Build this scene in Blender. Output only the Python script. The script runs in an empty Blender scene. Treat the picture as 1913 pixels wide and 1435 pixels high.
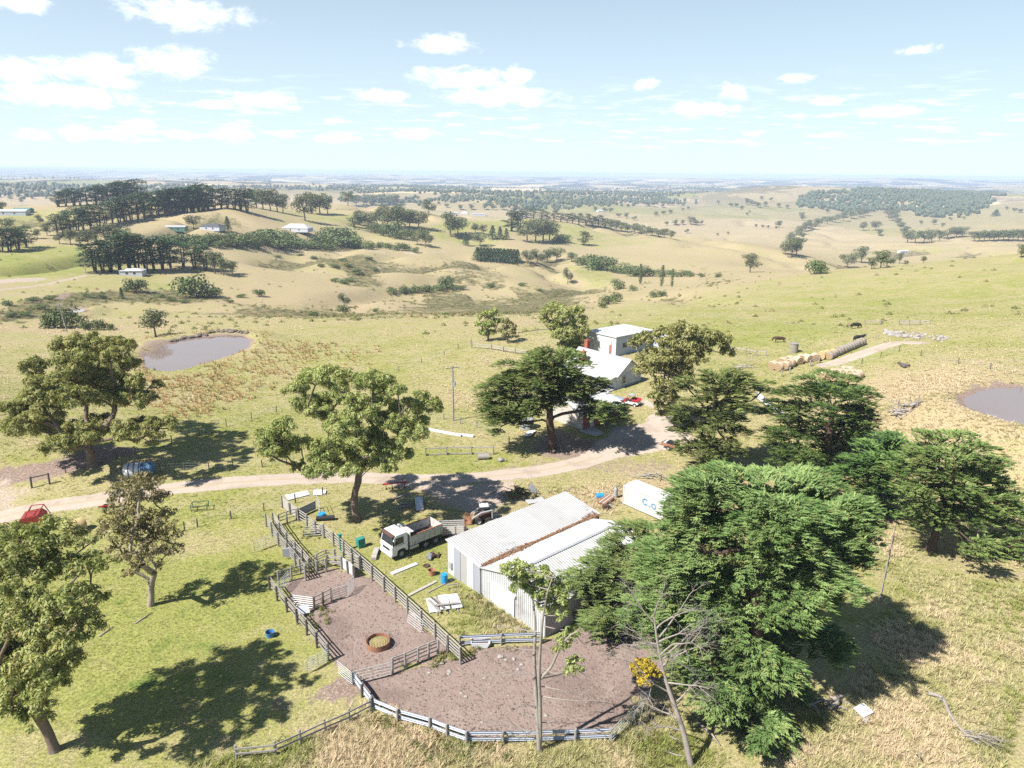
import bpy, bmesh, math, random
import numpy as np
from mathutils import Vector, Matrix

# ------------------------------------------------------------------ camera, sky, sun, exposure
SC = bpy.context.scene
COL = SC.collection
CAM_H = 40.0
PITCH = math.radians(16.6)
ROLL = math.radians(0.55)
PW, PH, PF = 1913.0, 1435.0, 1327.0      # frame of the photograph and focal length in its pixels

cam_data = bpy.data.cameras.new('camera')
cam_data.sensor_width = 36.0
cam_data.lens = 36.0 * PF / PW
cam_data.clip_start = 0.5
cam_data.clip_end = 90000.0
cam = bpy.data.objects.new('camera', cam_data)
COL.objects.link(cam)
cam.matrix_world = (Matrix.Translation((0, 0, CAM_H)) @ Matrix.Rotation(math.radians(90) - PITCH, 4, 'X')
                    @ Matrix.Rotation(ROLL, 4, 'Z'))
SC.camera = cam

SUN_EL = math.radians(49)
SHADOW_AZ = math.radians(32)             # direction shadows fall, counter-clockwise from +x
sun_dir = Vector((-math.cos(SHADOW_AZ) * math.cos(SUN_EL), -math.sin(SHADOW_AZ) * math.cos(SUN_EL), math.sin(SUN_EL)))
sl = bpy.data.lights.new('sun', 'SUN')
sl.energy = 5.0
sl.angle = math.radians(0.53)
sl.color = (1.0, 0.95, 0.87)
sun = bpy.data.objects.new('sun', sl)
sun.rotation_euler = sun_dir.to_track_quat('Z', 'Y').to_euler()
COL.objects.link(sun)

SC.view_settings.view_transform = 'Standard'
SC.view_settings.look = 'None'
SC.view_settings.gamma = 1.0
SC.view_settings.exposure = 1.04
SC.view_settings.use_curve_mapping = False
SC.cycles.max_bounces = 6
SC.cycles.diffuse_bounces = 1
SC.cycles.glossy_bounces = 2
SC.cycles.transmission_bounces = 3
SC.cycles.transparent_max_bounces = 4
SC.cycles.volume_bounces = 1
SC.cycles.use_denoising = False

world = bpy.data.worlds.new('World')
SC.world = world
world.use_nodes = True
world.cycles.sampling_method = 'MANUAL'
world.cycles.sample_map_resolution = 256
wt = world.node_tree
wt.nodes.clear()


class NT:
    """short hand for building node trees"""
    def __init__(self, tree):
        self.t = tree

    def n(self, kind, **kw):
        nd = self.t.nodes.new(kind)
        for k, v in kw.items():
            setattr(nd, k, v)
        return nd

    def link(self, a, b):
        self.t.links.new(a, b)

    def put(self, sock, v):
        if isinstance(v, bpy.types.NodeSocket):
            self.t.links.new(v, sock)
        else:
            sock.default_value = v

    def m(self, op, a, b=None, c=None, clamp=False):
        nd = self.n('ShaderNodeMath', operation=op)
        nd.use_clamp = clamp
        self.put(nd.inputs[0], a)
        if b is not None:
            self.put(nd.inputs[1], b)
        if c is not None:
            self.put(nd.inputs[2], c)
        return nd.outputs[0]

    def mix(self, f, a, b, blend='MIX'):
        nd = self.n('ShaderNodeMixRGB', blend_type=blend)
        self.put(nd.inputs[0], f)
        self.put(nd.inputs[1], a)
        self.put(nd.inputs[2], b)
        return nd.outputs[0]

    def ramp(self, f, lo, hi):
        nd = self.n('ShaderNodeMapRange', interpolation_type='SMOOTHSTEP')
        self.put(nd.inputs[0], f)
        nd.inputs[1].default_value = lo
        nd.inputs[2].default_value = hi
        return nd.outputs[0]

    def noise(self, vec, scale, detail=3.0, rough=0.55, dist=0.0):
        nd = self.n('ShaderNodeTexNoise')
        if vec is not None:
            self.link(vec, nd.inputs['Vector'])
        nd.inputs['Scale'].default_value = scale
        nd.inputs['Detail'].default_value = detail
        nd.inputs['Roughness'].default_value = rough
        nd.inputs['Distortion'].default_value = dist
        return nd.outputs[0]

    def mapped(self, vec, scale=(1, 1, 1), rot=(0, 0, 0)):
        nd = self.n('ShaderNodeMapping')
        self.link(vec, nd.inputs[0])
        nd.inputs['Rotation'].default_value = rot
        nd.inputs['Scale'].default_value = scale
        return nd.outputs[0]


def view_dir(px, py):
    """direction through a point of the photograph, in the world's axes"""
    u, v = (px - PW / 2) / PF, (py - PH / 2) / PF
    c, s = math.cos(ROLL), math.sin(ROLL)
    u, v = u * c + v * s, -u * s + v * c
    return np.array([u, math.cos(PITCH) - v * math.sin(PITCH), -math.sin(PITCH) - v * math.cos(PITCH)])


# --- the sky: physical daylight sky with fair-weather cumulus, repeating all round the horizon
w = NT(wt)
sky = w.n('ShaderNodeTexSky', sky_type='NISHITA')
sky.sun_disc = False
sky.sun_elevation = SUN_EL
sky.sun_rotation = math.atan2(sun_dir.x, sun_dir.y)
sky.altitude = 200.0
sky.air_density = 1.0
sky.dust_density = 1.0
sky.ozone_density = 1.0
tc = w.n('ShaderNodeTexCoord')
sep = w.n('ShaderNodeSeparateXYZ')
w.link(tc.outputs['Generated'], sep.inputs[0])
az = w.m('DEGREES', w.m('ARCTAN2', sep.outputs[0], sep.outputs[1]))
el = w.m('DEGREES', w.m('ARCSINE', sep.outputs[2]))
azw = w.m('WRAP', az, 45.0, -45.0)
comb = w.n('ShaderNodeCombineXYZ')
w.link(azw, comb.inputs[0])
w.link(w.m('MULTIPLY', el, 1.9), comb.inputs[1])
cn = w.noise(comb.outputs[0], 0.62, 6.0, 0.66, 0.5)
cn2 = w.noise(comb.outputs[0], 0.16, 3.0, 0.5)
nz = w.m('ADD', w.m('MULTIPLY', w.m('SUBTRACT', cn, 0.5), 2.1), w.m('MULTIPLY', w.m('SUBTRACT', cn2, 0.5), 0.8))
# cumulus: where they hang (photo x, y), half width and half height in degrees, strength
CLOUDS = [(355, 24, 3.9, 1.15, 1.0), (45, 8, 1.7, .6, .7), (328, 116, 2.6, 1.15, 1.0), (165, 128, 3.4, .9, .95), (30, 135, 1.8, .8, .85),
          (215, 152, 2.4, .7, .6), (120, 178, 4.6, .75, .75), (490, 186, 2.5, .6, .75), (395, 195, 2.0, .4, .4), (825, 82, 2.6, .7, .85),
          (870, 148, 4.3, .95, 1.0), (960, 140, 1.6, .7, .75), (940, 180, 4.9, .8, .95), (715, 181, 2.1, .55, .8), (1208, 157, 1.0, .45, .9),
          (1372, 173, 1.2, .65, .95), (1300, 204, 2.5, .55, .8), (1375, 204, .7, .3, .8), (1480, 146, 1.5, .4, .5), (1655, 206, 2.2, .5, .75), (1545, 186, 1.4, .4, .65),
          (1715, 93, 1.8, .4, .3), (265, 231, 1.0, .35, .8), (145, 250, 1.7, .6, .55), (215, 248, 1.5, .5, .55), (335, 252, 1.8, .4, .45),
          (440, 252, 1.8, .45, .55), (530, 253, 1.2, .3, .6), (630, 258, 2.2, .45, .5), (60, 250, 1.6, .45, .4), (770, 250, 2.0, .5, .4)]
near = {0: None, 1: None}
ae = w.n('ShaderNodeCombineXYZ')
w.link(azw, ae.inputs[0])
w.link(el, ae.inputs[1])
for (cx_, cy_, hw, hh, st) in CLOUDS:
    d = view_dir(cx_, cy_)
    a0 = math.degrees(math.atan2(d[0], d[1]))
    e0 = math.degrees(math.atan2(d[2], math.hypot(d[0], d[1])))
    ma = w.n('ShaderNodeVectorMath', operation='MULTIPLY_ADD')
    w.link(ae.outputs[0], ma.inputs[0])
    ma.inputs[1].default_value = (1 / hw, 1 / hh, 0)
    ma.inputs[2].default_value = (-a0 / hw, -e0 / hh, 0)
    ln = w.n('ShaderNodeVectorMath', operation='LENGTH')
    w.link(ma.outputs[0], ln.inputs[0])
    k_ = 1 if st > 0.65 else 0
    near[k_] = ln.outputs['Value'] if near[k_] is None else w.m('MINIMUM', near[k_], ln.outputs['Value'])
cover = w.m('MULTIPLY', w.ramp(w.m('SUBTRACT', nz, near[1]), -1.15, -0.1), 0.85)
cover = w.m('MAXIMUM', cover, w.m('MULTIPLY', w.ramp(w.m('SUBTRACT', nz, near[0]), -1.0, -0.3), 0.5))
# long flat cloud streets low down
comb2 = w.n('ShaderNodeCombineXYZ')
w.link(w.m('MULTIPLY', azw, 0.32), comb2.inputs[0])
w.link(w.m('MULTIPLY', el, 2.4), comb2.inputs[1])
st_n = w.noise(comb2.outputs[0], 1.0, 5.0, 0.6)
band = w.m('MULTIPLY', w.ramp(el, 1.2, 2.6), w.m('SUBTRACT', 1.0, w.ramp(el, 3.8, 7.5)))
street = w.m('MULTIPLY', w.m('MULTIPLY', w.ramp(st_n, 0.5, 0.72), band), 0.5)
cover = w.m('MAXIMUM', cover, street)
veil = w.m('MULTIPLY', w.m('POWER', 2.718, w.m('DIVIDE', w.m('MAXIMUM', el, 0.0), -19.0)), 0.92)      # milky summer air low in the sky
skyc = w.mix(veil, w.mix(1.0, sky.outputs[0], (0.48, 0.72, 0.90, 1), 'MULTIPLY'), (10.7, 13.0, 14.5, 1))
cloudc = w.mix(w.ramp(cn, 0.35, 0.6), (15.5, 16, 16.8, 1), (18.5, 18.5, 18.5, 1))
allc = w.mix(cover, skyc, cloudc)
bg = w.n('ShaderNodeBackground')
w.link(allc, bg.inputs[0])
bg.inputs[1].default_value = 0.0445
wo = w.n('ShaderNodeOutputWorld')
w.link(bg.outputs[0], wo.inputs[0])

# ------------------------------------------------------------------ helpers
MATS = {}


def material(name, build):
    m = bpy.data.materials.new(name)
    m.use_nodes = True
    t = m.node_tree
    t.nodes.clear()
    k = NT(t)
    out = k.n('ShaderNodeOutputMaterial')
    build(k, out)
    MATS[name] = m
    return m


def plain(name, col, rough=0.7, var=0.18, scale=1.5, metal=0.0, stain=None, spec=0.3, stain_scale=0.6, stain_at=0.55):
    """painted / weathered surface: base colour broken up by noise, optional stain colour"""
    def b(k, out):
        p = k.n('ShaderNodeBsdfPrincipled')
        pos = k.n('ShaderNodeTexCoord').outputs['Object']
        n1 = k.noise(pos, scale, 4.0, 0.6)
        dark = tuple(c * (1 - var) for c in col) + (1,)
        lite = tuple(min(1, c * (1 + var)) for c in col) + (1,)
        c = k.mix(n1, dark, lite)
        if stain:
            n2 = k.noise(pos, stain_scale, 5.0, 0.65)
            c = k.mix(k.ramp(n2, stain_at, stain_at + 0.15), c, tuple(stain) + (1,))
        k.link(c, p.inputs['Base Color'])
        p.inputs['Roughness'].default_value = rough
        p.inputs['Metallic'].default_value = metal
        p.inputs['Specular IOR Level'].default_value = spec
        k.link(p.outputs[0], out.inputs[0])
    return material(name, b)


def leafy(name, c1, c2, c3=None, trans=0.3, scale=0.35, rough=0.6):
    """foliage: colour varies from clump to clump, light shines through a little"""
    def b(k, out):
        pos = k.n('ShaderNodeTexCoord').outputs['Object']
        n1 = k.noise(pos, scale, 3.0, 0.6)
        n2 = k.noise(pos, scale * 9, 2.0, 0.6)
        f = k.m('ADD', k.m('MULTIPLY', n1, 0.6), k.m('MULTIPLY', n2, 0.4))
        c = k.mix(k.ramp(f, 0.36, 0.64), tuple(c1) + (1,), tuple(c2) + (1,))
        if c3:
            n3 = k.noise(pos, scale * 5, 2.0, 0.6)
            c = k.mix(k.m('MULTIPLY', k.ramp(n3, 0.57, 0.68), 0.75), c, tuple(c3) + (1,))
        oi = k.n('ShaderNodeObjectInfo').outputs['Random']
        hs = k.n('ShaderNodeHueSaturation')
        k.link(k.m('ADD', 0.485, k.m('MULTIPLY', oi, 0.03)), hs.inputs['Hue'])
        k.link(k.m('ADD', 0.86, k.m('MULTIPLY', oi, 0.28)), hs.inputs['Value'])
        k.link(c, hs.inputs['Color'])
        d = k.n('ShaderNodeBsdfPrincipled')
        d.inputs['Roughness'].default_value = rough
        d.inputs['Specular IOR Level'].default_value = 0.25
        k.link(hs.outputs[0], d.inputs['Base Color'])
        tr = k.n('ShaderNodeBsdfTranslucent')
        k.link(k.mix(1.0, hs.outputs[0], (1.0, 1.05, 0.55, 1), 'MULTIPLY'), tr.inputs[0])
        ms = k.n('ShaderNodeMixShader')
        ms.inputs[0].default_value = trans
        k.link(d.outputs[0], ms.inputs[1])
        k.link(tr.outputs[0], ms.inputs[2])
        k.link(ms.outputs[0], out.inputs[0])
    return material(name, b)


def np_mesh(name, V, F, mat=None, smooth=False):
    """mesh from numpy arrays; F has 3 or 4 columns"""
    me = bpy.data.meshes.new(name)
    V = np.asarray(V, np.float32)
    F = np.asarray(F, np.int32)
    k = F.shape[1]
    me.vertices.add(len(V))
    me.vertices.foreach_set('co', V.ravel())
    me.loops.add(F.size)
    me.loops.foreach_set('vertex_index', F.ravel())
    me.polygons.add(len(F))
    me.polygons.foreach_set('loop_start', np.arange(0, F.size, k, dtype=np.int32))
    me.polygons.foreach_set('loop_total', np.full(len(F), k, np.int32))
    if smooth:
        me.polygons.foreach_set('use_smooth', np.ones(len(F), bool))
    me.update()
    me.validate()
    if mat:
        me.materials.append(MATS[mat] if isinstance(mat, str) else mat)
    return me


def tag(o, label=None, cat=None, group=None, kind=None):
    if label: o['label'] = label
    if cat: o['category'] = cat
    if group: o['group'] = group
    if kind: o['kind'] = kind
    return o


def link(name, me, parent=None, loc=None, rz=None):
    o = bpy.data.objects.new(name, me)
    COL.objects.link(o)
    if parent: o.parent = parent
    if loc is not None: o.location = loc
    if rz is not None: o.rotation_euler = (0, 0, rz)
    return o


def thing(name, label, cat, loc=(0, 0, 0), rz=0.0, group=None):
    o = link(name, None, None, loc, rz)
    o.empty_display_size = 0.3
    return tag(o, label, cat, group)


def copy_tree(o, parent=None):
    c = o.copy()
    COL.objects.link(c)
    c.parent = parent
    for ch in o.children:
        copy_tree(ch, c)
    return c


class MB:
    """collects boxes, bars, tubes and plates for ONE mesh"""
    def __init__(self):
        self.v, self.f = [], []

    def add(self, vs, fs):
        n = len(self.v)
        self.v += [tuple(map(float, p)) for p in vs]
        self.f += [tuple(i + n for i in f) for f in fs]
        return self

    def box(self, c, s, rz=0.0, rx=0.0, ry=0.0, taper=1.0):
        M = Matrix.Translation(c) @ Matrix.Rotation(rz, 4, 'Z') @ Matrix.Rotation(ry, 4, 'Y') @ Matrix.Rotation(rx, 4, 'X')
        vs = []
        for z in (-1, 1):
            k = 1.0 if z < 0 else taper
            for x, y in ((-1, -1), (1, -1), (1, 1), (-1, 1)):
                vs.append(M @ Vector((x * s[0] / 2 * k, y * s[1] / 2 * k, z * s[2] / 2)))
        return self.add(vs, [(3, 2, 1, 0), (4, 5, 6, 7), (0, 1, 5, 4), (1, 2, 6, 5), (2, 3, 7, 6), (3, 0, 4, 7)])

    def bar(self, p, q, wd, ht, up=(0, 0, 1)):
        p, q = Vector(p), Vector(q)
        d = (q - p).normalized()
        s = d.cross(Vector(up))
        if s.length < 1e-4: s = d.cross(Vector((1, 0, 0)))
        s.normalize()
        u = s.cross(d)
        vs = []
        for e in (p, q):
            for a, b in ((-1, -1), (1, -1), (1, 1), (-1, 1)):
                vs.append(e + s * (a * wd / 2) + u * (b * ht / 2))
        return self.add(vs, [(0, 1, 2, 3), (7, 6, 5, 4), (0, 4, 5, 1), (1, 5, 6, 2), (2, 6, 7, 3), (3, 7, 4, 0)])

    def tube(self, pts, rad, n=7, caps=True):
        pts = [Vector(p) for p in pts]
        if not hasattr(rad, '__len__'): rad = [rad] * len(pts)
        vs, fs = [], []
        ref = Vector((0.13, 0.31, 0.94))
        for i, p in enumerate(pts):
            d = (pts[min(i + 1, len(pts) - 1)] - pts[max(i - 1, 0)])
            if d.length < 1e-6: d = Vector((0, 0, 1))
            d.normalize()
            a = d.cross(ref)
            if a.length < 0.05: a = d.cross(Vector((1, 0, 0)))
            a.normalize()
            b = d.cross(a)
            for j in range(n):
                t = 2 * math.pi * j / n
                vs.append(p + (a * math.cos(t) + b * math.sin(t)) * rad[i])
        for i in range(len(pts) - 1):
            for j in range(n):
                k = (j + 1) % n
                fs.append((i * n + j, i * n + k, (i + 1) * n + k, (i + 1) * n + j))
        if caps:
            fs.append(tuple(range(n - 1, -1, -1)))
            fs.append(tuple(range((len(pts) - 1) * n, len(pts) * n)))
        return self.add(vs, fs)

    def cyl(self, c, r, h, n=16, axis='Z', r2=None):
        c = Vector(c)
        d = {'X': Vector((1, 0, 0)), 'Y': Vector((0, 1, 0)), 'Z': Vector((0, 0, 1))}[axis]
        return self.tube([c - d * h / 2, c + d * h / 2], [r, r if r2 is None else r2], n)

    def lathe(self, prof, n=20, c=(0, 0, 0), axis='Z'):
        """profile of (radius, height) turned about an axis through c"""
        vs, fs = [], []
        for r, h in prof:
            for j in range(n):
                t = 2 * math.pi * j / n
                p = (r * math.cos(t), r * math.sin(t), h)
                if axis == 'Y': p = (p[0], p[2], p[1])
                if axis == 'X': p = (p[2], p[0], p[1])
                vs.append((p[0] + c[0], p[1] + c[1], p[2] + c[2]))
        for i in range(len(prof) - 1):
            for j in range(n):
                k = (j + 1) % n
                fs.append((i * n + j, i * n + k, (i + 1) * n + k, (i + 1) * n + j))
        return self.add(vs, fs)

    def prism(self, poly, y0, y1):
        """polygon in x,z pushed along y"""
        n = len(poly)
        vs = [(x, y0, z) for x, z in poly] + [(x, y1, z) for x, z in poly]
        fs = [tuple(range(n)), tuple(range(2 * n - 1, n - 1, -1))]
        fs += [(i, i + n, (i + 1) % n + n, (i + 1) % n) for i in range(n)]
        return self.add(vs, fs)

    def mesh(self, name, mat, smooth=False, bevel=0.0):
        me = bpy.data.meshes.new(name)
        me.from_pydata(self.v, [], self.f)
        if bevel:
            bm = bmesh.new()
            bm.from_mesh(me)
            bmesh.ops.recalc_face_normals(bm, faces=bm.faces)
            bmesh.ops.bevel(bm, geom=bm.edges[:], offset=bevel, segments=2, affect='EDGES', clamp_overlap=True)
            bm.to_mesh(me)
            bm.free()
        else:
            bm = bmesh.new()
            bm.from_mesh(me)
            bmesh.ops.recalc_face_normals(bm, faces=bm.faces)
            bm.to_mesh(me)
            bm.free()
        if smooth:
            me.polygons.foreach_set('use_smooth', np.ones(len(me.polygons), bool))
        me.materials.append(MATS[mat])
        me.update()
        return me

    def obj(self, name, mat, parent=None, smooth=False, bevel=0.0, loc=None, rz=None):
        return link(name, self.mesh(name, mat, smooth, bevel), parent, loc, rz)


# ------------------------------------------------------------------ the lie of the land
def sight(px, py, dist):
    """ground point seen at (px, py) of the photograph, dist metres away over the ground"""
    d = view_dir(px, py)
    k = dist / math.hypot(d[0], d[1])
    return d[0] * k, d[1] * k, CAM_H + d[2] * k


ctrl = []
for px in (-250, 0, 240, 480, 720, 960, 1200, 1440, 1680, 1913, 2160):       # the farm stands on a level shoulder
    for py, z in ((1420, 0), (1100, 0), (900, 0)):
        d = view_dir(px, py)
        t = (z - CAM_H) / d[2]
        ctrl.append((d[0] * t, d[1] * t, z))
for a in range(-60, 61, 20):
    ctrl.append((22 * math.sin(math.radians(a)), 22 * math.cos(math.radians(a)), 0))
SIGHT = [
    # left: paddock, dam, gully, opposite rise
    (-250, 790, 128), (0, 790, 126), (240, 790, 122), (480, 790, 118), (720, 790, 114), (960, 790, 112),
    (-250, 700, 172), (0, 700, 170), (240, 700, 164), (480, 700, 155), (720, 700, 147), (960, 700, 141), (1150, 700, 139),
    (-250, 625, 235), (0, 625, 232), (240, 625, 220), (480, 625, 205), (720, 625, 197), (960, 625, 186), (1150, 640, 168),
    (-250, 575, 310), (0, 575, 308), (240, 575, 300), (480, 575, 295), (720, 575, 292), (960, 575, 280), (1100, 590, 245),
    (-250, 535, 370), (0, 535, 365), (240, 530, 372), (480, 535, 385), (720, 540, 392), (960, 545, 395), (1120, 555, 350),
    (-250, 500, 425), (0, 500, 425), (240, 500, 420), (480, 500, 455), (720, 505, 470), (960, 520, 470), (1100, 530, 470),
    (-250, 450, 560), (0, 455, 540), (170, 455, 535), (330, 458, 560), (480, 462, 590), (720, 465, 610), (880, 480, 590), (1000, 500, 560), (1150, 515, 560),
    (-250, 405, 760), (0, 408, 740), (150, 425, 640), (300, 415, 650), (400, 388, 700), (520, 400, 760), (620, 420, 760), (720, 440, 720), (880, 455, 720),
    (-250, 372, 1050), (0, 385, 980), (150, 382, 860), (280, 372, 880), (480, 383, 830), (600, 388, 920), (740, 384, 1020), (880, 408, 1010), (1000, 440, 880), (1000, 402, 1080),
    (1100, 480, 740), (1130, 445, 930), (1100, 424, 1000), (1250, 446, 930), (1270, 470, 800), (1400, 465, 800), (1400, 500, 650), (1260, 510, 600), (1480, 490, 760),
    # right: the home hill with its crest
    (1300, 700, 139), (1440, 690, 148), (1600, 700, 142), (1750, 740, 128), (1913, 770, 122), (2160, 800, 118),
    (1300, 620, 190), (1450, 620, 190), (1600, 612, 192), (1760, 620, 182), (1913, 640, 168), (2160, 650, 165),
    (1250, 575, 255), (1440, 560, 270), (1620, 550, 280), (1800, 540, 280), (2000, 535, 275), (2160, 535, 275),
    (1180, 572, 290), (1300, 540, 340), (1440, 516, 372), (1560, 503, 385), (1680, 490, 395), (1800, 478, 400), (1913, 468, 405), (2160, 452, 410),
    # valley and hills beyond the crest
    (1500, 474, 1050), (1620, 486, 1000), (1760, 474, 1080), (1913, 462, 1150), (2160, 450, 1200),
    (1300, 432, 1400), (1420, 440, 1350), (1560, 440, 1500), (1700, 440, 1500), (1850, 432, 1500), (2160, 420, 1600),
    (1250, 405, 1900), (1400, 402, 2000), (1540, 408, 2000), (1680, 414, 2000), (1830, 408, 1900), (1913, 395, 2100), (2160, 390, 2200),
    (1250, 378, 2600), (1400, 362, 3000), (1540, 380, 2500), (1700, 392, 2350), (1850, 380, 2500), (2160, 372, 2700),
    (1540, 355, 3200), (1700, 357, 3200), (1850, 366, 3000),
    # the plain
    (-250, 350, 2600), (0, 352, 2600), (300, 352, 2600), (600, 358, 2500), (850, 362, 2500), (1050, 368, 2500),
    (-250, 334, 6000), (0, 335, 6000), (400, 338, 6000), (800, 342, 6000), (1200, 346, 5600), (1540, 349, 5600), (1850, 352, 5600), (2160, 356, 5600),
    (-250, 323, 12000), (0, 324, 12000), (400, 328, 12000), (800, 333, 12000), (1200, 337, 12000), (1540, 340, 12000), (1850, 343, 12000), (2160, 347, 12000),
    (-250, 314, 22000), (30, 315, 22000), (180, 320, 22000), (400, 322.5, 22000), (800, 327.5, 22000), (1200, 332, 22000), (1540, 334, 22000), (1850, 338.5, 22000), (2160, 342, 22000),
]
for px, py, dist in SIGHT:
    ctrl.append(sight(px, py, dist))
for px, py, dist, z in [(1440, 516, 520, -24), (1560, 503, 540, -24), (1680, 490, 540, -20), (1800, 478, 540, -16), (1913, 468, 540, -12), (2160, 452, 540, -8),   # behind the crest
                        (1440, 516, 750, -52), (1680, 490, 760, -52), (1913, 468, 780, -48),
                        (0, 385, 1600, -48), (280, 372, 1500, -45), (480, 380, 1500, -48), (740, 384, 1600, -55), (1000, 402, 1600, -60), (1150, 424, 1500, -66),
                        (1400, 362, 4000, -60), (1600, 356, 4200, -70), (1850, 360, 4200, -70)]:
    x, y, _ = sight(px, py, dist)
    ctrl.append((x, y, z))
ctrl = np.array(ctrl)


def rbf_coord(x, y):
    a = np.degrees(np.arctan2(x, y))
    r = np.hypot(x, y)
    return np.stack([np.clip(a, -52, 52) / 9.0, np.log(np.maximum(r, 1.0)) / 0.27], -1)


def tps(d):
    return np.where(d > 1e-9, d * d * np.log(np.maximum(d, 1e-9)), 0.0)


P_ = rbf_coord(ctrl[:, 0], ctrl[:, 1])
D_ = np.linalg.norm(P_[:, None] - P_[None], axis=-1)
n_ = len(P_)
A_ = np.zeros((n_ + 3, n_ + 3))
A_[:n_, :n_] = tps(D_) + np.eye(n_) * 0.02
A_[:n_, n_] = 1
A_[:n_, n_ + 1:] = P_
A_[n_:, :n_] = A_[:n_, n_:].T
W_ = np.linalg.solve(A_, np.concatenate([ctrl[:, 2], np.zeros(3)]))

_rng = np.random.RandomState(5)
_G = _rng.rand(256, 256)


def vnoise(x, y):
    """smooth value noise, period 256"""
    xi, yi = np.floor(x).astype(int), np.floor(y).astype(int)
    fx, fy = x - xi, y - yi
    fx, fy = fx * fx * (3 - 2 * fx), fy * fy * (3 - 2 * fy)
    g = lambda i, j: _G[i % 256, j % 256]
    return (g(xi, yi) * (1 - fx) + g(xi + 1, yi) * fx) * (1 - fy) + (g(xi, yi + 1) * (1 - fx) + g(xi + 1, yi + 1) * fx) * fy


def fbm(x, y, oct=4, gain=0.5):
    s, a, t = 0.0, 1.0, 0.0
    for i in range(oct):
        s = s + a * (vnoise(x + 17.3 * i, y + 9.1 * i) - 0.5)
        t += a
        a *= gain
        x, y = x * 2.03, y * 2.03
    return s / t * 2


def crease(x, y):
    """1 along the little drainage lines that fold the slopes, 0 between them"""
    return np.exp(-(fbm(x / 170 + 11, y / 210 + 4, 3) / 0.10) ** 2)


def raw_height(x, y):
    shp = np.shape(x)
    x, y = np.ravel(x).astype(float), np.ravel(y).astype(float)
    q = rbf_coord(x, y)
    z = np.empty(len(q))
    for i in range(0, len(q), 20000):
        c = q[i:i + 20000]
        d = np.linalg.norm(c[:, None] - P_[None], axis=-1)
        z[i:i + 20000] = tps(d) @ W_[:n_] + W_[n_] + c @ W_[n_ + 1:]
    r = np.hypot(x, y)
    mid = np.clip((r - 110) / 250, 0, 1)
    far = np.clip((r - 1500) / 4000, 0, 1)
    mid2 = np.clip((r - 230) / 200, 0, 1)
    z += mid * (1 - far) * fbm(x / 75, y / 75, 4) * 1.3 + mid2 * (1 - far) * fbm(x / 280 + 3, y / 280, 3) * 8.0
    z += mid2 * (1 - far) * crease(x, y) * -7.0
    hil = np.clip((r - 850) / 500, 0, 1) * np.clip(1 - (r - 3200) / 2500, 0, 1)
    z += hil * fbm(x / 480 + 7, y / 620, 4) * 20
    z += far * (fbm(x / 2600 + 40, y / 1500, 4) * 70 + fbm(x / 420, y / 420, 3) * 11)
    z += np.clip((r - 20) / 60, 0, 1) * fbm(x / 9.0, y / 9.0, 3) * 0.16
    return z.reshape(shp)


# polar sheet of ground, close rings near the farm, reaching the horizon
ths = np.radians(np.concatenate([np.linspace(-180, -50, 24)[:-1], np.linspace(-50, -40, 30)[:-1], np.linspace(-40, 40, 500), np.linspace(40, 50, 30)[1:], np.linspace(50, 180, 24)[1:]]))
rs = [6, 14, 24, 32]
while rs[-1] < 38: rs.append(rs[-1] + 1.0)
while rs[-1] < 130: rs.append(rs[-1] + 0.7)
while rs[-1] < 450: rs.append(rs[-1] * 1.0085)
while rs[-1] < 4500: rs.append(rs[-1] * 1.0125)
while rs[-1] < 24500: rs.append(rs[-1] * 1.025)
rs = np.array(rs)
TH, RR = np.meshgrid(ths, rs)
GX, GY = RR * np.sin(TH), RR * np.cos(TH)
GZ = raw_height(GX, GY)
back = np.clip((np.abs(np.degrees(TH)) - 55) / 60, 0, 1)          # behind the camera the shoulder just runs on
GZ = GZ * (1 - back) + back * np.clip(GZ, -60, 12) * 0.3


def ground_z(x, y):
    """height of the ground sheet at x, y"""
    a = np.arctan2(x, y)
    r = np.hypot(x, y)
    i = np.clip(np.interp(r, rs, np.arange(len(rs))), 0, len(rs) - 1.001)
    j = np.clip(np.interp(a, ths, np.arange(len(ths))), 0, len(ths) - 1.001)
    i0, j0 = np.floor(i).astype(int), np.floor(j).astype(int)
    fi, fj = i - i0, j - j0
    return (GZ[i0, j0] * (1 - fi) * (1 - fj) + GZ[i0 + 1, j0] * fi * (1 - fj) + GZ[i0, j0 + 1] * (1 - fi) * fj + GZ[i0 + 1, j0 + 1] * fi * fj)


_T = np.concatenate([np.linspace(30, 500, 1900), np.geomspace(500, 24000, 1600)[1:]])


def at(px, py):
    """where the ground lies that the photograph shows at (px, py)"""
    d = view_dir(px, py)
    h = math.hypot(d[0], d[1])
    x, y, z = d[0] / h * _T, d[1] / h * _T, CAM_H + d[2] / h * _T
    g = ground_z(x, y)
    k = np.nonzero(z <= g)[0]
    if len(k) == 0:
        return Vector((x[-1], y[-1], g[-1]))
    i = k[0]
    if i == 0:
        return Vector((x[0], y[0], g[0]))
    a, b = z[i - 1] - g[i - 1], z[i] - g[i]
    f = a / (a - b)
    X, Y = x[i - 1] + f * (x[i] - x[i - 1]), y[i - 1] + f * (y[i] - y[i - 1])
    return Vector((X, Y, float(ground_z(np.array(X), np.array(Y)))))


def above(px, py, Y):
    """point in the upright plane y = Y behind (px, py)"""
    d = view_dir(px, py)
    return Vector((d[0] * Y / d[1], Y, CAM_H + d[2] * Y / d[1]))


def on_level(px, py, z):
    d = view_dir(px, py)
    t = (z - CAM_H) / d[2]
    return Vector((d[0] * t, d[1] * t, z))


def gz(x, y):
    return float(ground_z(np.array(float(x)), np.array(float(y))))


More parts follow.
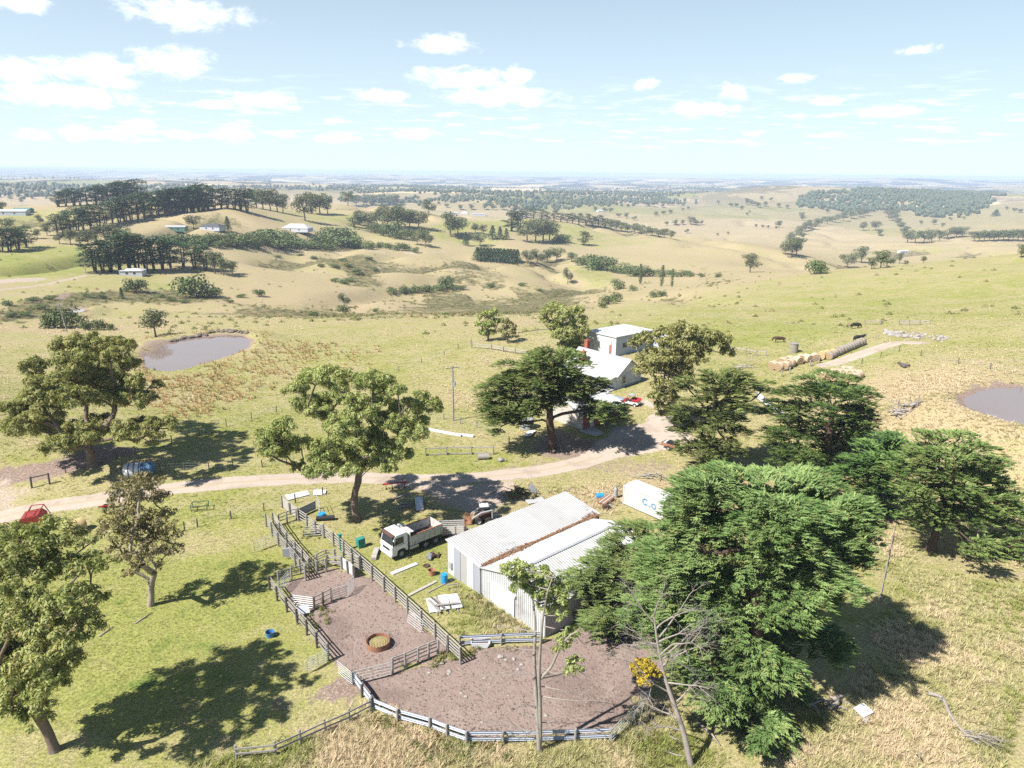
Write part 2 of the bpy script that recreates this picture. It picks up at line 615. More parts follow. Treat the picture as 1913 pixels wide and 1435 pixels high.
def poly_dist(x, y, poly):
    """signed distance to a polygon, negative inside"""
    P = np.asarray(poly, float)[:, :2]
    inside = np.zeros(np.shape(x), bool)
    best = np.full(np.shape(x), 1e9)
    for i in range(len(P)):
        (x1, y1), (x2, y2) = P[i - 1], P[i]
        c = ((y1 > y) != (y2 > y)) & (x < (x2 - x1) * (y - y1) / (y2 - y1 + 1e-12) + x1)
        inside ^= c
        dx, dy = x2 - x1, y2 - y1
        t = np.clip(((x - x1) * dx + (y - y1) * dy) / (dx * dx + dy * dy + 1e-12), 0, 1)
        best = np.minimum(best, np.hypot(x - x1 - t * dx, y - y1 - t * dy))
    return np.where(inside, -best, best)


def line_dist(x, y, pts):
    best = np.full(np.shape(x), 1e9)
    for (x1, y1), (x2, y2) in zip(pts[:-1], pts[1:]):
        dx, dy = x2 - x1, y2 - y1
        t = np.clip(((x - x1) * dx + (y - y1) * dy) / (dx * dx + dy * dy + 1e-12), 0, 1)
        best = np.minimum(best, np.hypot(x - x1 - t * dx, y - y1 - t * dy))
    return best


def smooth_line(pts, n=6):
    """Catmull-Rom through the points (2-D or 3-D)"""
    P = [np.array(p, float) for p in pts]
    P = [2 * P[0] - P[1]] + P + [2 * P[-1] - P[-2]]
    out = []
    for i in range(1, len(P) - 2):
        for k in range(n):
            t = k / n
            out.append(0.5 * (2 * P[i] + (P[i + 1] - P[i - 1]) * t + (2 * P[i - 1] - 5 * P[i] + 4 * P[i + 1] - P[i + 2]) * t ** 2 + (3 * P[i] - P[i - 1] - 3 * P[i + 1] + P[i + 2]) * t ** 3))
    out.append(P[-2])
    return out


# --- farm dams: dig the basins
POND_PX = {
    'left': [(268, 668), (272, 682), (290, 692), (330, 693), (365, 684), (420, 668), (458, 652), (467, 637), (452, 627), (400, 628), (345, 633), (318, 640), (290, 655)],
    'right': [(1803, 746), (1818, 736), (1850, 727), (1913, 722), (1985, 722), (2040, 745), (2010, 790), (1950, 800), (1895, 791), (1840, 773), (1805, 757)],
    'gully': [(118, 582), (132, 586), (152, 583), (158, 578), (140, 576)],
}
PONDS = {}
for nm, pl in POND_PX.items():
    c = at(sum(p[0] for p in pl) / len(pl), sum(p[1] for p in pl) / len(pl))
    zl = c.z - 0.25
    poly = [tuple(on_level(p[0], p[1], zl))[:2] for p in pl]
    poly = [tuple(p) for p in smooth_line(poly + [poly[0]], 7)[:-1]]
    pc = np.mean(poly, 0)
    poly = [tuple(pc + (np.array(p) - pc) * (1 + .05 * float(fbm(np.array(p[0] / 2.5), np.array(p[1] / 2.5), 3)))) for p in poly]
    PONDS[nm] = (poly, zl)
    cx = np.mean([p[0] for p in poly]); cy = np.mean([p[1] for p in poly])
    R_ = max(math.hypot(p[0] - cx, p[1] - cy) for p in poly)
    sel = np.hypot(GX - cx, GY - cy) < R_ + 16
    sd = poly_dist(GX[sel], GY[sel], poly)
    k = np.clip(1 - (sd - 0.5) / 11.0, 0, 1)
    k = k * k * (3 - 2 * k)
    target = zl + np.clip(sd * 0.30, -0.9, 0.9)
    GZ[sel] = GZ[sel] * (1 - k) + target * k

# ------------------------------------------------------------------ what grows where: greenness, straw, bare earth, gravel
def blob(field, px, py, rx, ry, amt, rot=0.0):
    c = at(px, py)
    dx, dy = GX - c.x, GY - c.y
    ca, sa = math.cos(rot), math.sin(rot)
    u, v = (dx * ca + dy * sa) / rx, (-dx * sa + dy * ca) / ry
    field += amt * np.exp(-(u * u + v * v))


green = np.full(GX.shape, 0.47)
dist_ = np.hypot(GX, GY)
green += 0.05 * np.clip((110 - dist_) / 60, -1, 1)
green -= 0.30 * np.clip((dist_ - 180) / 200, 0, 1)
for px, py, rx, ry, a in [
        (200, 1250, 16, 14, .22), (120, 1050, 18, 14, .20), (330, 1200, 9, 12, .12), (380, 960, 12, 7, .10), (420, 840, 24, 14, .16), (100, 720, 40, 30, .05), (560, 760, 30, 22, .08), (650, 690, 50, 30, .10),
        (860, 860, 8, 5, .45), (800, 1060, 9, 8, .30), (560, 1010, 9, 9, .06), (480, 1300, 8, 6, .05), (700, 620, 70, 40, .05),
        (1700, 560, 90, 60, .30), (1500, 600, 50, 30, .22), (1850, 520, 80, 60, .24), (1300, 590, 50, 30, .16), (1400, 640, 18, 12, .20), (1580, 660, 14, 8, .20),
        (80, 490, 60, 50, .55), (60, 420, 80, 60, .30), (200, 520, 60, 30, .28), (230, 590, 60, 12, .15), (620, 410, 90, 60, .30), (1050, 430, 110, 80, .36), (900, 415, 60, 40, .45), (650, 440, 60, 30, .18),
        (1120, 500, 30, 30, .30), (1000, 515, 30, 25, .10), (560, 490, 30, 18, .22), (640, 495, 40, 16, .25), (1700, 475, 60, 30, .5), (300, 440, 60, 60, .06),
        (1600, 1100, 12, 14, .15), (1850, 1180, 10, 12, .02), (1100, 1330, 6, 4, .05)]:
    blob(green, px, py, rx, ry, a)
for px, py, rx, ry, a in [
        (1750, 730, 18, 14, -.38), (1880, 870, 14, 12, -.34), (1640, 720, 14, 10, -.26), (1820, 1250, 12, 11, -.12), (1700, 1380, 14, 9, -.16), (1880, 1050, 9, 12, -.14), (650, 1400, 9, 5, -.26), (900, 1420, 12, 4, -.22),
        (985, 600, 30, 16, -.3), (1000, 640, 12, 10, -.3), (1050, 930, 12, 5, -.30), (1250, 905, 10, 6, -.34), (880, 740, 12, 7, -.28), (290, 860, 10, 5, -.16), (180, 900, 14, 5, -.18), (90, 615, 50, 12, -.34), (600, 560, 110, 40, -.22), (900, 580, 60, 30, -.25),
        (450, 500, 60, 40, -.12), (360, 420, 60, 50, -.12), (380, 1010, 9, 3, -.25), (300, 655, 30, 10, -.12), (400, 730, 26, 12, -.12), (270, 740, 20, 12, -.10)]:
    blob(green, px, py, rx, ry, a)

def ring(px_list):
    return [tuple(at(*p))[:2] for p in px_list]


def pasture(pxs, amt, edge=5.0):
    pl = ring(pxs)
    P = np.array(pl)
    c = P.mean(0)
    s = np.hypot(GX - c[0], GY - c[1]) < np.hypot(*(P - c).T).max() + 30
    sd = poly_dist(GX[s], GY[s], pl)
    k = np.clip(.5 - sd / (2 * edge), 0, 1)
    green[s] = green[s] * (1 - k) + (amt + (green[s] - .3) * .35) * k


bare = np.zeros(GX.shape)
gravel = np.zeros(GX.shape)
rush = np.zeros(GX.shape)           # rank tussocky growth


def soft_poly(field, poly, edge, amt=1.0, grow=0.0):
    P = np.array(poly)
    c = P.mean(0)
    R_ = np.hypot(*(P - c).T).max() + edge * 3 + 3
    s = np.hypot(GX - c[0], GY - c[1]) < R_
    sd = poly_dist(GX[s], GY[s], poly) - grow + fbm(GX[s] / 2.1, GY[s] / 2.1, 3) * edge * 1.1
    k = np.clip(0.5 - sd / (2 * edge), 0, 1)
    field[s] = np.maximum(field[s], k * amt)


def soft_line(field, pts, half, edge, amt=1.0):
    P = np.array(pts)
    lo, hi = P.min(0) - half - edge * 3, P.max(0) + half + edge * 3
    s = (GX > lo[0]) & (GX < hi[0]) & (GY > lo[1]) & (GY < hi[1])
    if not s.any(): return
    d = line_dist(GX[s], GY[s], [tuple(p) for p in pts]) - half + fbm(GX[s] / 1.7, GY[s] / 1.7, 3) * edge
    k = np.clip(0.5 - d / (2 * edge), 0, 1)
    field[s] = np.maximum(field[s], k * amt)


pasture([(1150, 600), (1230, 574), (1310, 546), (1440, 520), (1560, 506), (1680, 493), (1800, 481), (1913, 471), (2040, 462), (2040, 660), (1850, 650), (1700, 618), (1500, 606), (1300, 612)], .42, 3)
pasture([(-60, 462), (60, 458), (165, 462), (165, 505), (60, 520), (-60, 525)], .68)
pasture([(-60, 405), (90, 392), (130, 400), (100, 425), (-60, 440)], .5)
pasture([(240, 440), (300, 402), (390, 390), (470, 390), (470, 425), (330, 452), (270, 458)], .16)
pasture([(560, 405), (740, 390), (800, 405), (660, 420)], .58)
pasture([(960, 412), (1010, 410), (1230, 450), (1150, 462), (1000, 452)], .5)
pasture([(800, 425), (880, 412), (950, 415), (950, 450), (900, 462), (820, 450)], .6)
pasture([(940, 490), (1010, 505), (1080, 520), (1130, 540), (1040, 542), (985, 515)], .22, 3)
pasture([(1060, 495), (1140, 510), (1160, 525), (1130, 540), (1080, 518)], .62, 3)
pasture([(160, 515), (330, 520), (420, 522), (330, 545), (120, 555), (40, 545)], .46)
YARD_A = ring([(655, 1066), (700, 1082), (765, 1146), (850, 1216), (790, 1238), (732, 1250), (660, 1262), (632, 1245), (610, 1212), (578, 1164), (545, 1126), (528, 1092), (572, 1078), (612, 1062)])
YARD_B = ring([(652, 1266), (735, 1254), (792, 1242), (856, 1226), (930, 1210), (1010, 1208), (1080, 1172), (1180, 1150), (1240, 1190), (1240, 1260), (1196, 1308), (1150, 1372), (1000, 1375), (872, 1378), (800, 1352), (742, 1332), (692, 1310)])
soft_poly(bare, YARD_A, 0.7)
soft_poly(bare, YARD_B, 0.7)
for pl, amt in [([(590, 1270), (650, 1262), (690, 1300), (650, 1320), (585, 1300)], .8), ([(-60, 880), (60, 868), (200, 832), (260, 838), (190, 872), (60, 905), (-60, 925)], .85),
                ([(490, 1318), (540, 1270), (560, 1300), (520, 1340)], .5), ([(870, 880), (1000, 860), (1110, 850), (1250, 850), (1290, 880), (1180, 890), (1000, 880)], .5),
                ([(1040, 800), (1140, 830), (1160, 860), (1050, 860), (980, 840)], .8), ([(520, 1010), (560, 1012), (560, 1030), (520, 1030)], .6), ([(980, 860), (1080, 830), (960, 880), (900, 900)], .5),
                ([(1560, 1020), (1600, 1060), (1640, 1080), (1590, 1110)], .3)]:
    soft_poly(bare, ring(pl), 1.4, amt)
TRACK_PX = [(-120, 1000), (-40, 978), (60, 953), (180, 934), (300, 916), (420, 903), (540, 895), (650, 892), (760, 896), (870, 893), (960, 886), (1040, 874), (1110, 857), (1175, 834), (1222, 808)]
TRACK = [tuple(at(*p))[:2] for p in TRACK_PX]
TRACK = [tuple(p) for p in smooth_line(TRACK, 8)]
soft_line(gravel, TRACK, 1.8, 0.7, 0.9)
soft_poly(gravel, ring([(30, 880), (-60, 905), (-60, 1000), (40, 960), (70, 915)]), 1.6, .6)
APRON = ring([(1150, 800), (1205, 790), (1222, 765), (1195, 752), (1208, 745), (1245, 770), (1285, 790), (1300, 820), (1265, 838), (1200, 850), (1120, 862), (1060, 866), (1100, 838)])
soft_poly(gravel, APRON, 0.9, .95)
soft_poly(gravel, ring([(700, 900), (900, 900), (1000, 885), (960, 930), (930, 975), (860, 960), (800, 925)]), 1.6, .75)
BALE_TRACK = [tuple(p) for p in smooth_line([tuple(at(*p))[:2] for p in [(1545, 682), (1590, 668), (1630, 654), (1665, 643), (1690, 640), (1725, 641)]], 6)]
soft_line(gravel, BALE_TRACK, 2.0, 0.8, 0.8)
PALE = [(20, 523, 60, 523, .0)]
soft_line(gravel, [tuple(at(*p))[:2] for p in [(-30, 545), (60, 535), (120, 524), (160, 514), (230, 512)]], 2.2, 1.0, .75)          # lane to the small shed
soft_line(gravel, [tuple(at(*p))[:2] for p in [(-30, 527), (30, 524), (62, 522)]], 7, 3.0, .8)
soft_line(gravel, [tuple(at(*p))[:2] for p in [(380, 455), (480, 461), (600, 468), (700, 470), (780, 473), (830, 470)]], 2.0, 1.0, .8)
soft_line(gravel, [tuple(at(*p))[:2] for p in [(480, 385), (540, 400), (600, 414), (660, 424), (720, 436)]], 1.6, 1.2, .5)
soft_line(bare, [tuple(at(*p))[:2] for p in [(110, 560), (125, 548), (118, 552)]], 2.2, 1.0, .7)
soft_line(bare, [tuple(at(*p))[:2] for p in [(1600, 740), (1660, 790), (1700, 815)]], 0.9, 0.8, .35)
soft_line(bare, [tuple(at(*p))[:2] for p in [(1630, 745), (1690, 790), (1740, 820)]], 0.7, 0.8, .3)
for pl, wd, am in [([(330, 775), (400, 758), (480, 738), (560, 712), (650, 690)], .3, .34), ([(335, 783), (405, 766), (485, 746), (565, 720), (655, 697)], .3, .34), ([(300, 800), (420, 775), (540, 742)], .25, .28),
                   ([(60, 1010), (200, 1040), (330, 1090), (470, 1160), (560, 1230)], .25, .3), ([(500, 640), (620, 660), (760, 690), (860, 735)], .35, .3), ([(1400, 640), (1300, 655), (1230, 690)], .4, .3), ([(1620, 720), (1720, 770), (1850, 850), (1913, 900)], .5, .32),
                   ([(640, 930), (720, 985), (800, 1035), (870, 1100)], .3, .3), ([(1540, 600), (1650, 590), (1800, 600)], .35, .22), ([(200, 560), (330, 590), (480, 600), (650, 610)], .5, .3)]:
    soft_line(bare, [tuple(p) for p in smooth_line([tuple(at(*p))[:2] for p in pl], 5)], wd, .5, am)
for nm, (poly, zl) in PONDS.items():
    soft_poly(bare, poly, 1.4, .9, 1.2)
soft_poly(bare, ring([(262, 640), (300, 632), (320, 640), (270, 665), (245, 665)]), 1.5, .6)
# dark rank growth along the gully and the creek lines
for pl, amt in [([(0, 575), (60, 560), (130, 548), (180, 545), (250, 540), (380, 545), (420, 560), (330, 568), (200, 565), (90, 590), (0, 598)], .95),
                ([(590, 480), (680, 478), (700, 500), (660, 515), (610, 495)], .8), ([(620, 525), (680, 500), (720, 530), (700, 545), (640, 535)], .7), ([(700, 540), (850, 530), (860, 545), (720, 550)], .7),
                ([(400, 560), (560, 580), (700, 585), (820, 560), (1000, 560), (1100, 580), (1000, 590), (800, 595), (620, 600)], .45), ([(960, 560), (1060, 545), (1130, 570), (1060, 590)], .5),
                ([(830, 480), (900, 500), (960, 520), (930, 540), (850, 520)], .45), ([(1280, 490), (1330, 500), (1400, 520), (1330, 535)], .4),
                ([(1150, 625), (1230, 620), (1320, 625), (1250, 640)], .8), ([(1290, 680), (1340, 640), (1440, 640), (1400, 670)], .4), ([(1480, 650), (1580, 620), (1600, 635), (1500, 660)], .4)]:
    soft_poly(rush, ring(pl), 7.0, amt)

rush += np.clip((dist_ - 230) / 150, 0, 1) * np.clip(1 - (dist_ - 1100) / 600, 0, 1) * crease(GX, GY) * (0.25 + 0.6 * (fbm(GX / 60, GY / 60, 3) > 0.0))
rush = np.clip(rush, 0, 1)
# --- ground material
def ground_mat(k, out):
    p = k.n('ShaderNodeBsdfPrincipled')
    pos = k.n('ShaderNodeTexCoord').outputs['Object']
    def attr(nm):
        a = k.n('ShaderNodeAttribute')
        a.attribute_name = nm
        return a.outputs['Fac']
    g, b, gv, ru, fa = attr('green'), attr('bare'), attr('gravel'), attr('rush'), attr('far')
    n20 = k.noise(pos, 0.055, 4.0, 0.6)
    n3 = k.noise(pos, 0.33, 5.0, 0.62, 0.4)
    n1 = k.noise(pos, 1.4, 4.0, 0.65)
    nf = k.noise(pos, 5.0, 3.0, 0.7)
    streak = k.noise(k.mapped(pos, (0.05, 0.35, 1), (0, 0, 0.5)), 1.0, 4.0, 0.6)
    f = k.m('ADD', g, k.m('MULTIPLY', k.m('SUBTRACT', n20, 0.5), 1.15))
    f = k.m('ADD', f, k.m('MULTIPLY', k.m('SUBTRACT', n3, 0.5), 1.15))
    f = k.m('ADD', f, k.m('MULTIPLY', k.m('SUBTRACT', n1, 0.5), 0.55))
    f = k.m('ADD', f, k.m('MULTIPLY', k.m('SUBTRACT', streak, 0.5), 0.6))
    c = k.mix(k.ramp(f, 0.02, 0.42), (0.325, 0.264, 0.165, 1), (0.295, 0.265, 0.135, 1))
    c = k.mix(k.ramp(f, 0.38, 0.8), c, (0.228, 0.235, 0.074, 1))
    c = k.mix(k.ramp(f, 0.85, 1.2), c, (0.12, 0.17, 0.04, 1))
    # rank growth: olive-brown mottle
    rr = k.m('ADD', ru, k.m('MULTIPLY', k.m('SUBTRACT', k.noise(pos, 0.16, 4.0, 0.7), 0.5), 1.6))
    rc = k.mix(k.ramp(n3, 0.4, 0.6), (0.085, 0.082, 0.042, 1), (0.19, 0.165, 0.085, 1))
    c = k.mix(k.m('MULTIPLY', k.ramp(rr, 0.35, 0.75), k.ramp(ru, 0.02, 0.2)), c, rc)
    # distant paddocks, fenced off from each other
    vo = k.n('ShaderNodeTexVoronoi')
    wob = k.n('ShaderNodeVectorMath', operation='ADD')
    k.link(pos, wob.inputs[0])
    nv = k.n('ShaderNodeTexNoise')
    k.link(pos, nv.inputs['Vector'])
    nv.inputs['Scale'].default_value = 0.0016
    sc_ = k.n('ShaderNodeVectorMath', operation='SCALE')
    k.link(nv.outputs[1], sc_.inputs[0])
    sc_.inputs['Scale'].default_value = 260.0
    k.link(sc_.outputs[0], wob.inputs[1])
    k.link(wob.outputs[0], vo.inputs['Vector'])
    vo.inputs['Scale'].default_value = 1 / 420.0
    sv = k.n('ShaderNodeSeparateColor')
    k.link(vo.outputs['Color'], sv.inputs[0])
    pc = k.mix(k.ramp(sv.outputs[0], 0.3, 0.8), (0.34, 0.27, 0.195, 1), (0.24, 0.205, 0.125, 1))
    pc = k.mix(k.ramp(sv.outputs[1], 0.72, 0.8), pc, (0.17, 0.18, 0.07, 1))
    pc = k.mix(k.ramp(sv.outputs[2], 0.82, 0.9), pc, (0.52, 0.42, 0.28, 1))
    c = k.mix(k.m('MULTIPLY', fa, 0.75), c, pc)
    wood = k.ramp(k.noise(k.mapped(pos, (1, 0.7, 1)), 0.0019, 8.0, 0.7), 0.495, 0.53)
    fw = attr('farwood')
    c = k.mix(k.m('MULTIPLY', wood, fw), c, (0.035, 0.045, 0.035, 1))
    # bare earth and gravel
    ec = k.mix(n1, (0.185, 0.136, 0.116, 1), (0.26, 0.20, 0.174, 1))
    ec = k.mix(k.m('MULTIPLY', k.ramp(nf, 0.56, 0.7), 0.55), ec, (0.46, 0.39, 0.31, 1))
    ec = k.mix(k.m('MULTIPLY', k.ramp(n20, 0.5, 0.7), 0.35), ec, (0.20, 0.145, 0.115, 1))
    bf = k.m('ADD', b, k.m('MULTIPLY', k.m('SUBTRACT', n1, 0.5), 0.9))
    c = k.mix(k.m('MULTIPLY', k.ramp(bf, 0.36, 0.66), k.ramp(b, 0.0, 0.15)), c, ec)
    vc = k.mix(n1, (0.30, 0.24, 0.205, 1), (0.42, 0.35, 0.305, 1))
    vc = k.mix(k.m('MULTIPLY', k.ramp(nf, 0.55, 0.7), 0.5), vc, (0.47, 0.41, 0.36, 1))
    gf = k.m('ADD', gv, k.m('MULTIPLY', k.m('SUBTRACT', n3, 0.5), 0.8))
    c = k.mix(k.m('MULTIPLY', k.ramp(gf, 0.36, 0.72), k.ramp(gv, 0.0, 0.15)), c, vc)
    # fine mottling of the sward
    c = k.mix(k.m('MULTIPLY', k.m('SUBTRACT', 1.0, fa), 1.0), c, k.mix(k.ramp(nf, 0.3, 0.7), (0.72, 0.72, 0.70, 1), (1.3, 1.28, 1.2, 1)), 'MULTIPLY') if False else c
    mott = k.mix(k.ramp(nf, 0.32, 0.68), (0.70, 0.71, 0.68, 1), (1.26, 1.24, 1.2, 1))
    c = k.mix(1.0, c, mott, 'MULTIPLY')
    k.link(c, p.inputs['Base Color'])
    p.inputs['Roughness'].default_value = 0.95
    p.inputs['Specular IOR Level'].default_value = 0.08
    bp = k.n('ShaderNodeBump')
    bp.inputs['Strength'].default_value = 0.6
    bp.inputs['Distance'].default_value = 0.12
    k.link(k.m('ADD', nf, k.m('MULTIPLY', n1, 1.4)), bp.inputs['Height'])
    k.link(bp.outputs[0], p.inputs['Normal'])
    k.link(p.outputs[0], out.inputs[0])


material('ground', ground_mat)
nR, nT = GX.shape
idx = np.arange(nR * nT).reshape(nR, nT)
F_ = np.stack([idx[:-1, :-1], idx[:-1, 1:], idx[1:, 1:], idx[1:, :-1]], -1).reshape(-1, 4)
gm = np_mesh('ground', np.stack([GX, GY, GZ], -1).reshape(-1, 3), F_[:, ::-1], 'ground', smooth=True)
far_ = np.clip((dist_ - 900) / 1400, 0, 1)
farw_ = np.clip((dist_ - 2200) / 1500, 0, 1)
for nm, fld in (('green', green), ('bare', bare), ('gravel', gravel), ('rush', rush), ('far', far_), ('farwood', farw_)):
    a_ = gm.attributes.new(nm, 'FLOAT', 'POINT')
    a_.data.foreach_set('value', fld.astype(np.float32).ravel())
tag(link('ground', gm), kind='structure')


def field_at(fld, x, y):
    r = np.hypot(x, y)
    i = np.clip(np.rint(np.interp(r, rs, np.arange(len(rs)))).astype(int), 0, len(rs) - 1)
    j = np.clip(np.rint(np.interp(np.arctan2(x, y), ths, np.arange(len(ths)))).astype(int), 0, len(ths) - 1)
    return fld[i, j]


# --- the gravel driveway and the earth of the stock yards, laid on the ground
def gravel_mat(k, out):
    p = k.n('ShaderNodeBsdfPrincipled')
    pos = k.n('ShaderNodeTexCoord').outputs['Object']
    n1, nf, nw = k.noise(pos, 0.9, 5.0, 0.65), k.noise(pos, 5.0, 3.0, 0.7), k.noise(pos, 0.22, 4.0, 0.6)
    c = k.mix(n1, (0.32, 0.262, 0.215, 1), (0.45, 0.385, 0.325, 1))
    c = k.mix(k.m('MULTIPLY', k.ramp(nw, 0.5, 0.66), 0.5), c, (0.26, 0.20, 0.165, 1))
    a = k.n('ShaderNodeAttribute')
    a.attribute_name = 'mid'
    mid = k.m('ADD', a.outputs['Fac'], k.m('MULTIPLY', k.m('SUBTRACT', n1, 0.5), 1.1))
    c = k.mix(k.m('MULTIPLY', k.ramp(mid, 0.55, 0.95), 0.6), c, (0.33, 0.26, 0.16, 1))
    c = k.mix(1.0, c, k.mix(nf, (0.78, 0.78, 0.78, 1), (1.2, 1.2, 1.2, 1)), 'MULTIPLY')
    k.link(c, p.inputs['Base Color'])
    p.inputs['Roughness'].default_value = 0.95
    p.inputs['Specular IOR Level'].default_value = 0.08
    k.link(p.outputs[0], out.inputs[0])


def earth_mat(k, out):
    p = k.n('ShaderNodeBsdfPrincipled')
    pos = k.n('ShaderNodeTexCoord').outputs['Object']
    n1, nf, n20 = k.noise(pos, 1.4, 4.0, 0.65), k.noise(pos, 5.0, 3.0, 0.7), k.noise(pos, 0.12, 4.0, 0.6)
    c = k.mix(n1, (0.20, 0.148, 0.13, 1), (0.27, 0.208, 0.184, 1))
    c = k.mix(k.m('MULTIPLY', k.ramp(nf, 0.58, 0.72), 0.35), c, (0.46, 0.39, 0.32, 1))
    c = k.mix(k.m('MULTIPLY', k.ramp(n20, 0.5, 0.6), 0.5), c, (0.14, 0.103, 0.09, 1))
    c = k.mix(k.m('MULTIPLY', k.ramp(k.noise(pos, 0.3, 5.0, 0.7, 0.6), 0.56, 0.66), 0.55), c, (0.29, 0.235, 0.205, 1))
    k.link(c, p.inputs['Base Color'])
    p.inputs['Roughness'].default_value = 0.95
    p.inputs['Specular IOR Level'].default_value = 0.08
    bp = k.n('ShaderNodeBump')
    bp.inputs['Strength'].default_value = 0.6
    bp.inputs['Distance'].default_value = 0.15
    k.link(k.m('ADD', nf, k.m('MULTIPLY', n1, 1.5)), bp.inputs['Height'])
    k.link(bp.outputs[0], p.inputs['Normal'])
    k.link(p.outputs[0], out.inputs[0])


material('gravel', gravel_mat)
material('earth', earth_mat)


def lay_strip(name, pts, half, mat, lift=0.03):
    P = np.array(pts)
    d = np.gradient(P, axis=0)
    d /= np.linalg.norm(d, axis=1)[:, None]
    nrm = np.stack([-d[:, 1], d[:, 0]], -1)
    cols = np.linspace(-1, 1, 9)
    wob = half * (1 + 0.25 * fbm(P[:, 0] / 3.0, P[:, 1] / 3.0, 3))
    wob2 = half * (1 + 0.25 * fbm(P[:, 0] / 3.0 + 50, P[:, 1] / 3.0, 3))
    V, mid = [], []
    for c in cols:
        off = np.where(c < 0, wob, wob2) * c
        q = P + nrm * off[:, None]
        V.append(np.stack([q[:, 0], q[:, 1], ground_z(q[:, 0], q[:, 1]) + lift * (1 - abs(c) ** 3) + 0.006], -1))
        mid.append(np.full(len(P), 1 - min(1, abs(c) * 2.2)))
    V = np.stack(V, 1)
    i = np.arange(V.shape[0] * V.shape[1]).reshape(V.shape[:2])
    F = np.stack([i[:-1, :-1], i[1:, :-1], i[1:, 1:], i[:-1, 1:]], -1).reshape(-1, 4)
    me = np_mesh(name, V.reshape(-1, 3), F[:, ::-1], mat, True)
    a = me.attributes.new('mid', 'FLOAT', 'POINT')
    a.data.foreach_set('value', np.stack(mid, 1).astype(np.float32).ravel())
    return tag(link(name, me), kind='structure')


def lay_patch(name, poly, mat, step=0.45, lift=0.03, wob=0.9):
    """fine sheet cut to a wavering polygon"""
    P = np.array(poly)
    lo, hi = P.min(0) - 1, P.max(0) + 1
    xs, ys = np.arange(lo[0], hi[0], step), np.arange(lo[1], hi[1], step)
    X, Y = np.meshgrid(xs, ys)
    sd = poly_dist(X, Y, poly) + fbm(X / 1.6, Y / 1.6, 3) * wob
    i = np.arange(X.size).reshape(X.shape)
    q = np.stack([i[:-1, :-1], i[:-1, 1:], i[1:, 1:], i[1:, :-1]], -1).reshape(-1, 4)
    s = sd.ravel()
    q = q[(s[q] < 0).all(1)]
    used, inv = np.unique(q, return_inverse=True)
    V = np.stack([X.ravel()[used], Y.ravel()[used], ground_z(X.ravel()[used], Y.ravel()[used]) + lift * np.clip(-s[used], 0, 1) + 0.006], -1)
    me = np_mesh(name, V, inv.reshape(-1, 4), mat, True)
    return tag(link(name, me), kind='structure')


def densify(pts, step):
    out = [np.array(pts[0], float)]
    for p in pts[1:]:
        p = np.array(p, float)
        n = max(1, int(np.linalg.norm(p - out[-1]) / step))
        a = out[-1]
        out += [a + (p - a) * (i + 1) / n for i in range(n)]
    return out


lay_strip('gravel_track', densify(TRACK, 0.7), 1.75, 'gravel')
lay_strip('farm_track', densify(BALE_TRACK, 0.7), 1.9, 'gravel')
lay_patch('gravel_apron', APRON, 'gravel')
lay_patch('stock_yard_earth', YARD_A, 'earth')
lay_patch('holding_yard_earth', YARD_B, 'earth')


# --- water of the dams
def water_mat(k, out):
    p = k.n('ShaderNodeBsdfPrincipled')
    pos = k.n('ShaderNodeTexCoord').outputs['Object']
    n = k.noise(pos, 0.12, 3.0, 0.5)
    k.link(k.mix(n, (0.185, 0.135, 0.11, 1), (0.215, 0.165, 0.15, 1)), p.inputs['Base Color'])
    p.inputs['Roughness'].default_value = 0.04
    p.inputs['Specular IOR Level'].default_value = 1.0
    bp = k.n('ShaderNodeBump')
    bp.inputs['Strength'].default_value = 0.05
    bp.inputs['Distance'].default_value = 0.05
    k.link(k.noise(k.mapped(pos, (1, 2.2, 1)), 1.6, 3.0, 0.6), bp.inputs['Height'])
    k.link(bp.outputs[0], p.inputs['Normal'])
    k.link(p.outputs[0], out.inputs[0])


material('water', water_mat)
for nm, (poly, zl) in PONDS.items():
    P = np.array(poly)
    c = P.mean(0)
    P = c + (P - c) * 1.04
    V = [(c[0], c[1], zl)] + [(p[0], p[1], zl) for p in P]
    F = [(0, i + 1, (i + 1) % len(P) + 1) for i in range(len(P))]
    tag(link('dam_water', np_mesh('dam_water', V, F, 'water')), kind='structure')

# --- the air: one closed box of thin haze round camera and land
def haze_mat(k, out):
    v = k.n('ShaderNodeVolumePrincipled')
    v.inputs['Color'].default_value = (0.60, 0.74, 1.0, 1)
    v.inputs['Density'].default_value = HAZE
    v.inputs['Anisotropy'].default_value = 0.0
    k.link(v.outputs[0], out.inputs['Volume'])


HAZE = 0.5 / 3900.0
material('haze', haze_mat)
hz = MB().box((0, 0, -76), (50500, 50500, 250)).obj('haze', 'haze')
tag(hz, kind='stuff')

# ------------------------------------------------------------------ trees
leafy('gum_leaf', (0.19, 0.23, 0.065), (0.40, 0.42, 0.17), (0.40, 0.32, 0.14), 0.33, 0.3)
leafy('gum_leaf_pale', (0.20, 0.225, 0.075), (0.36, 0.36, 0.14), (0.38, 0.30, 0.14), 0.25, 0.3)
leafy('gum_leaf_dry', (0.17, 0.165, 0.07), (0.31, 0.28, 0.13), (0.34, 0.21, 0.12), 0.2, 0.5)
leafy('cypress_leaf', (0.055, 0.115, 0.03), (0.155, 0.24, 0.065), None, 0.12, 0.25)
leafy('cypress_leaf_olive', (0.075, 0.125, 0.03), (0.21, 0.265, 0.08), (0.29, 0.22, 0.11), 0.12, 0.3)
leafy('cypress_leaf_blue', (0.088, 0.145, 0.04), (0.225, 0.29, 0.10), (0.27, 0.27, 0.10), 0.08, 0.25)
leafy('yellow_leaf', (0.42, 0.34, 0.03), (0.62, 0.50, 0.06), (0.30, 0.30, 0.06), 0.25, 0.8)
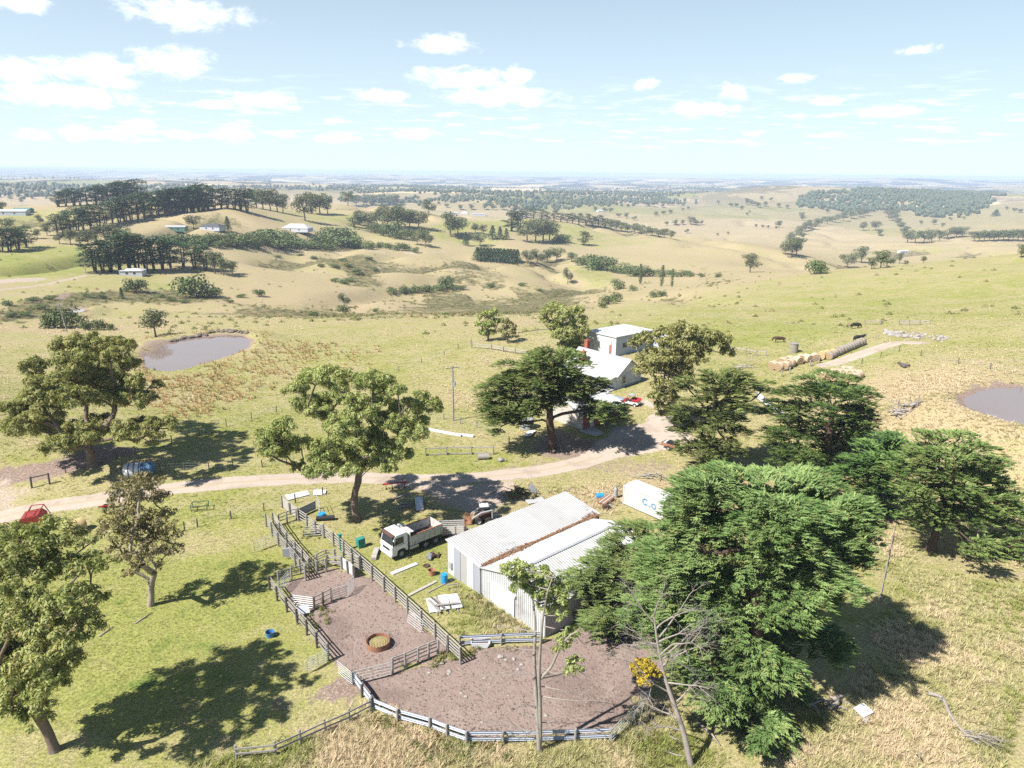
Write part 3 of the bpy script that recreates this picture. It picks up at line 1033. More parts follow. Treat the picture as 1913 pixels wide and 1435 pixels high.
leafy('far_gum_leaf', (0.10, 0.118, 0.055), (0.19, 0.205, 0.095), None, 0.1, 0.15)
leafy('far_cypress_leaf', (0.042, 0.078, 0.032), (0.088, 0.14, 0.056), None, 0.06, 0.15)
leafy('far_bush_leaf', (0.075, 0.108, 0.038), (0.165, 0.205, 0.075), None, 0.1, 0.15)
plain('gum_bark', (0.17, 0.13, 0.105), 0.9, 0.35, 2.5, stain=(0.27, 0.23, 0.195), stain_scale=0.9, spec=0.1)
plain('pale_bark', (0.28, 0.24, 0.205), 0.9, 0.3, 2.5, stain=(0.19, 0.15, 0.12), stain_scale=1.1, spec=0.1)
plain('cypress_bark', (0.085, 0.06, 0.045), 0.95, 0.35, 3.0, spec=0.1)
plain('dead_wood', (0.27, 0.24, 0.22), 0.9, 0.35, 4.0, stain=(0.15, 0.125, 0.11), spec=0.1)


def unit(a):
    return a / np.maximum(np.linalg.norm(a, axis=-1, keepdims=True), 1e-9)


def kites(C, along, nrm, L, Wd, droop=0.0):
    """leaf-shaped quads: base, side, tip, side"""
    along = unit(along)
    side = unit(np.cross(along, nrm))
    n = len(C)
    L = np.broadcast_to(np.asarray(L, float), (n,))[:, None]
    Wd = np.broadcast_to(np.asarray(Wd, float), (n,))[:, None]
    b = C - along * L * 0.5
    t = C + along * L * 0.5
    up = unit(np.cross(side, along))
    m = C + along * L * 0.02 + up * (L * 0.10)
    t = t - np.array([0, 0, 1.0]) * (L * droop)
    V = np.stack([b, m - side * Wd * 0.5, t, m + side * Wd * 0.5], 1).reshape(-1, 3)
    F = np.arange(4 * n).reshape(n, 4)
    return V, F


def gum_clump(rng, c, R, dens=1.0, leaf=(0.55, 0.24), flat=0.62):
    """rounded umbrella of tufts, dense on top, open below"""
    k = int(9 + R * 4.5)
    d = unit(rng.normal(size=(k, 3)) * (1, 1, 0.75) + (0, 0, 0.35))
    tuft = c + d * R * (0.5 + 0.5 * rng.rand(k, 1)) * (1, 1, flat)
    r = R * (0.24 + 0.14 * rng.rand(k))
    out = []
    for tc_, tr in zip(tuft, r):
        n = max(6, int(2.3 * 2 * math.pi * tr * tr / (leaf[0] * leaf[1] * 0.5) * 0.55 * dens))
        e = unit(rng.normal(size=(n, 3)) + (0, 0, 0.45))
        pos = tc_ + e * tr * (0.35 + 0.85 * rng.rand(n, 1)) * (1, 1, 0.72)
        along = unit(np.cross(e, rng.normal(size=(n, 3))) + (0, 0, -0.45) + e * 0.3)
        out.append((pos, along, unit(e + rng.normal(size=(n, 3)) * 0.45)))
    C = np.concatenate([o[0] for o in out])
    s = 0.7 + 0.6 * rng.rand(len(C))
    return kites(C, np.concatenate([o[1] for o in out]), np.concatenate([o[2] for o in out]), leaf[0] * s, leaf[1] * s, 0.08), tuft


def cypress_clump(rng, c, R, trunk_xy, dens=1.0, leaf=(0.95, 0.2), plates=3):
    """shelves of feathery fronds that fan out from the trunk; a frond is five leaflets"""
    o = np.array([c[0] - trunk_xy[0], c[1] - trunk_xy[1], 0.0])
    far = np.linalg.norm(o)
    o = o / far if far > 0.5 else unit(rng.normal(size=3) * (1, 1, 0))
    out = []
    for p in range(plates):
        zoff = (p - (plates - 1) / 2) * R * 0.52 + rng.normal() * 0.1 * R
        Rp = R * (0.85 + 0.4 * rng.rand())
        n = int(dens * 1.5 * math.pi * Rp * Rp / (leaf[0] * leaf[1] * 1.6))
        a = rng.rand(n) * 2 * math.pi
        q = np.sqrt(rng.rand(n)) * Rp
        loc = np.stack([np.cos(a) * q, np.sin(a) * q, np.zeros(n)], -1)
        q2 = 0.8 + 0.3 * np.sin(a * rng.randint(5, 9) + rng.rand() * 6)      # the plate's edge breaks into fingers
        loc *= q2[:, None]
        rel = loc / max(Rp, 1e-3)
        h = -0.26 * Rp * (rel ** 2).sum(-1) + 0.05 * Rp * rng.normal(size=n)
        pos = c + (rng.normal(size=3) * (0.3, 0.3, 0) * R) + loc + np.stack([0 * h, 0 * h, h + zoff], -1)
        along = unit(loc / np.maximum(np.linalg.norm(loc, axis=1, keepdims=True), 1e-3) * 0.6 + o * 0.9 + rng.normal(size=(n, 3)) * (0.28, 0.28, 0.16) + (0, 0, 0.16))
        nrm = unit(rng.normal(size=(n, 3)) * 0.2 + (0, 0, 1.0))
        out.append((pos, along, nrm))
    P = np.concatenate([q[0] for q in out])
    A = unit(np.concatenate([q[1] for q in out]))
    N = np.concatenate([q[2] for q in out])
    S = unit(np.cross(A, N))
    L = leaf[0] * (0.65 + 0.7 * rng.rand(len(P)))[:, None]
    VV, FF = [], []
    for i, (ang, off, k) in enumerate([(-0.75, -0.22, 0.55), (0.75, -0.12, 0.55), (-0.5, 0.08, 0.5), (0.5, 0.16, 0.5), (0.0, 0.2, 0.85)]):
        d = A * math.cos(ang) + S * math.sin(ang)
        V, F = kites(P + A * L * off + d * L * k * 0.35, d, N, (L * k)[:, 0], leaf[1] * 0.95, -0.05)
        VV.append(V)
        FF.append(F + i * len(V))
    return np.concatenate(VV), np.concatenate(FF)


def grow_branches(rng, trunk, targets, r_base, r_tip=0.035, pull=0.35, power=0.45, sides=6, wiggle=0.05):
    """limbs from the trunk line to every target; returns a mesh builder"""
    nodes = [dict(p=np.array(p, float), parent=i - 1, n=0, plen=0.0) for i, p in enumerate(trunk)]
    for i in range(1, len(nodes)):
        nodes[i]['plen'] = nodes[i - 1]['plen'] + np.linalg.norm(nodes[i]['p'] - nodes[i - 1]['p'])
    chains = [list(range(len(nodes)))]
    order = sorted(range(len(targets)), key=lambda i: np.linalg.norm(targets[i] - nodes[len(trunk) - 1]['p']))
    for ti in order:
        t = np.array(targets[ti], float)
        best, bc = None, 1e9
        for i, nd in enumerate(nodes):
            if i < max(1, len(trunk) - 3): continue
            dv = t - nd['p']
            dd = np.linalg.norm(dv)
            cst = dd + pull * nd['plen'] + max(0, nd['p'][2] - t[2]) * 1.2
            if cst < bc: best, bc = i, cst
        s = nodes[best]
        pdir = s['p'] - nodes[max(s['parent'], 0)]['p']
        pdir = pdir / (np.linalg.norm(pdir) + 1e-6)
        dd = np.linalg.norm(t - s['p'])
        m1 = s['p'] + (pdir * 0.25 + (t - s['p']) / (dd + 1e-6) * 0.12 + np.array([0, 0, 0.02])) * dd
        m2 = t - (t - s['p']) * 0.3 + np.array([0, 0, -0.04 * dd]) + rng.normal(size=3) * wiggle * dd
        k = max(3, min(7, int(dd / 1.1)))
        ch = [best]
        last = best
        for j in range(1, k + 1):
            u = j / k
            p = (1 - u) ** 3 * s['p'] + 3 * (1 - u) ** 2 * u * m1 + 3 * (1 - u) * u * u * m2 + u ** 3 * t
            if j < k: p = p + rng.normal(size=3) * wiggle * 0.5
            nodes.append(dict(p=p, parent=last, n=0, plen=nodes[last]['plen'] + np.linalg.norm(p - nodes[last]['p'])))
            last = len(nodes) - 1
            ch.append(last)
        chains.append(ch)
        i = last
        while i >= 0:
            nodes[i]['n'] += 1
            i = nodes[i]['parent']
    tot = max(1, nodes[0]['n'])
    for nd in nodes:
        nd['r'] = max(r_tip, r_base * (max(nd['n'], 0.5) / tot) ** power)
    mb = MB()
    for ci, ch in enumerate(chains):
        rad = [nodes[i]['r'] for i in ch]
        if ci == 0:
            rad[0] *= 1.45
        else:
            rad[0] = min(rad[0], rad[1] * 1.5)
        mb.tube([nodes[i]['p'] for i in ch], rad, sides if max(rad) > 0.12 else 4, caps=False)
    return mb


def spread_depth(clumps, seed, k=1.0):
    """give every clump of a crown its own depth so that the crown is round"""
    rng = np.random.RandomState(seed)
    P = np.array([(c[0], c[1]) for c in clumps], float)
    mid = (P.max(0) + P.min(0)) / 2
    hw = (P[:, 0].max() - P[:, 0].min()) / 2 + 1
    hh = (P[:, 1].max() - P[:, 1].min()) / 2 + 1
    u, v = (P[:, 0] - mid[0]) / hw, (P[:, 1] - mid[1]) / hh
    return (-v * 0.40 + rng.uniform(-0.55, 0.55, len(P)) * np.sqrt(np.clip(1.05 - u * u, 0.05, 1))) * hw * k


def crown_tree(name, label, cat, base_px, clumps, seed, kind='gum', trunk_px=None, leaf_mat='gum_leaf', bark='gum_bark', r_base=0.55,
               dens=1.0, leaf=None, depth=1.0, fork=0.25, group=None, rscale=1.0, pull=0.35, extra=None):
    rng = np.random.RandomState(seed)
    b = at(*base_px)
    mpp = math.sqrt(b.x ** 2 + b.y ** 2 + CAM_H ** 2) / PF            # metres per photo pixel there
    dep = spread_depth(clumps, seed, depth)
    pts, Rs = [], []
    for (cx, cy, cr), dd in zip(clumps, dep):
        Y = b.y + dd * mpp
        p = np.array(above(cx, cy, Y))
        g = gz(p[0], p[1])
        p[2] = max(p[2], g + cr * mpp * 0.55 + 0.2)
        pts.append(p - np.array(b))
        Rs.append(cr * mpp * Y / b.y * rscale)
    pts = np.array(pts)
    root = thing(name, label, cat, b, 0.0, group)
    top = pts[:, 2].max()
    if trunk_px:
        tl = [np.array(above(x, y, b.y)) - np.array(b) for x, y in trunk_px]
        tl = [np.array((tl[0][0], tl[0][1], -0.4))] + tl[1:]
    else:
        c = pts.mean(0)
        hF = top * fork
        tl = [np.array((0, 0, -0.4)), np.array((c[0] * 0.04, c[1] * 0.04, hF * 0.4)), np.array((c[0] * 0.10, c[1] * 0.10, hF * 0.75)), np.array((c[0] * 0.16, c[1] * 0.16, hF))]
        if kind == 'cypress':
            tl += [np.array((c[0] * 0.3, c[1] * 0.3, top * f)) for f in np.linspace(fork + 0.12, 0.85, 4)]
    VV, FF, off = [], [], 0
    targets = []
    for p, R in zip(pts, Rs):
        if kind == 'gum':
            (V, F), tufts = gum_clump(rng, p, R, dens, leaf or (0.52, 0.23))
            targets.append(p - np.array((0, 0, 0.35 * R)))
            for t in tufts[::3]:
                targets.append(t)
        else:
            V, F = cypress_clump(rng, p, R, (0, 0), dens, leaf or (0.9, 0.2))
            targets.append(p - np.array((0, 0, 0.2 * R)))
        VV.append(V)
        FF.append(F + off)
        off += len(V)
    mb = grow_branches(rng, tl, targets, r_base, 0.03, pull, 0.42 if kind == 'gum' else 0.5)
    if extra: extra(mb, rng, b)
    mb.obj('trunk', bark, root, smooth=True)
    link('crown', np_mesh('crown', np.concatenate(VV), np.concatenate(FF), leaf_mat), root)
    return root


def zoomed(ox, oy, sc, lst):
    return [(ox + x / sc, oy + y / sc, r / sc) for x, y, r in lst]


Z = 3.985
crown_tree('gum_tree', 'spreading gum tree with a leaning forked trunk beside the stock yard and truck', 'tree', (668, 973), zoomed(480, 640, Z, [
    (430, 280, 100), (560, 250, 110), (660, 270, 70), (300, 340, 80), (860, 290, 110), (960, 310, 80), (1050, 370, 70), (340, 480, 90), (440, 440, 90), (500, 520, 80), (620, 390, 90), (720, 440, 80),
    (850, 430, 110), (960, 480, 80), (780, 550, 110), (900, 580, 80), (640, 620, 110), (740, 680, 70), (1180, 440, 90), (1290, 470, 80), (1120, 560, 110), (1240, 600, 60), (1150, 680, 100), (1020, 610, 80),
    (90, 720, 110), (200, 640, 90), (200, 780, 110), (330, 760, 80), (120, 820, 70), (540, 800, 120), (480, 880, 90), (650, 870, 110), (770, 800, 110), (870, 740, 110), (960, 790, 110), (1050, 840, 80),
    (830, 910, 90), (930, 900, 80), (400, 960, 70), (320, 930, 60), (520, 960, 70), (1000, 940, 60), (700, 960, 70)]), 11,
    trunk_px=[(668, 973), (665, 962), (662, 950), (661, 938)], r_base=0.42, dens=1.05, rscale=1.14, leaf=(0.36, 0.125))
crown_tree('gum_tree', 'large round gum tree on the left standing between the dam and the gravel track', 'tree', (172, 870), zoomed(0, 600, Z, [
    (520, 180, 80), (620, 160, 80), (740, 180, 60), (860, 190, 80), (940, 180, 50), (250, 340, 80), (330, 330, 50), (560, 280, 90), (680, 260, 90), (820, 260, 80), (560, 380, 90), (700, 370, 80), (850, 350, 90),
    (950, 330, 60), (330, 470, 90), (480, 450, 90), (620, 470, 80), (760, 430, 80), (900, 470, 90), (1000, 450, 60), (960, 510, 80), (280, 560, 90), (420, 560, 90), (560, 560, 90), (700, 560, 80), (850, 580, 90),
    (980, 590, 80), (1070, 570, 60), (80, 650, 60), (200, 620, 80), (260, 680, 90), (380, 680, 90), (180, 770, 90), (300, 780, 80), (90, 780, 60), (440, 800, 80), (560, 820, 90), (700, 770, 90), (640, 870, 80),
    (500, 900, 80), (420, 920, 70), (720, 850, 70), (960, 800, 80), (1080, 790, 90), (1180, 740, 60), (1240, 770, 60), (1120, 870, 70), (880, 850, 60), (1170, 480, 40), (360, 940, 50)]), 12,
    trunk_px=[(172, 868), (171, 861), (170, 854), (169, 846)], r_base=0.62, dens=1.05, leaf=(0.42, 0.145), rscale=1.16)
crown_tree('gum_tree', 'big gum tree cut by the bottom left corner, throwing a long shadow over the grass', 'tree', (103, 1402), zoomed(0, 920, 2.785, [
    (30, 260, 90), (130, 230, 80), (230, 230, 90), (320, 260, 80), (430, 270, 50), (60, 340, 90), (170, 320, 80), (240, 400, 80), (340, 370, 60), (450, 360, 60), (530, 360, 50), (400, 410, 50), (350, 520, 40),
    (40, 420, 80), (130, 480, 90), (60, 590, 100), (160, 570, 80), (230, 620, 100), (330, 590, 90), (420, 570, 80), (500, 560, 50), (60, 680, 80), (270, 700, 90), (370, 660, 80), (470, 690, 60), (430, 740, 50),
    (40, 810, 100), (140, 790, 90), (240, 800, 90), (340, 830, 70), (60, 920, 100), (170, 900, 100), (270, 900, 90), (350, 880, 60), (50, 1020, 90), (150, 1010, 90), (240, 1010, 80), (310, 960, 60), (120, 1110, 70),
    (200, 1090, 60), (60, 1100, 60), (180, 1170, 60), (-90, 500, 100), (-100, 700, 100), (-90, 900, 100), (-80, 340, 90), (-110, 1020, 80)]), 13,
    trunk_px=[(103, 1402), (99, 1392), (95, 1382), (91, 1372)], r_base=0.36, dens=0.85, leaf=(0.30, 0.11), rscale=0.98, depth=0.9)
crown_tree('gum_tree', 'slender sparse gum with bare pale limbs standing alone on the left grass', 'tree', (281, 1131), zoomed(0, 920, 2.785, [
    (620, 40, 50), (700, 20, 60), (800, 30, 60), (600, 130, 60), (700, 120, 70), (800, 130, 60), (560, 200, 50), (660, 210, 60), (760, 210, 70), (850, 180, 50), (620, 270, 50), (720, 290, 60), (820, 270, 60),
    (900, 230, 40), (650, 330, 40), (740, 350, 50), (840, 330, 50), (900, 300, 40), (700, 400, 35), (800, 400, 35), (660, 420, 30), (720, -30, 60), (660, -60, 45), (760, -80, 40), (620, -20, 45), (810, -40, 40), (880, 110, 40)]), 14,
    trunk_px=[(281, 1131), (282, 1120), (283, 1110), (282, 1100)], leaf_mat='gum_leaf_dry', bark='pale_bark', r_base=0.3, dens=0.42, leaf=(0.3, 0.12), pull=0.15, rscale=1.1)
crown_tree('gum_tree', 'tall open gum tree growing against the back of the white flat roofed building', 'tree', (1073, 664), zoomed(860, 560, Z, [
    (700, 60, 60), (640, 110, 60), (760, 120, 70), (860, 90, 70), (880, 160, 60), (700, 190, 60), (620, 160, 40), (800, 220, 80), (900, 230, 60), (740, 270, 70), (840, 300, 80), (900, 310, 50), (780, 340, 60), (860, 360, 50)]), 15,
    r_base=0.3, dens=0.9, leaf=(0.6, 0.26), depth=0.8, rscale=1.1)
crown_tree('gum_tree', 'drooping yellow green gum tree right of the farmhouse gable', 'tree', (1262, 800), zoomed(860, 560, Z, [
    (1380, 290, 70), (1300, 330, 50), (1540, 250, 80), (1640, 230, 90), (1740, 260, 80), (1860, 260, 80), (1820, 330, 90), (1700, 340, 90), (1560, 340, 90), (1420, 400, 60), (1380, 440, 70), (1500, 440, 90),
    (1620, 430, 90), (1740, 430, 80), (1400, 500, 80), (1350, 530, 60), (1520, 540, 90), (1640, 540, 80), (1500, 640, 90), (1540, 720, 80), (1460, 720, 60), (1560, 800, 60), (1500, 850, 50), (1600, 640, 60), (1480, 780, 50), (1960, 300, 70), (1990, 380, 60)]), 16,
    leaf_mat='gum_leaf_pale', bark='pale_bark', r_base=0.3, dens=0.75, leaf=(0.5, 0.2), depth=0.7, pull=0.2, rscale=1.1)
crown_tree('gum_tree', 'bushy upright gum by the rail fence behind the house paddock', 'tree', (912, 637), [(905, 590, 14), (920, 585, 14), (898, 605, 12), (915, 605, 15), (930, 600, 12), (905, 622, 13), (922, 622, 12)], 17, r_base=0.25, dens=0.9, leaf=(0.55, 0.25), leaf_mat='gum_leaf')
crown_tree('gum_tree', 'brownish bushy gum at the fence corner behind the house paddock', 'tree', (948, 640), [(945, 605, 14), (955, 612, 12), (938, 618, 12), (950, 625, 13), (962, 625, 9)], 18, r_base=0.2, dens=0.9, leaf=(0.55, 0.25), leaf_mat='gum_leaf_dry')

crown_tree('cypress_tree', 'dark wide cypress with a massive black trunk in front of the farmhouse', 'tree', (1033, 838), zoomed(860, 560, Z, [
    (660, 400, 60), (560, 440, 70), (780, 440, 80), (860, 470, 60), (460, 500, 70), (620, 500, 90), (740, 520, 80), (880, 530, 70), (350, 550, 80), (480, 580, 80), (620, 590, 90), (760, 600, 80), (900, 610, 60), (260, 640, 80),
    (380, 660, 90), (520, 670, 80), (800, 660, 60), (930, 680, 60), (180, 690, 50), (260, 760, 80), (370, 770, 90), (500, 760, 70), (300, 850, 70), (420, 850, 60), (300, 930, 50), (960, 720, 50), (860, 700, 50),
    (1060, 620, 50), (620, 690, 70), (700, 640, 70), (560, 800, 60), (640, 770, 50), (720, 720, 55), (790, 735, 50), (450, 900, 50), (1030, 650, 40), (960, 800, 60), (1060, 810, 70), (1150, 820, 60), (1220, 850, 45)]), 21, 'cypress', leaf_mat='cypress_leaf_olive', bark='cypress_bark', r_base=0.62, dens=1.2, leaf=(0.72, 0.16), rscale=1.4,
    trunk_px=[(1033, 838), (1032, 824), (1030, 808), (1027, 790), (1027, 765)], depth=0.85, pull=0.1)
ZB = 3.118
crown_tree('cypress_tree', 'tall ragged cypress with a bare leaning side limb between the house and the container', 'tree', (1322, 886), zoomed(1300, 580, ZB, [
    (100, 380, 70), (200, 400, 80), (300, 410, 70), (400, 440, 50), (60, 460, 80), (180, 490, 90), (280, 520, 80), (60, 560, 80), (160, 600, 80), (40, 650, 80), (140, 700, 80), (230, 650, 70), (40, 760, 70), (150, 820, 80),
    (60, 850, 70), (220, 790, 60), (20, 920, 50), (120, 900, 60), (-60, 420, 60), (-80, 560, 70), (-70, 680, 70), (-60, 800, 60)]), 22, 'cypress', leaf_mat='cypress_leaf_olive', bark='cypress_bark', r_base=0.42, dens=1.0, leaf=(0.7, 0.15), depth=0.9)
crown_tree('cypress_tree', 'broad layered cypress in the middle of the row right of the container', 'tree', (1545, 888), zoomed(1300, 580, ZB, [
    (680, 430, 70), (800, 420, 80), (900, 440, 70), (960, 470, 50), (580, 490, 80), (720, 500, 90), (860, 510, 90), (980, 530, 60), (480, 560, 70), (600, 580, 90), (740, 590, 90), (880, 600, 90), (1000, 600, 70), (500, 660, 80),
    (620, 680, 90), (760, 690, 80), (900, 690, 80), (1000, 690, 60), (480, 760, 70), (600, 780, 80), (740, 790, 80), (870, 770, 70), (520, 840, 70), (640, 850, 70), (780, 850, 60)]), 23, 'cypress', leaf_mat='cypress_leaf', bark='cypress_bark', r_base=0.5, dens=1.0, leaf=(0.7, 0.15))
crown_tree('cypress_tree', 'small rounded bright green cypress between two larger layered ones', 'tree', (1650, 962), zoomed(1300, 580, ZB, [
    (1100, 760, 80), (1180, 790, 60), (1030, 810, 80), (940, 870, 80), (1060, 880, 90), (1170, 870, 70), (900, 950, 70), (1000, 970, 80), (1110, 970, 80), (1060, 1050, 70), (1100, 1130, 60), (1170, 1080, 50), (1130, 1180, 40)]), 24,
    'cypress', leaf_mat='cypress_leaf', bark='cypress_bark', r_base=0.4, dens=1.1, leaf=(0.7, 0.2), depth=0.8)
crown_tree('cypress_tree', 'spreading olive green cypress at the right edge with hanging bare twigs under it', 'tree', (1738, 1030), zoomed(1300, 580, ZB, [
    (1300, 790, 80), (1420, 770, 80), (1550, 790, 80), (1660, 830, 80), (1260, 870, 80), (1380, 870, 90), (1500, 880, 90), (1620, 910, 90), (1740, 920, 70), (1280, 970, 90), (1400, 980, 90), (1530, 1000, 90), (1660, 1000, 90),
    (1770, 1000, 60), (1300, 1080, 90), (1440, 1090, 90), (1570, 1100, 90), (1700, 1100, 90), (1800, 1120, 70), (1900, 1130, 70), (1330, 1170, 80), (1470, 1180, 80), (1600, 1180, 80), (1740, 1190, 70), (1850, 1190, 60),
    (1560, 1350, 70), (1680, 1370, 70), (1800, 1370, 70), (1900, 1360, 70)]), 25, 'cypress', leaf_mat='cypress_leaf_olive', bark='cypress_bark', r_base=0.5, dens=1.0, leaf=(0.68, 0.14))
BIG = [(x_, y_ + (20 if y_ < 1000 else 10 if y_ < 1080 else 0), r_) for x_, y_, r_ in [(1300, 890, 45), (1360, 880, 45), (1420, 890, 45), (1480, 900, 45), (1540, 905, 45), (1590, 925, 35), (1290, 918, 30), (1268, 968, 40), (1320, 945, 50), (1400, 945, 55), (1480, 950, 55), (1550, 955, 50), (1597, 965, 38),
       (1196, 988, 32), (1152, 996, 24), (1180, 1005, 45), (1245, 1018, 46), (1320, 1010, 55), (1400, 1010, 55), (1480, 1010, 55), (1550, 1010, 50), (1590, 1012, 30), (1118, 1045, 40), (1175, 1060, 50), (1250, 1070, 55), (1330, 1075, 55),
       (1410, 1075, 55), (1490, 1060, 45), (1550, 1050, 40), (1098, 1092, 36), (1155, 1120, 46), (1230, 1130, 50), (1310, 1135, 50), (1390, 1130, 46), (1460, 1110, 42), (1545, 1105, 28), (1118, 1148, 34), (1180, 1180, 38),
       (1262, 1190, 42), (1340, 1190, 44), (1405, 1180, 36), (1535, 1190, 34), (1560, 1205, 22), (1150, 1200, 24), (1290, 1250, 34), (1350, 1255, 40), (1420, 1240, 36), (1345, 1305, 36), (1405, 1310, 36), (1440, 1350, 40), (1390, 1350, 36), (1480, 1340, 26), (1410, 1380, 24), (1390, 1215, 38), (1440, 1195, 34), (1330, 1232, 36), (1455, 1155, 40), (1505, 1138, 36), (1375, 1275, 34), (1425, 1285, 32), (1470, 1260, 28)]]
crown_tree('cypress_tree', 'huge blue green cypress in the foreground overhanging the shed, casting the darkest shadow', 'tree', (1392, 1318), [c for c in BIG if c[0] >= 1215], 26, 'cypress', leaf_mat='cypress_leaf_blue', bark='cypress_bark', r_base=0.55,
           dens=1.45, leaf=(0.56, 0.10), depth=0.8, rscale=0.92)
crown_tree('cypress_tree', 'foreground cypress leaning its sprays over the near end of the corrugated shed roof', 'tree', (1222, 1180), [c for c in BIG if c[0] < 1215], 27, 'cypress', leaf_mat='cypress_leaf_blue', bark='cypress_bark', r_base=0.45, dens=1.4, leaf=(0.56, 0.10), rscale=0.9)


# --- half-bare and dead trees
def twig_spray(mb, rng, p, d, L, r, depth=3, spread=0.55, sag=0.0):
    """bare branch that forks again and again"""
    d = np.array(d, float)
    d /= np.linalg.norm(d)
    pts, rad = [np.array(p, float)], [r]
    n = 4
    for i in range(n):
        d = d + rng.normal(size=3) * 0.16 - np.array((0, 0, sag))
        d /= np.linalg.norm(d)
        pts.append(pts[-1] + d * L / n)
        rad.append(r * (1 - 0.72 * (i + 1) / n))
        if depth > 0 and i > 0:
            for _ in range(rng.randint(1, 3)):
                e = d + rng.normal(size=3) * spread
                twig_spray(mb, rng, pts[-1], e, L * rng.uniform(0.35, 0.6), r * 0.45, depth - 1, spread, sag)
    mb.tube(pts, rad, 5 if r > 0.04 else 3, caps=False)


def stem(mb, rng, pxs, Y, r0, r1, b):
    pts = [np.array(above(x, y, Y + dy)) - np.array(b) for x, y, dy in pxs]
    pts = [np.array(p) for p in smooth_line(pts, 4)]
    mb.tube(pts, list(np.linspace(r0, r1, len(pts))), 7, caps=False)
    return pts


def half_bare():
    rng = np.random.RandomState(31)
    b = at(1008, 1405)
    root = thing('gum_tree', 'tall thin half bare tree with twin grey stems in front of the shed', 'tree', b)
    mb = MB()
    zz = lambda x, y: (800 + x / 3.826, 1100 + y / 3.826)
    p1 = stem(mb, rng, [(1008, 1412, 0), (1005, 1350, 0), (1001, 1290, 0.2), (998, 1230, 0.3), (1000, 1170, 0.5), (995, 1120, 0.8), (985, 1085, 1.0)], b.y, 0.2, 0.04, b)
    p2 = stem(mb, rng, [(1009, 1390, 0), (1009, 1320, -0.1), (1007, 1262, -0.3), (1010, 1200, -0.5), (1015, 1150, -0.8), (1022, 1110, -1.0), (1032, 1080, -1.2)], b.y, 0.16, 0.04, b)
    p3 = stem(mb, rng, [(1010, 1268, -0.2), (1030, 1245, -0.6), (1044, 1215, -1.0), (1062, 1190, -1.3), (1080, 1178, -1.5)], b.y, 0.12, 0.03, b)
    for xy, dirx, L in [((1000, 1262), -1, 3.0), ((1010, 1268), 1, 2.6), ((1008, 1300), 1, 3.4), ((1003, 1320), -1, 1.6), ((1012, 1282), 1, 1.8), ((996, 1370), -1, 2.4), ((1000, 1215), -1, 2.0), ((1003, 1180), -1, 2.2), ((1016, 1170), 1, 3.0), ((1010, 1350), 1, 0.9), ((1000, 1340), -1, 1.0)]:
        p = np.array(above(xy[0], xy[1], b.y)) - np.array(b)
        twig_spray(mb, rng, p, (dirx, rng.uniform(-.6, .6), 0.15), L, 0.055, 2, 0.5, 0.02)
    cl = zoomed(760, 900, 3.826, [(760, 620, 55), (800, 680, 55), (860, 700, 55), (960, 640, 45), (960, 740, 75), (1060, 740, 65), (900, 780, 65), (1040, 820, 65), (1110, 760, 50), (1000, 870, 55), (1120, 880, 50), (1110, 960, 35), (1180, 1080, 45),
                                   (1130, 1130, 40), (1100, 1180, 35), (1200, 1300, 50), (1170, 1360, 35), (780, 760, 35), (880, 620, 35)])
    VV, FF, off = [], [], 0
    tg = []
    mpp = b.length / PF * 1.25
    for cx, cy, cr in cl:
        p = np.array(above(cx, cy, b.y + rng.uniform(-1.6, 1.6))) - np.array(b)
        (V, F), tf = gum_clump(rng, p, cr * mpp * 1.4, 1.1, (0.26, 0.10))
        VV.append(V); FF.append(F + off); off += len(V)
        base = min(p1[8:] + p2[8:] + p3[4:], key=lambda q: np.linalg.norm(q - p) + (3 if q[2] > p[2] else 0))
        mb.tube([base, (base + p) / 2 + rng.normal(size=3) * 0.15 - np.array((0, 0, 0.15)), p], [0.05, 0.035, 0.02], 4, caps=False)
        for t in tf[::2]:
            mb.tube([p, t], [0.02, 0.012], 3, caps=False)
    mb.obj('trunk', 'dead_wood', root, smooth=True)
    link('crown', np_mesh('crown', np.concatenate(VV), np.concatenate(FF), 'gum_leaf'), root)


half_bare()


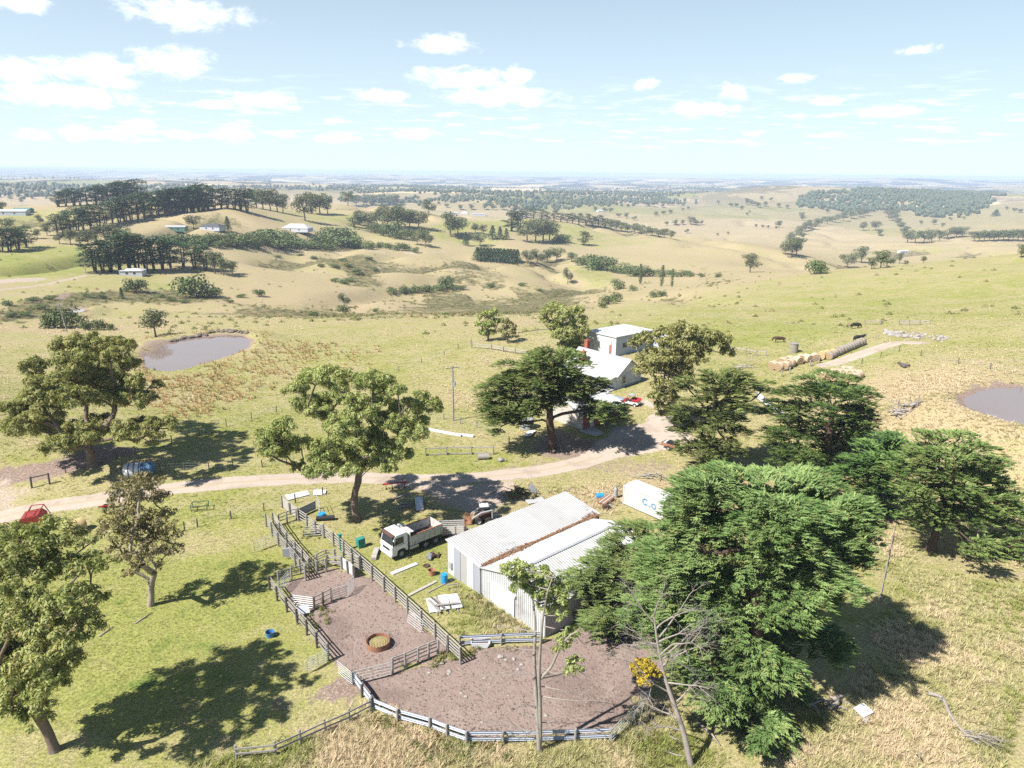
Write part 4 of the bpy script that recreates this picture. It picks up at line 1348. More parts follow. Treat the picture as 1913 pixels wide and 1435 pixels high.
def dead_tree():
    rng = np.random.RandomState(32)
    b = at(1292, 1432)
    root = thing('dead_tree', 'bare grey dead tree tangled with twigs below the foreground cypress', 'tree', b)
    mb = MB()
    st = stem(mb, rng, [(1293, 1440, 0), (1280, 1380, 0.2), (1266, 1335, 0.4), (1250, 1290, 0.7), (1238, 1250, 1.0), (1228, 1200, 1.2), (1222, 1150, 1.5)], b.y, 0.24, 0.05, b)
    for x, y, dx, dz, L in [(1252, 1295, -1, .6, 3.2), (1258, 1315, 1, .9, 2.4), (1240, 1255, -1, .5, 2.8), (1236, 1245, 1, 1.0, 3.2), (1230, 1210, -1, .8, 3.0), (1228, 1200, 1, .7, 3.2), (1225, 1175, 1, 1.1, 2.6), (1224, 1165, -1, 1.0, 2.6), (1232, 1190, .8, .9, 3.2), (1240, 1230, .6, 1.2, 3.4), (1235, 1205, -.8, .4, 2.6), (1243, 1245, .1, 1.3, 3.4), (1270, 1345, -1, .5, 2.6),
                            (1275, 1365, -1, .35, 2.2), (1245, 1275, 1, .5, 3.0), (1232, 1225, .4, 1.0, 3.0), (1222, 1150, .2, 1.2, 2.2), (1233, 1230, -.5, .6, 2.6)]:
        p = np.array(above(x, y, b.y + (1440 - y) / 290 * 1.5)) - np.array(b)
        twig_spray(mb, rng, p, (dx, rng.uniform(-.8, .5), dz), L, 0.075, 3, 0.55, 0.03)
    mb.obj('trunk', 'dead_wood', root, smooth=True)
    br = at(1288, 1372)
    for i, (pa, pb, r) in enumerate([((1228, 1318), (1262, 1345), .1), ((1300, 1350), (1345, 1395), .11), ((1246, 1375), (1278, 1398), .08), ((1243, 1405), (1290, 1428), .07)]):
        A, B = at(*pa), at(*pb)
        t = thing('fallen_branch', ['pale fallen branch lying left of the dead grey tree', 'crooked fallen branch lying right of the dead grey tree', 'thin fallen branch across the foot of the dead grey tree',
                                    'lowest fallen stick beside the dead grey tree at the picture bottom'][i], 'branch', A)
        m2 = MB()
        m2.tube([(0, 0, .1), tuple((B - A) * .35 + Vector((.1, -.2, .3))), tuple((B - A) * .7 + Vector((0, .2, .25))), tuple(B - A + Vector((0, 0, .1)))], [r, r * .9, r * .7, r * .35], 6)
        m2.obj('stick', 'dead_wood', t, smooth=True)


dead_tree()


def leafy_ball(name, label, cat, px, py, rpx, mat, seed, Y=None, n=5, leaf=(0.3, 0.15), z_up=None, dens=0.9):
    rng = np.random.RandomState(seed)
    b = at(px, py) if Y is None else above(px, py, Y)
    R = rpx * b.length / PF
    root = thing(name, label, cat, b)
    VV, FF, off = [], [], 0
    for i in range(n):
        c = rng.normal(size=3) * (0.5, 0.5, 0.35) * R + np.array((0, 0, 0.55 * R))
        (V, F), _ = gum_clump(rng, c, R * 0.62, dens, leaf, 0.8)
        VV.append(V); FF.append(F + off); off += len(V)
    link('foliage', np_mesh('foliage', np.concatenate(VV), np.concatenate(FF), mat), root)
    return root


yb = at(1203, 1310)
ybt = leafy_ball('mistletoe_clump', 'round bright yellow leafy clump hanging on the dead grey tree', 'mistletoe', 1203, 1262, 24, 'yellow_leaf', 33, Y=at(1292, 1432).y + 0.9, n=10, leaf=(0.2, 0.12), dens=1.6)
m_ = MB()
m_.tube([(0, 0, .4), (.7, 0, .35), (1.6, 0.1, .2)], [.05, .05, .06], 5)
m_.obj('stem', 'dead_wood', ybt, smooth=True)

# ------------------------------------------------------------------ trees further off (one mesh each, alike ones share it)
def far_tree_mesh(kind, seed):
    """unit tree about 1 m tall: trunk and crown as two material slots"""
    rng = np.random.RandomState(seed)
    VV, FF, off = [], [], 0
    mb = MB()
    def put(V, F):
        nonlocal off
        VV.append(V); FF.append(F + off); off += len(V)
    def shell(c, r, n, L, Wd, flat=0.8):
        e = unit(rng.normal(size=(n, 3)) + (0, 0, 0.3))
        pos = np.array(c) + e * np.array((r, r, r * flat)) * (0.6 + 0.5 * rng.rand(n, 1))
        al = unit(np.cross(e, rng.normal(size=(n, 3))) + e * 0.4)
        put(*kites(pos, al, unit(e + rng.normal(size=(n, 3)) * 0.4), L * (0.7 + 0.6 * rng.rand(n)), Wd))
    if kind == 'gum':
        mb.tube([(0, 0, -.05), (.01, 0, .2), (.02, .01, .42)], [.03, .022, .016], 5)
        for i in range(13):
            a = rng.rand() * 6.28
            q = 0.30 * math.sqrt(rng.rand())
            z = 0.36 + 0.54 * rng.rand()
            q *= 1.15 - abs(z - 0.62)
            c = np.array((q * math.cos(a), q * math.sin(a), z))
            shell(c, 0.15 + 0.06 * rng.rand(), 90, 0.058, 0.038)
            mb.tube([(.02, .01, .38), tuple(c * (0.6, 0.6, 0.82)), tuple(c)], [.013, .009, .004], 4, caps=False)
    elif kind == 'cypress':
        for k in range(3):
            x, y = rng.normal(size=2) * 0.05
            mb.tube([(x * .4, y * .4, -.05), (x, y, .3), (x * 1.4, y * 1.4, .7)], [.028, .02, .01], 5)
        for i in range(20):
            z = 0.24 + 0.72 * (i / 19)
            q = 0.30 * math.sqrt(rng.rand()) * (1.1 - 0.55 * max(0, z - 0.6) / 0.4)
            a = rng.rand() * 6.28
            c = np.array((q * math.cos(a), q * math.sin(a), z))
            n = 70
            al = rng.rand(n) * 6.28
            rr = np.sqrt(rng.rand(n)) * 0.2
            loc = np.stack([np.cos(al) * rr, np.sin(al) * rr, rng.normal(size=n) * 0.022 - rr * 0.15], -1)
            put(*kites(c + loc, unit(loc + (c * (1, 1, 0)) * 1.0 + (0, 0, 0.03)), unit(rng.normal(size=(n, 3)) * 0.35 + (0, 0, 1)), 0.075 * (0.7 + 0.6 * rng.rand(n)), 0.035))
    elif kind == 'bush':
        for i in range(9):
            c = rng.normal(size=3) * (0.32, 0.32, 0.12) + (0, 0, 0.42)
            shell(c, 0.36, 70, 0.13, 0.085, 0.9)
        for k in range(3):
            mb.tube([(0, 0, -.05), tuple(rng.normal(size=3) * (.2, .2, .05) + (0, 0, .4))], [.03, .015], 4)
    elif kind == 'poplar':
        mb.tube([(0, 0, -.05), (0, 0, .9)], [.022, .006], 5)
        for i in range(14):
            z = 0.12 + 0.82 * i / 13
            shell((rng.normal() * .012, rng.normal() * .012, z), 0.085 * (1 - abs(z - .4) * .9) + .02, 46, 0.05, 0.028, 1.3)
    elif kind == 'conifer':
        mb.tube([(0, 0, -.05), (0, 0, .8)], [.03, .01], 5)
        for i in range(10):
            z = 0.08 + 0.86 * i / 9
            shell((0, 0, z), 0.30 * (1.04 - z) + .03, 64, 0.08, 0.045, 0.5)
    V, F = np.concatenate(VV), np.concatenate(FF)
    tv, tf = np.array(mb.v), mb.f
    me = bpy.data.meshes.new('far_' + kind)
    allf = [tuple(f) for f in F.tolist()] + [tuple(i + len(V) for i in f) for f in tf]
    me.from_pydata(V.tolist() + tv.tolist(), [], allf)
    mt = {'gum': 'far_gum_leaf', 'cypress': 'far_cypress_leaf', 'bush': 'far_bush_leaf', 'poplar': 'far_bush_leaf', 'conifer': 'far_cypress_leaf'}[kind]
    me.materials.append(MATS[mt])
    me.materials.append(MATS['cypress_bark' if kind in ('cypress', 'conifer') else 'gum_bark'])
    mi = np.zeros(len(allf), np.int32)
    mi[len(F):] = 1
    me.polygons.foreach_set('material_index', mi)
    me.update()
    return me


FAR = {k: [far_tree_mesh(k, 100 + 7 * i + len(k)) for i in range(n)] for k, n in (('gum', 4), ('cypress', 4), ('bush', 3), ('poplar', 1), ('conifer', 2))}
_fr = random.Random(77)
NAME_OF = {'gum': ('gum_tree', 'tree'), 'cypress': ('cypress_tree', 'tree'), 'bush': ('shrub', 'shrub'), 'poplar': ('poplar_tree', 'tree'), 'conifer': ('conifer_tree', 'tree')}


def far_tree(kind, px, py, hpx, label, group=None, wide=1.0, dist=None):
    """tree whose foot stands at (px, py) and which looks hpx photo pixels tall"""
    b = at(px, py)
    h = hpx * b.y / PF * 1.04
    if dist:                                              # stands behind a brow: known by its distance and its top
        x, y, z = sight(px, py - hpx, dist)
        b = Vector((x, y, gz(x, y)))
        h = max(6.0, min(32.0, z - b.z))
    o = link(NAME_OF[kind][0], _fr.choice(FAR[kind]), None, (b.x, b.y, b.z - 0.02 * h), _fr.random() * 6.28)
    s = wide * _fr.uniform(0.92, 1.1) * (1.22 if kind == 'gum' else 1.0)
    o.scale = (h * s, h * s, h)
    if kind == 'bush': o.scale = (h * s * 0.95, h * s * 0.95, h * 1.05)
    tag(o, label, NAME_OF[kind][1], group)
    return o


_o = 'first second third fourth fifth sixth seventh eighth ninth tenth eleventh twelfth thirteenth fourteenth fifteenth sixteenth seventeenth eighteenth nineteenth twentieth'.split()
ORD = _o + ['twenty-' + q for q in _o[:9]] + ['thirtieth'] + ['thirty-' + q for q in _o[:9]]


def far_row(kind, pts, label, group, wide=1.0, dist=None):
    pts = sorted(pts)
    for i, (x, y, h) in enumerate(pts):
        far_tree(kind, x, y, h, label if len(pts) > 40 else f'{label}, {ORD[i]} from left', group, wide, dist)


def between(a, b, n, h0, h1, jit=2.0):
    r = random.Random(int(a[0] * 7 + b[0]))
    return [(a[0] + (b[0] - a[0]) * i / (n - 1) + r.uniform(-jit, jit), a[1] + (b[1] - a[1]) * i / (n - 1) + r.uniform(-jit, jit) * .3, h0 + (h1 - h0) * i / (n - 1) + r.uniform(-2, 2)) for i in range(n)]


far_tree('gum', 291, 629, 54, 'single round dark green tree standing on the bank of the left dam', wide=1.2)
far_row('bush', [(92, 613, 30), (112, 612, 40), (135, 613, 32)], 'dense dark shrub at the leaning power pole', 'dark shrubs by the left power pole')
far_row('bush', [(165, 617, 20), (187, 617, 22), (206, 617, 13)], 'small green shrub in the short row right of the leaning power pole', 'small shrubs right of the left power pole')
far_tree('bush', 256, 546, 28, 'round dark shrub in the left gully below the small white shed')
far_tree('conifer', 228, 559, 22, 'small pointed dark shrub at the left end of the gully scrub')
far_tree('bush', 368, 556, 46, 'tallest dark bushy tree in the left gully', wide=1.0)
far_tree('bush', 398, 556, 24, 'low dark bush against the right side of the tallest gully tree', wide=1.2)
far_tree('bush', 485, 554, 15, 'isolated small dark shrub at the right end of the left gully')
far_tree('bush', 240, 545, 16, 'low bush left of the round dark shrub in the gully')
far_row('bush', [(20, 592, 10), (48, 590, 9), (75, 578, 10), (15, 570, 10), (165, 556, 9), (190, 558, 9), (300, 556, 8), (320, 562, 8), (450, 556, 7), (130, 592, 8), (60, 562, 8), (95, 560, 9), (345, 566, 7), (430, 566, 7)], 'low olive scrub bush lining the left gully', 'scrub along the left gully', 1.8)
far_row('cypress', [(178, 508, 62), (194, 510, 60), (207, 508, 60), (224, 507, 66), (242, 506, 70), (257, 506, 66), (274, 506, 60), (289, 505, 62), (303, 504, 60), (320, 502, 54)], 'flat topped cypress in the stand behind the small white shed', 'cypress stand behind the small shed', 1.0)
far_row('cypress', [(342, 500, 50), (365, 503, 50), (384, 506, 42)], 'cypress on the right flank of the stand behind the small shed', 'right flank of the cypress stand', 1.25)
far_row('gum', [(402, 512, 42), (418, 515, 34), (434, 512, 26)], 'bare branched grey tree at the right end of the cypress stand', 'grey trees ending the cypress stand')
far_row('cypress', [(2, 471, 44), (18, 470, 44), (34, 467, 42), (50, 463, 40)], 'dark cypress of the block at the left picture edge', 'cypress block at the left edge', 1.2)
far_row('gum', [(12, 432, 26), (2, 398, 20), (40, 452, 20), (70, 446, 18), (75, 420, 18), (88, 440, 22)], 'grey green gum beside the dark block at the left edge', 'gums at the left edge')
far_row('cypress', between((104, 388), (255, 366), 12, 32, 32), 'dark cypress in the rear windbreak on the left hilltop', 'rear windbreak on the left hilltop', 1.25, 830)
far_row('cypress', between((106, 440), (236, 414), 11, 40, 44), 'dark cypress on the lower slope of the long left windbreak', 'lower part of the long windbreak', 1.05)
far_row('cypress', between((246, 412), (384, 394), 12, 44, 48), 'dark cypress in the middle of the long left windbreak', 'middle of the long windbreak', 1.05)
far_row('cypress', between((308, 386), (458, 385), 13, 36, 34), 'dark cypress on the crest of the long left windbreak', 'crest of the long windbreak', 1.1, 720)
far_row('gum', [(112, 456, 22), (132, 457, 28), (150, 457, 22), (165, 456, 26), (180, 454, 24), (200, 457, 38), (215, 459, 34), (232, 460, 32), (246, 458, 24)], 'pale gum below the long windbreak on the left', 'pale gums below the windbreak')
far_tree('gum', 362, 428, 27, 'single gum beside the green roofed farm shed on the left hill')
far_tree('conifer', 426, 432, 27, 'dark conical tree beside the dark roofed house on the left hill')
belt = [(310, 454, 17), (325, 456, 18), (340, 452, 16), (355, 454, 18), (370, 456, 16), (385, 459, 18), (400, 454, 20), (415, 457, 20), (430, 461, 20), (445, 455, 22), (460, 459, 20), (475, 456, 22), (490, 452, 25), (505, 461, 20), (520, 457, 24), (540, 450, 19),
        (555, 463, 17), (570, 463, 17), (590, 465, 15), (602, 461, 24), (625, 453, 30), (640, 457, 30), (650, 463, 24), (662, 461, 26), (408, 463, 14), (450, 464, 13), (480, 464, 14), (530, 464, 14), (610, 466, 12), (345, 462, 12), (380, 465, 11)]
far_row('bush', belt, 'green bush in the garden belt around the white roofed house', 'garden belt on the left hill', 1.6)
far_row('bush', [(690, 466, 17), (711, 464, 13), (727, 466, 13), (745, 468, 16), (760, 469, 14), (776, 472, 11)], 'roadside bush in the row trailing right from the garden belt', 'roadside bushes')
far_row('gum', [(476, 388, 34), (488, 388, 36), (502, 388, 36), (515, 389, 32), (526, 391, 28)], 'tall gum on the hilltop at the right end of the windbreak', 'hilltop gums by the windbreak end', 1.0, 800)
far_tree('gum', 570, 413, 46, 'tall gum with a bare lower trunk standing in front on the hill slope')
far_row('gum', [(583, 400, 38), (598, 400, 36), (612, 401, 32)], 'tall gum in the trio right of the bare trunked hill gum', 'hill gum trio', 1.1)
far_row('gum', [(650, 384, 24), (665, 385, 20), (680, 384, 20), (695, 384, 19), (712, 384, 20), (733, 384, 22), (740, 385, 20)], 'gum in the skyline row on the middle hilltop', 'skyline gums on the middle hill', 1.15)
far_tree('gum', 801, 402, 27, 'lone gum on the middle hill right of the skyline row')
far_tree('cypress', 662, 424, 22, 'dark cypress at the left end of the gum grove on the middle hill', wide=1.3)
far_row('gum', [(672, 422, 27), (690, 427, 32), (705, 422, 30), (725, 427, 37), (745, 427, 38), (765, 427, 34), (782, 427, 34), (715, 412, 28), (750, 412, 28)], 'gum in the grove on the middle hill slope', 'gum grove on the middle slope', 1.15)
far_row('bush', [(700, 434, 18), (715, 440, 18), (735, 442, 30), (750, 447, 22), (792, 442, 18), (725, 436, 20), (768, 446, 18)], 'shrubby tree along the lower edge of the middle gum grove', 'lower edge of the gum grove')
far_row('gum', [(780, 458, 24), (794, 462, 30)], 'gum at the foot of the middle grove beside the road', 'gums at the grove foot')
far_row('gum', [(842, 442, 43), (856, 440, 36)], 'big gum of the pair on the open middle slope', 'pair of big gums', 1.15)
far_tree('conifer', 870, 459, 25, 'dark round conifer below the pair of big gums', wide=1.1)
far_tree('gum', 897, 461, 28, 'gum next to the dark round conifer on the middle slope')
far_row('gum', [(888, 436, 18), (903, 438, 17)], 'small gum behind the dark round conifer', 'small gums on the middle slope')
far_row('conifer', [(920, 447, 25), (934, 447, 23), (946, 447, 20)], 'dark conifer of the trio left of the tall valley gums', 'conifer trio', 1.2)
far_row('conifer', [(892 + i * 6.2, 486 + i * .35, 24) for i in range(13)], 'dark conifer in the clipped hedge block of the middle valley', 'clipped conifer hedge', 1.5)
far_row('cypress', [(955, 432, 36), (970, 434, 38)], 'dark cypress behind the tall valley gums', 'dark valley cypresses', 1.2)
far_row('gum', [(985, 452, 40), (1000, 452, 40), (1015, 452, 42), (1026, 450, 36)], 'tall gum in the valley group left of the lone dark cypress', 'tall valley gums', 1.1)
far_row('bush', [(1040, 453, 17), (1054, 453, 17)], 'bushy tree between the tall valley gums and the lone cypress', 'bushes beside the tall gums')
far_tree('cypress', 1090, 458, 25, 'lone dark cypress on the green valley slope', wide=1.4)
far_row('cypress', between((962, 404), (1130, 426), 15, 17, 20), 'dark tree in the windbreak along the green slope crest', 'crest windbreak on the green slope', 1.2)
far_row('gum', between((1140, 430), (1252, 446), 11, 18, 16), 'gum in the lower half of the crest windbreak', 'lower crest windbreak', 1.2)
far_row('gum', [(985, 493, 24), (1003, 493, 26), (1022, 491, 24), (1040, 489, 28), (1068, 489, 19)], 'dark gum in the row right of the clipped hedge', 'gums right of the hedge', 1.2)
far_row('bush', [(1085, 496, 17), (1100, 500, 27), (1118, 504, 28), (1135, 506, 24), (1150, 509, 15), (1165, 511, 20), (1185, 516, 20), (1200, 517, 22), (1215, 516, 16), (1235, 517, 14), (1255, 517, 14), (1275, 517, 14), (1290, 517, 10), (1310, 518, 8), (1340, 518, 8)],
        'willowy green tree along the creek behind the poplars', 'creek trees behind the poplars', 1.2)
far_row('poplar', [(1196, 531, 37), (1236, 535, 39), (1255, 536, 33)], 'narrow upright poplar on the valley floor', 'three poplars')
far_tree('bush', 1155, 541, 20, 'round green tree on the valley floor left of the poplars')
far_tree('bush', 1183, 544, 12, 'small yellowish tree on the valley floor between round tree and poplars')
far_tree('gum', 1060, 531, 30, 'thin sparse tree on the pale striped paddock', wide=.7)
far_row('bush', [(1135, 569, 19), (1151, 564, 20), (1125, 576, 12), (1222, 556, 13), (1236, 554, 12)], 'small dark bush in the gully behind the white farm building', 'gully bushes behind the house')
far_tree('gum', 643, 574, 26, 'spindly small tree standing above a bush in the middle gully', wide=.9)
far_tree('bush', 642, 586, 18, 'dark bush at the foot of the spindly small gully tree')
far_tree('bush', 586, 591, 12, 'low dark bush left of the spindly gully tree', wide=1.3)
far_tree('bush', 702, 583, 8, 'tiny low bush right of the spindly gully tree', wide=1.3)
far_tree('bush', 833, 538, 24, 'taller dark tree in the scrub band on the middle slope')
far_row('bush', [(733, 547, 11), (752, 547, 13), (775, 547, 13), (800, 546, 15), (820, 543, 13), (846, 541, 11), (861, 541, 9)], 'dark bush in the scrub band on the middle slope', 'scrub band on the middle slope', 1.5)
far_tree('bush', 918, 538, 10, 'single small bush right of the scrub band')
far_row('bush', [(600, 498, 6), (625, 500, 7), (650, 498, 6), (665, 508, 7), (690, 485, 6), (640, 488, 6), (588, 484, 6), (700, 505, 6), (640, 530, 8), (655, 526, 7), (625, 526, 7), (672, 514, 7), (1010, 545, 6), (975, 534, 6), (560, 478, 5), (520, 482, 6)], 'tiny scrub bush on the grassy middle slope', 'scattered scrub on the middle slope', 2.0)
far_tree('bush', 1523, 512, 27, 'rounded glossy dark green tree on the crest of the right hill', wide=1.25)
far_tree('gum', 1401, 509, 34, 'lone gum with a clear trunk on the far slope', wide=1.1)
far_row('gum', [(1478, 481, 39), (1487, 479, 34), (1466, 476, 22)], 'gum in the tight clump above the right crest', 'gum clump above the crest')
far_row('gum', [(1582, 501, 29), (1608, 491, 30), (1628, 503, 22), (1645, 501, 32), (1656, 499, 24)], 'gum in the group peeping over the right hill crest', 'gums over the right crest', 1.15)
far_row('gum', [(1680, 492, 20), (1725, 491, 12), (1692, 497, 10)], 'small gum right of the group over the right crest', 'small gums over the right crest')
far_tree('gum', 1907, 482, 24, 'bare tree on the skyline of the right hill at the picture edge')
far_row('gum', [(1475, 453, 15), (1485, 446, 16), (1495, 439, 16), (1505, 433, 17), (1515, 429, 17), (1530, 423, 16), (1545, 419, 16), (1560, 416, 15), (1575, 413, 16), (1590, 409, 16), (1605, 406, 15), (1616, 404, 14), (1500, 446, 10), (1455, 425, 12)], 'gum in the curved creek line on the right', 'curved creek line', 1.3)
far_row('gum', [(1612, 431, 16), (1636, 431, 19), (1642, 441, 14)], 'gum standing in the open paddock below the far forest', 'paddock gums below the forest')
far_row('gum', [(1660, 406, 14), (1668, 413, 14), (1676, 421, 14), (1683, 429, 14), (1690, 438, 15), (1664, 398, 13), (1672, 404, 12)], 'gum in the straight line running down from the forest', 'gum line below the forest', 1.3)
far_row('gum', [(1695, 453, 22), (1710, 454, 22), (1725, 453, 20), (1740, 451, 24), (1755, 451, 18), (1770, 447, 20), (1785, 445, 20), (1797, 443, 18)], 'gum in the valley grove below the forest', 'valley grove below the forest', 1.3)
far_row('gum', [(1820 + i * 9, 451 - i * .1, 20) for i in range(13)], 'gum in the plantation row at the right edge', 'plantation row at the right edge', 1.1)
far_tree('conifer', 1860, 404, 12, 'dark pyramid shaped tree clump right of the far forest', wide=2.2)
scat = [(1130, 397, 9), (1140, 398, 9), (1112, 394, 8), (1208, 385, 9), (1220, 386, 9), (1238, 388, 8), (1248, 384, 7), (1255, 384, 7), (1268, 384, 7), (1278, 384, 7), (1170, 408, 10), (1156, 406, 8), (1185, 412, 8), (1240, 402, 9), (1252, 400, 8), (1275, 395, 6), (1285, 392, 6), (1225, 404, 8),
        (1245, 422, 9), (1262, 421, 10), (1275, 420, 9), (1290, 420, 14), (1300, 421, 10), (1310, 420, 8), (1283, 436, 8), (1340, 440, 5), (1360, 438, 5), (1365, 387, 8), (1375, 388, 8), (1385, 392, 8), (1342, 382, 7), (1395, 383, 12), (1405, 385, 11), (1415, 388, 10), (1430, 386, 9), (1440, 376, 7), (1422, 374, 7),
        (1395, 402, 5), (1400, 398, 5), (1412, 425, 6), (1425, 426, 6), (1435, 427, 6), (1450, 428, 6), (1535, 392, 10), (1545, 398, 8), (1498, 412, 11), (1497, 404, 8), (1470, 390, 7), (1455, 388, 8), (1760, 425, 8), (1745, 420, 10), (1775, 412, 6), (1800, 410, 6), (1720, 420, 8), (1880, 392, 6), (1895, 396, 8), (1905, 398, 8),
        (860, 392, 9), (880, 392, 10), (905, 392, 11), (920, 393, 12), (940, 392, 11), (835, 388, 8), (820, 384, 7), (780, 374, 8), (765, 376, 8), (870, 376, 6), (900, 372, 6), (60, 372, 8), (20, 375, 9), (40, 380, 9), (80, 368, 8)]
far_row('gum', scat, 'small distant gum scattered over the far paddocks', 'scattered distant gums', 1.25)


# --- far-off woods that read as one mass
def wood_mass(name, label, spots, rng, hmin, hmax, mat, tri=10):
    """thousands of small leafy crowns joined into one mesh"""
    VV, FF, off = [], [], 0
    n = len(spots)
    X, Y = spots[:, 0], spots[:, 1]
    Zg = ground_z(X, Y)
    Hh = rng.uniform(hmin, hmax, n)
    # low dome: ring of 6, ring of 6, apex, jittered
    a = np.linspace(0, 2 * math.pi, 7)[:-1]
    prof = [(0.22, 0.0), (0.50, 0.45), (0.34, 0.82)]
    V = []
    for r, h in prof:
        rr = r * (0.8 + 0.45 * rng.rand(n, 6))
        V.append(np.stack([X[:, None] + np.cos(a) * rr * Hh[:, None], Y[:, None] + np.sin(a) * rr * Hh[:, None], Zg[:, None] + Hh[:, None] * (h + 0.12 * (rng.rand(n, 6) - .5))], -1))
    V.append(np.stack([X, Y, Zg + Hh], -1)[:, None])
    V = np.concatenate(V, 1)                                   # n,19,3
    f = []
    for ringi in (0, 1):
        for j in range(6):
            k = (j + 1) % 6
            f += [(ringi * 6 + j, ringi * 6 + k, ringi * 6 + 6 + k), (ringi * 6 + j, ringi * 6 + 6 + k, ringi * 6 + 6 + j)]
    for j in range(6):
        f.append((12 + j, 12 + (j + 1) % 6, 18))
    F = (np.array(f)[None] + (np.arange(n) * 19)[:, None, None]).reshape(-1, 3)
    o = link(name, np_mesh(name, V.reshape(-1, 3), F, mat))
    return tag(o, label, None, None, 'stuff')


leafy('wood_leaf', (0.045, 0.06, 0.034), (0.085, 0.10, 0.055), None, 0.05, 0.02)
rw = np.random.RandomState(9)
fpoly = ring([(1492, 392), (1500, 375), (1530, 362), (1600, 357), (1700, 357), (1800, 360), (1866, 366), (1850, 380), (1828, 392), (1790, 402), (1755, 410), (1712, 409), (1690, 396), (1640, 398), (1615, 404), (1580, 398), (1540, 388)])
fp = np.array(fpoly)
pp = np.stack([rw.uniform(fp[:, 0].min(), fp[:, 0].max(), 26000), rw.uniform(fp[:, 1].min(), fp[:, 1].max(), 26000)], -1)
sdp = poly_dist(pp[:, 0], pp[:, 1], fpoly)
pp = pp[sdp + fbm(pp[:, 0] / 90, pp[:, 1] / 90, 3) * 60 < 0][:8500]
wood_mass('forest', 'dense grey green forest covering the far hill on the right', pp, rw, 9, 14, 'wood_leaf')
sp = []
for px0, py0, px1, py1, n, wd in [(620, 348, 900, 352, 420, 90), (700, 360, 960, 366, 420, 60), (960, 375, 1240, 362, 600, 90), (1020, 368, 1240, 356, 500, 120), (830, 372, 960, 378, 240, 40), (1000, 352, 1300, 350, 500, 160),
                                 (0, 352, 160, 350, 300, 80), (0, 363, 120, 362, 200, 60), (300, 350, 480, 350, 260, 100), (540, 352, 700, 356, 260, 80), (940, 384, 1120, 380, 350, 50), (150, 358, 330, 352, 240, 80), (1120, 372, 1260, 378, 200, 40),
                                 (640, 372, 800, 378, 200, 40), (1180, 380, 1250, 374, 120, 40)]:
    A, B = at(px0, py0), at(px1, py1)
    t = rw.rand(n)
    q = np.stack([A.x + (B.x - A.x) * t, A.y + (B.y - A.y) * t], -1) + rw.normal(size=(n, 2)) * wd
    sp.append(q)
ang = np.radians(rw.uniform(-42, 42, 26000))
rr_ = np.exp(rw.uniform(math.log(4800), math.log(18000), 26000))
q = np.stack([rr_ * np.sin(ang), rr_ * np.cos(ang)], -1)
nn = fbm(q[:, 0] / 1300, q[:, 1] / 330, 3)
sp.append(q[nn > 0.22][:5200])
sp = np.concatenate(sp)
wood_mass('distant_woodland', 'far woodland and tree belts spread over the plain', sp[::2] if False else sp[rw.rand(len(sp)) < .7], rw, 6, 13, 'wood_leaf')

# ------------------------------------------------------------------ farm buildings
plain('zinc', (0.35, 0.352, 0.355), 0.5, 0.08, 0.8, stain=(0.25, 0.245, 0.235), stain_scale=0.35, spec=0.4)
plain('zinc_white', (0.46, 0.465, 0.47), 0.5, 0.06, 0.8, stain=(0.345, 0.335, 0.325), stain_scale=0.3, spec=0.4)
plain('zinc_wall', (0.28, 0.295, 0.33), 0.55, 0.08, 0.6, stain=(0.24, 0.25, 0.27), stain_scale=0.4)
plain('zinc_b', (0.335, 0.335, 0.332), 0.5, 0.1, 0.8, stain=(0.27, 0.255, 0.24), stain_scale=0.5, stain_at=0.6, spec=0.4)
plain('zinc_c', (0.36, 0.363, 0.37), 0.45, 0.08, 0.8, stain=(0.28, 0.27, 0.255), stain_scale=0.4, spec=0.4)
plain('zinc_white_b', (0.37, 0.365, 0.355), 0.5, 0.08, 0.8, stain=(0.31, 0.285, 0.26), stain_scale=0.5, stain_at=0.6)
plain('cream_metal', (0.32, 0.31, 0.305), 0.6, 0.07, 0.6)
plain('gutter', (0.30, 0.31, 0.33), 0.5, 0.15)
plain('dark_glass', (0.03, 0.035, 0.04), 0.08, 0.2, spec=0.6)
plain('white_paint', (0.50, 0.50, 0.50), 0.5, 0.05, 1.2, stain=(0.62, 0.60, 0.56), stain_scale=0.7, stain_at=0.62)
plain('panel_a', (0.42, 0.44, 0.49), 0.6, 0.05)
plain('panel_b', (0.36, 0.40, 0.48), 0.6, 0.05)
plain('panel_c', (0.50, 0.515, 0.54), 0.6, 0.05)
plain('red_brick', (0.34, 0.095, 0.07), 0.85, 0.25, 4.0, stain=(0.24, 0.075, 0.06))
plain('render_white', (0.42, 0.39, 0.35), 0.85, 0.1, 1.0, stain=(0.46, 0.41, 0.35), stain_scale=0.8)  # white render darkened: dappled tree shade put into its colour
plain('brick_red_wall', (0.27, 0.085, 0.07), 0.85, 0.25, 3.0)
plain('concrete', (0.42, 0.41, 0.40), 0.85, 0.12, 0.8, stain=(0.34, 0.33, 0.32))
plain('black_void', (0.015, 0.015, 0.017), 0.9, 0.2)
plain('leaf_litter', (0.23, 0.125, 0.07), 0.9, 0.35, 3.0)
plain('blue_paint', (0.03, 0.22, 0.45), 0.5, 0.1)
plain('rust', (0.26, 0.125, 0.075), 0.85, 0.35, 2.0, stain=(0.15, 0.08, 0.06))

RZ = math.atan2(0.666, 0.746)
UV = Vector((math.cos(RZ), math.sin(RZ), 0))
NV = Vector((-math.sin(RZ), math.cos(RZ), 0))


def frame_pt(o, x, y, z=0):
    return o + UV * x + NV * y + Vector((0, 0, z))


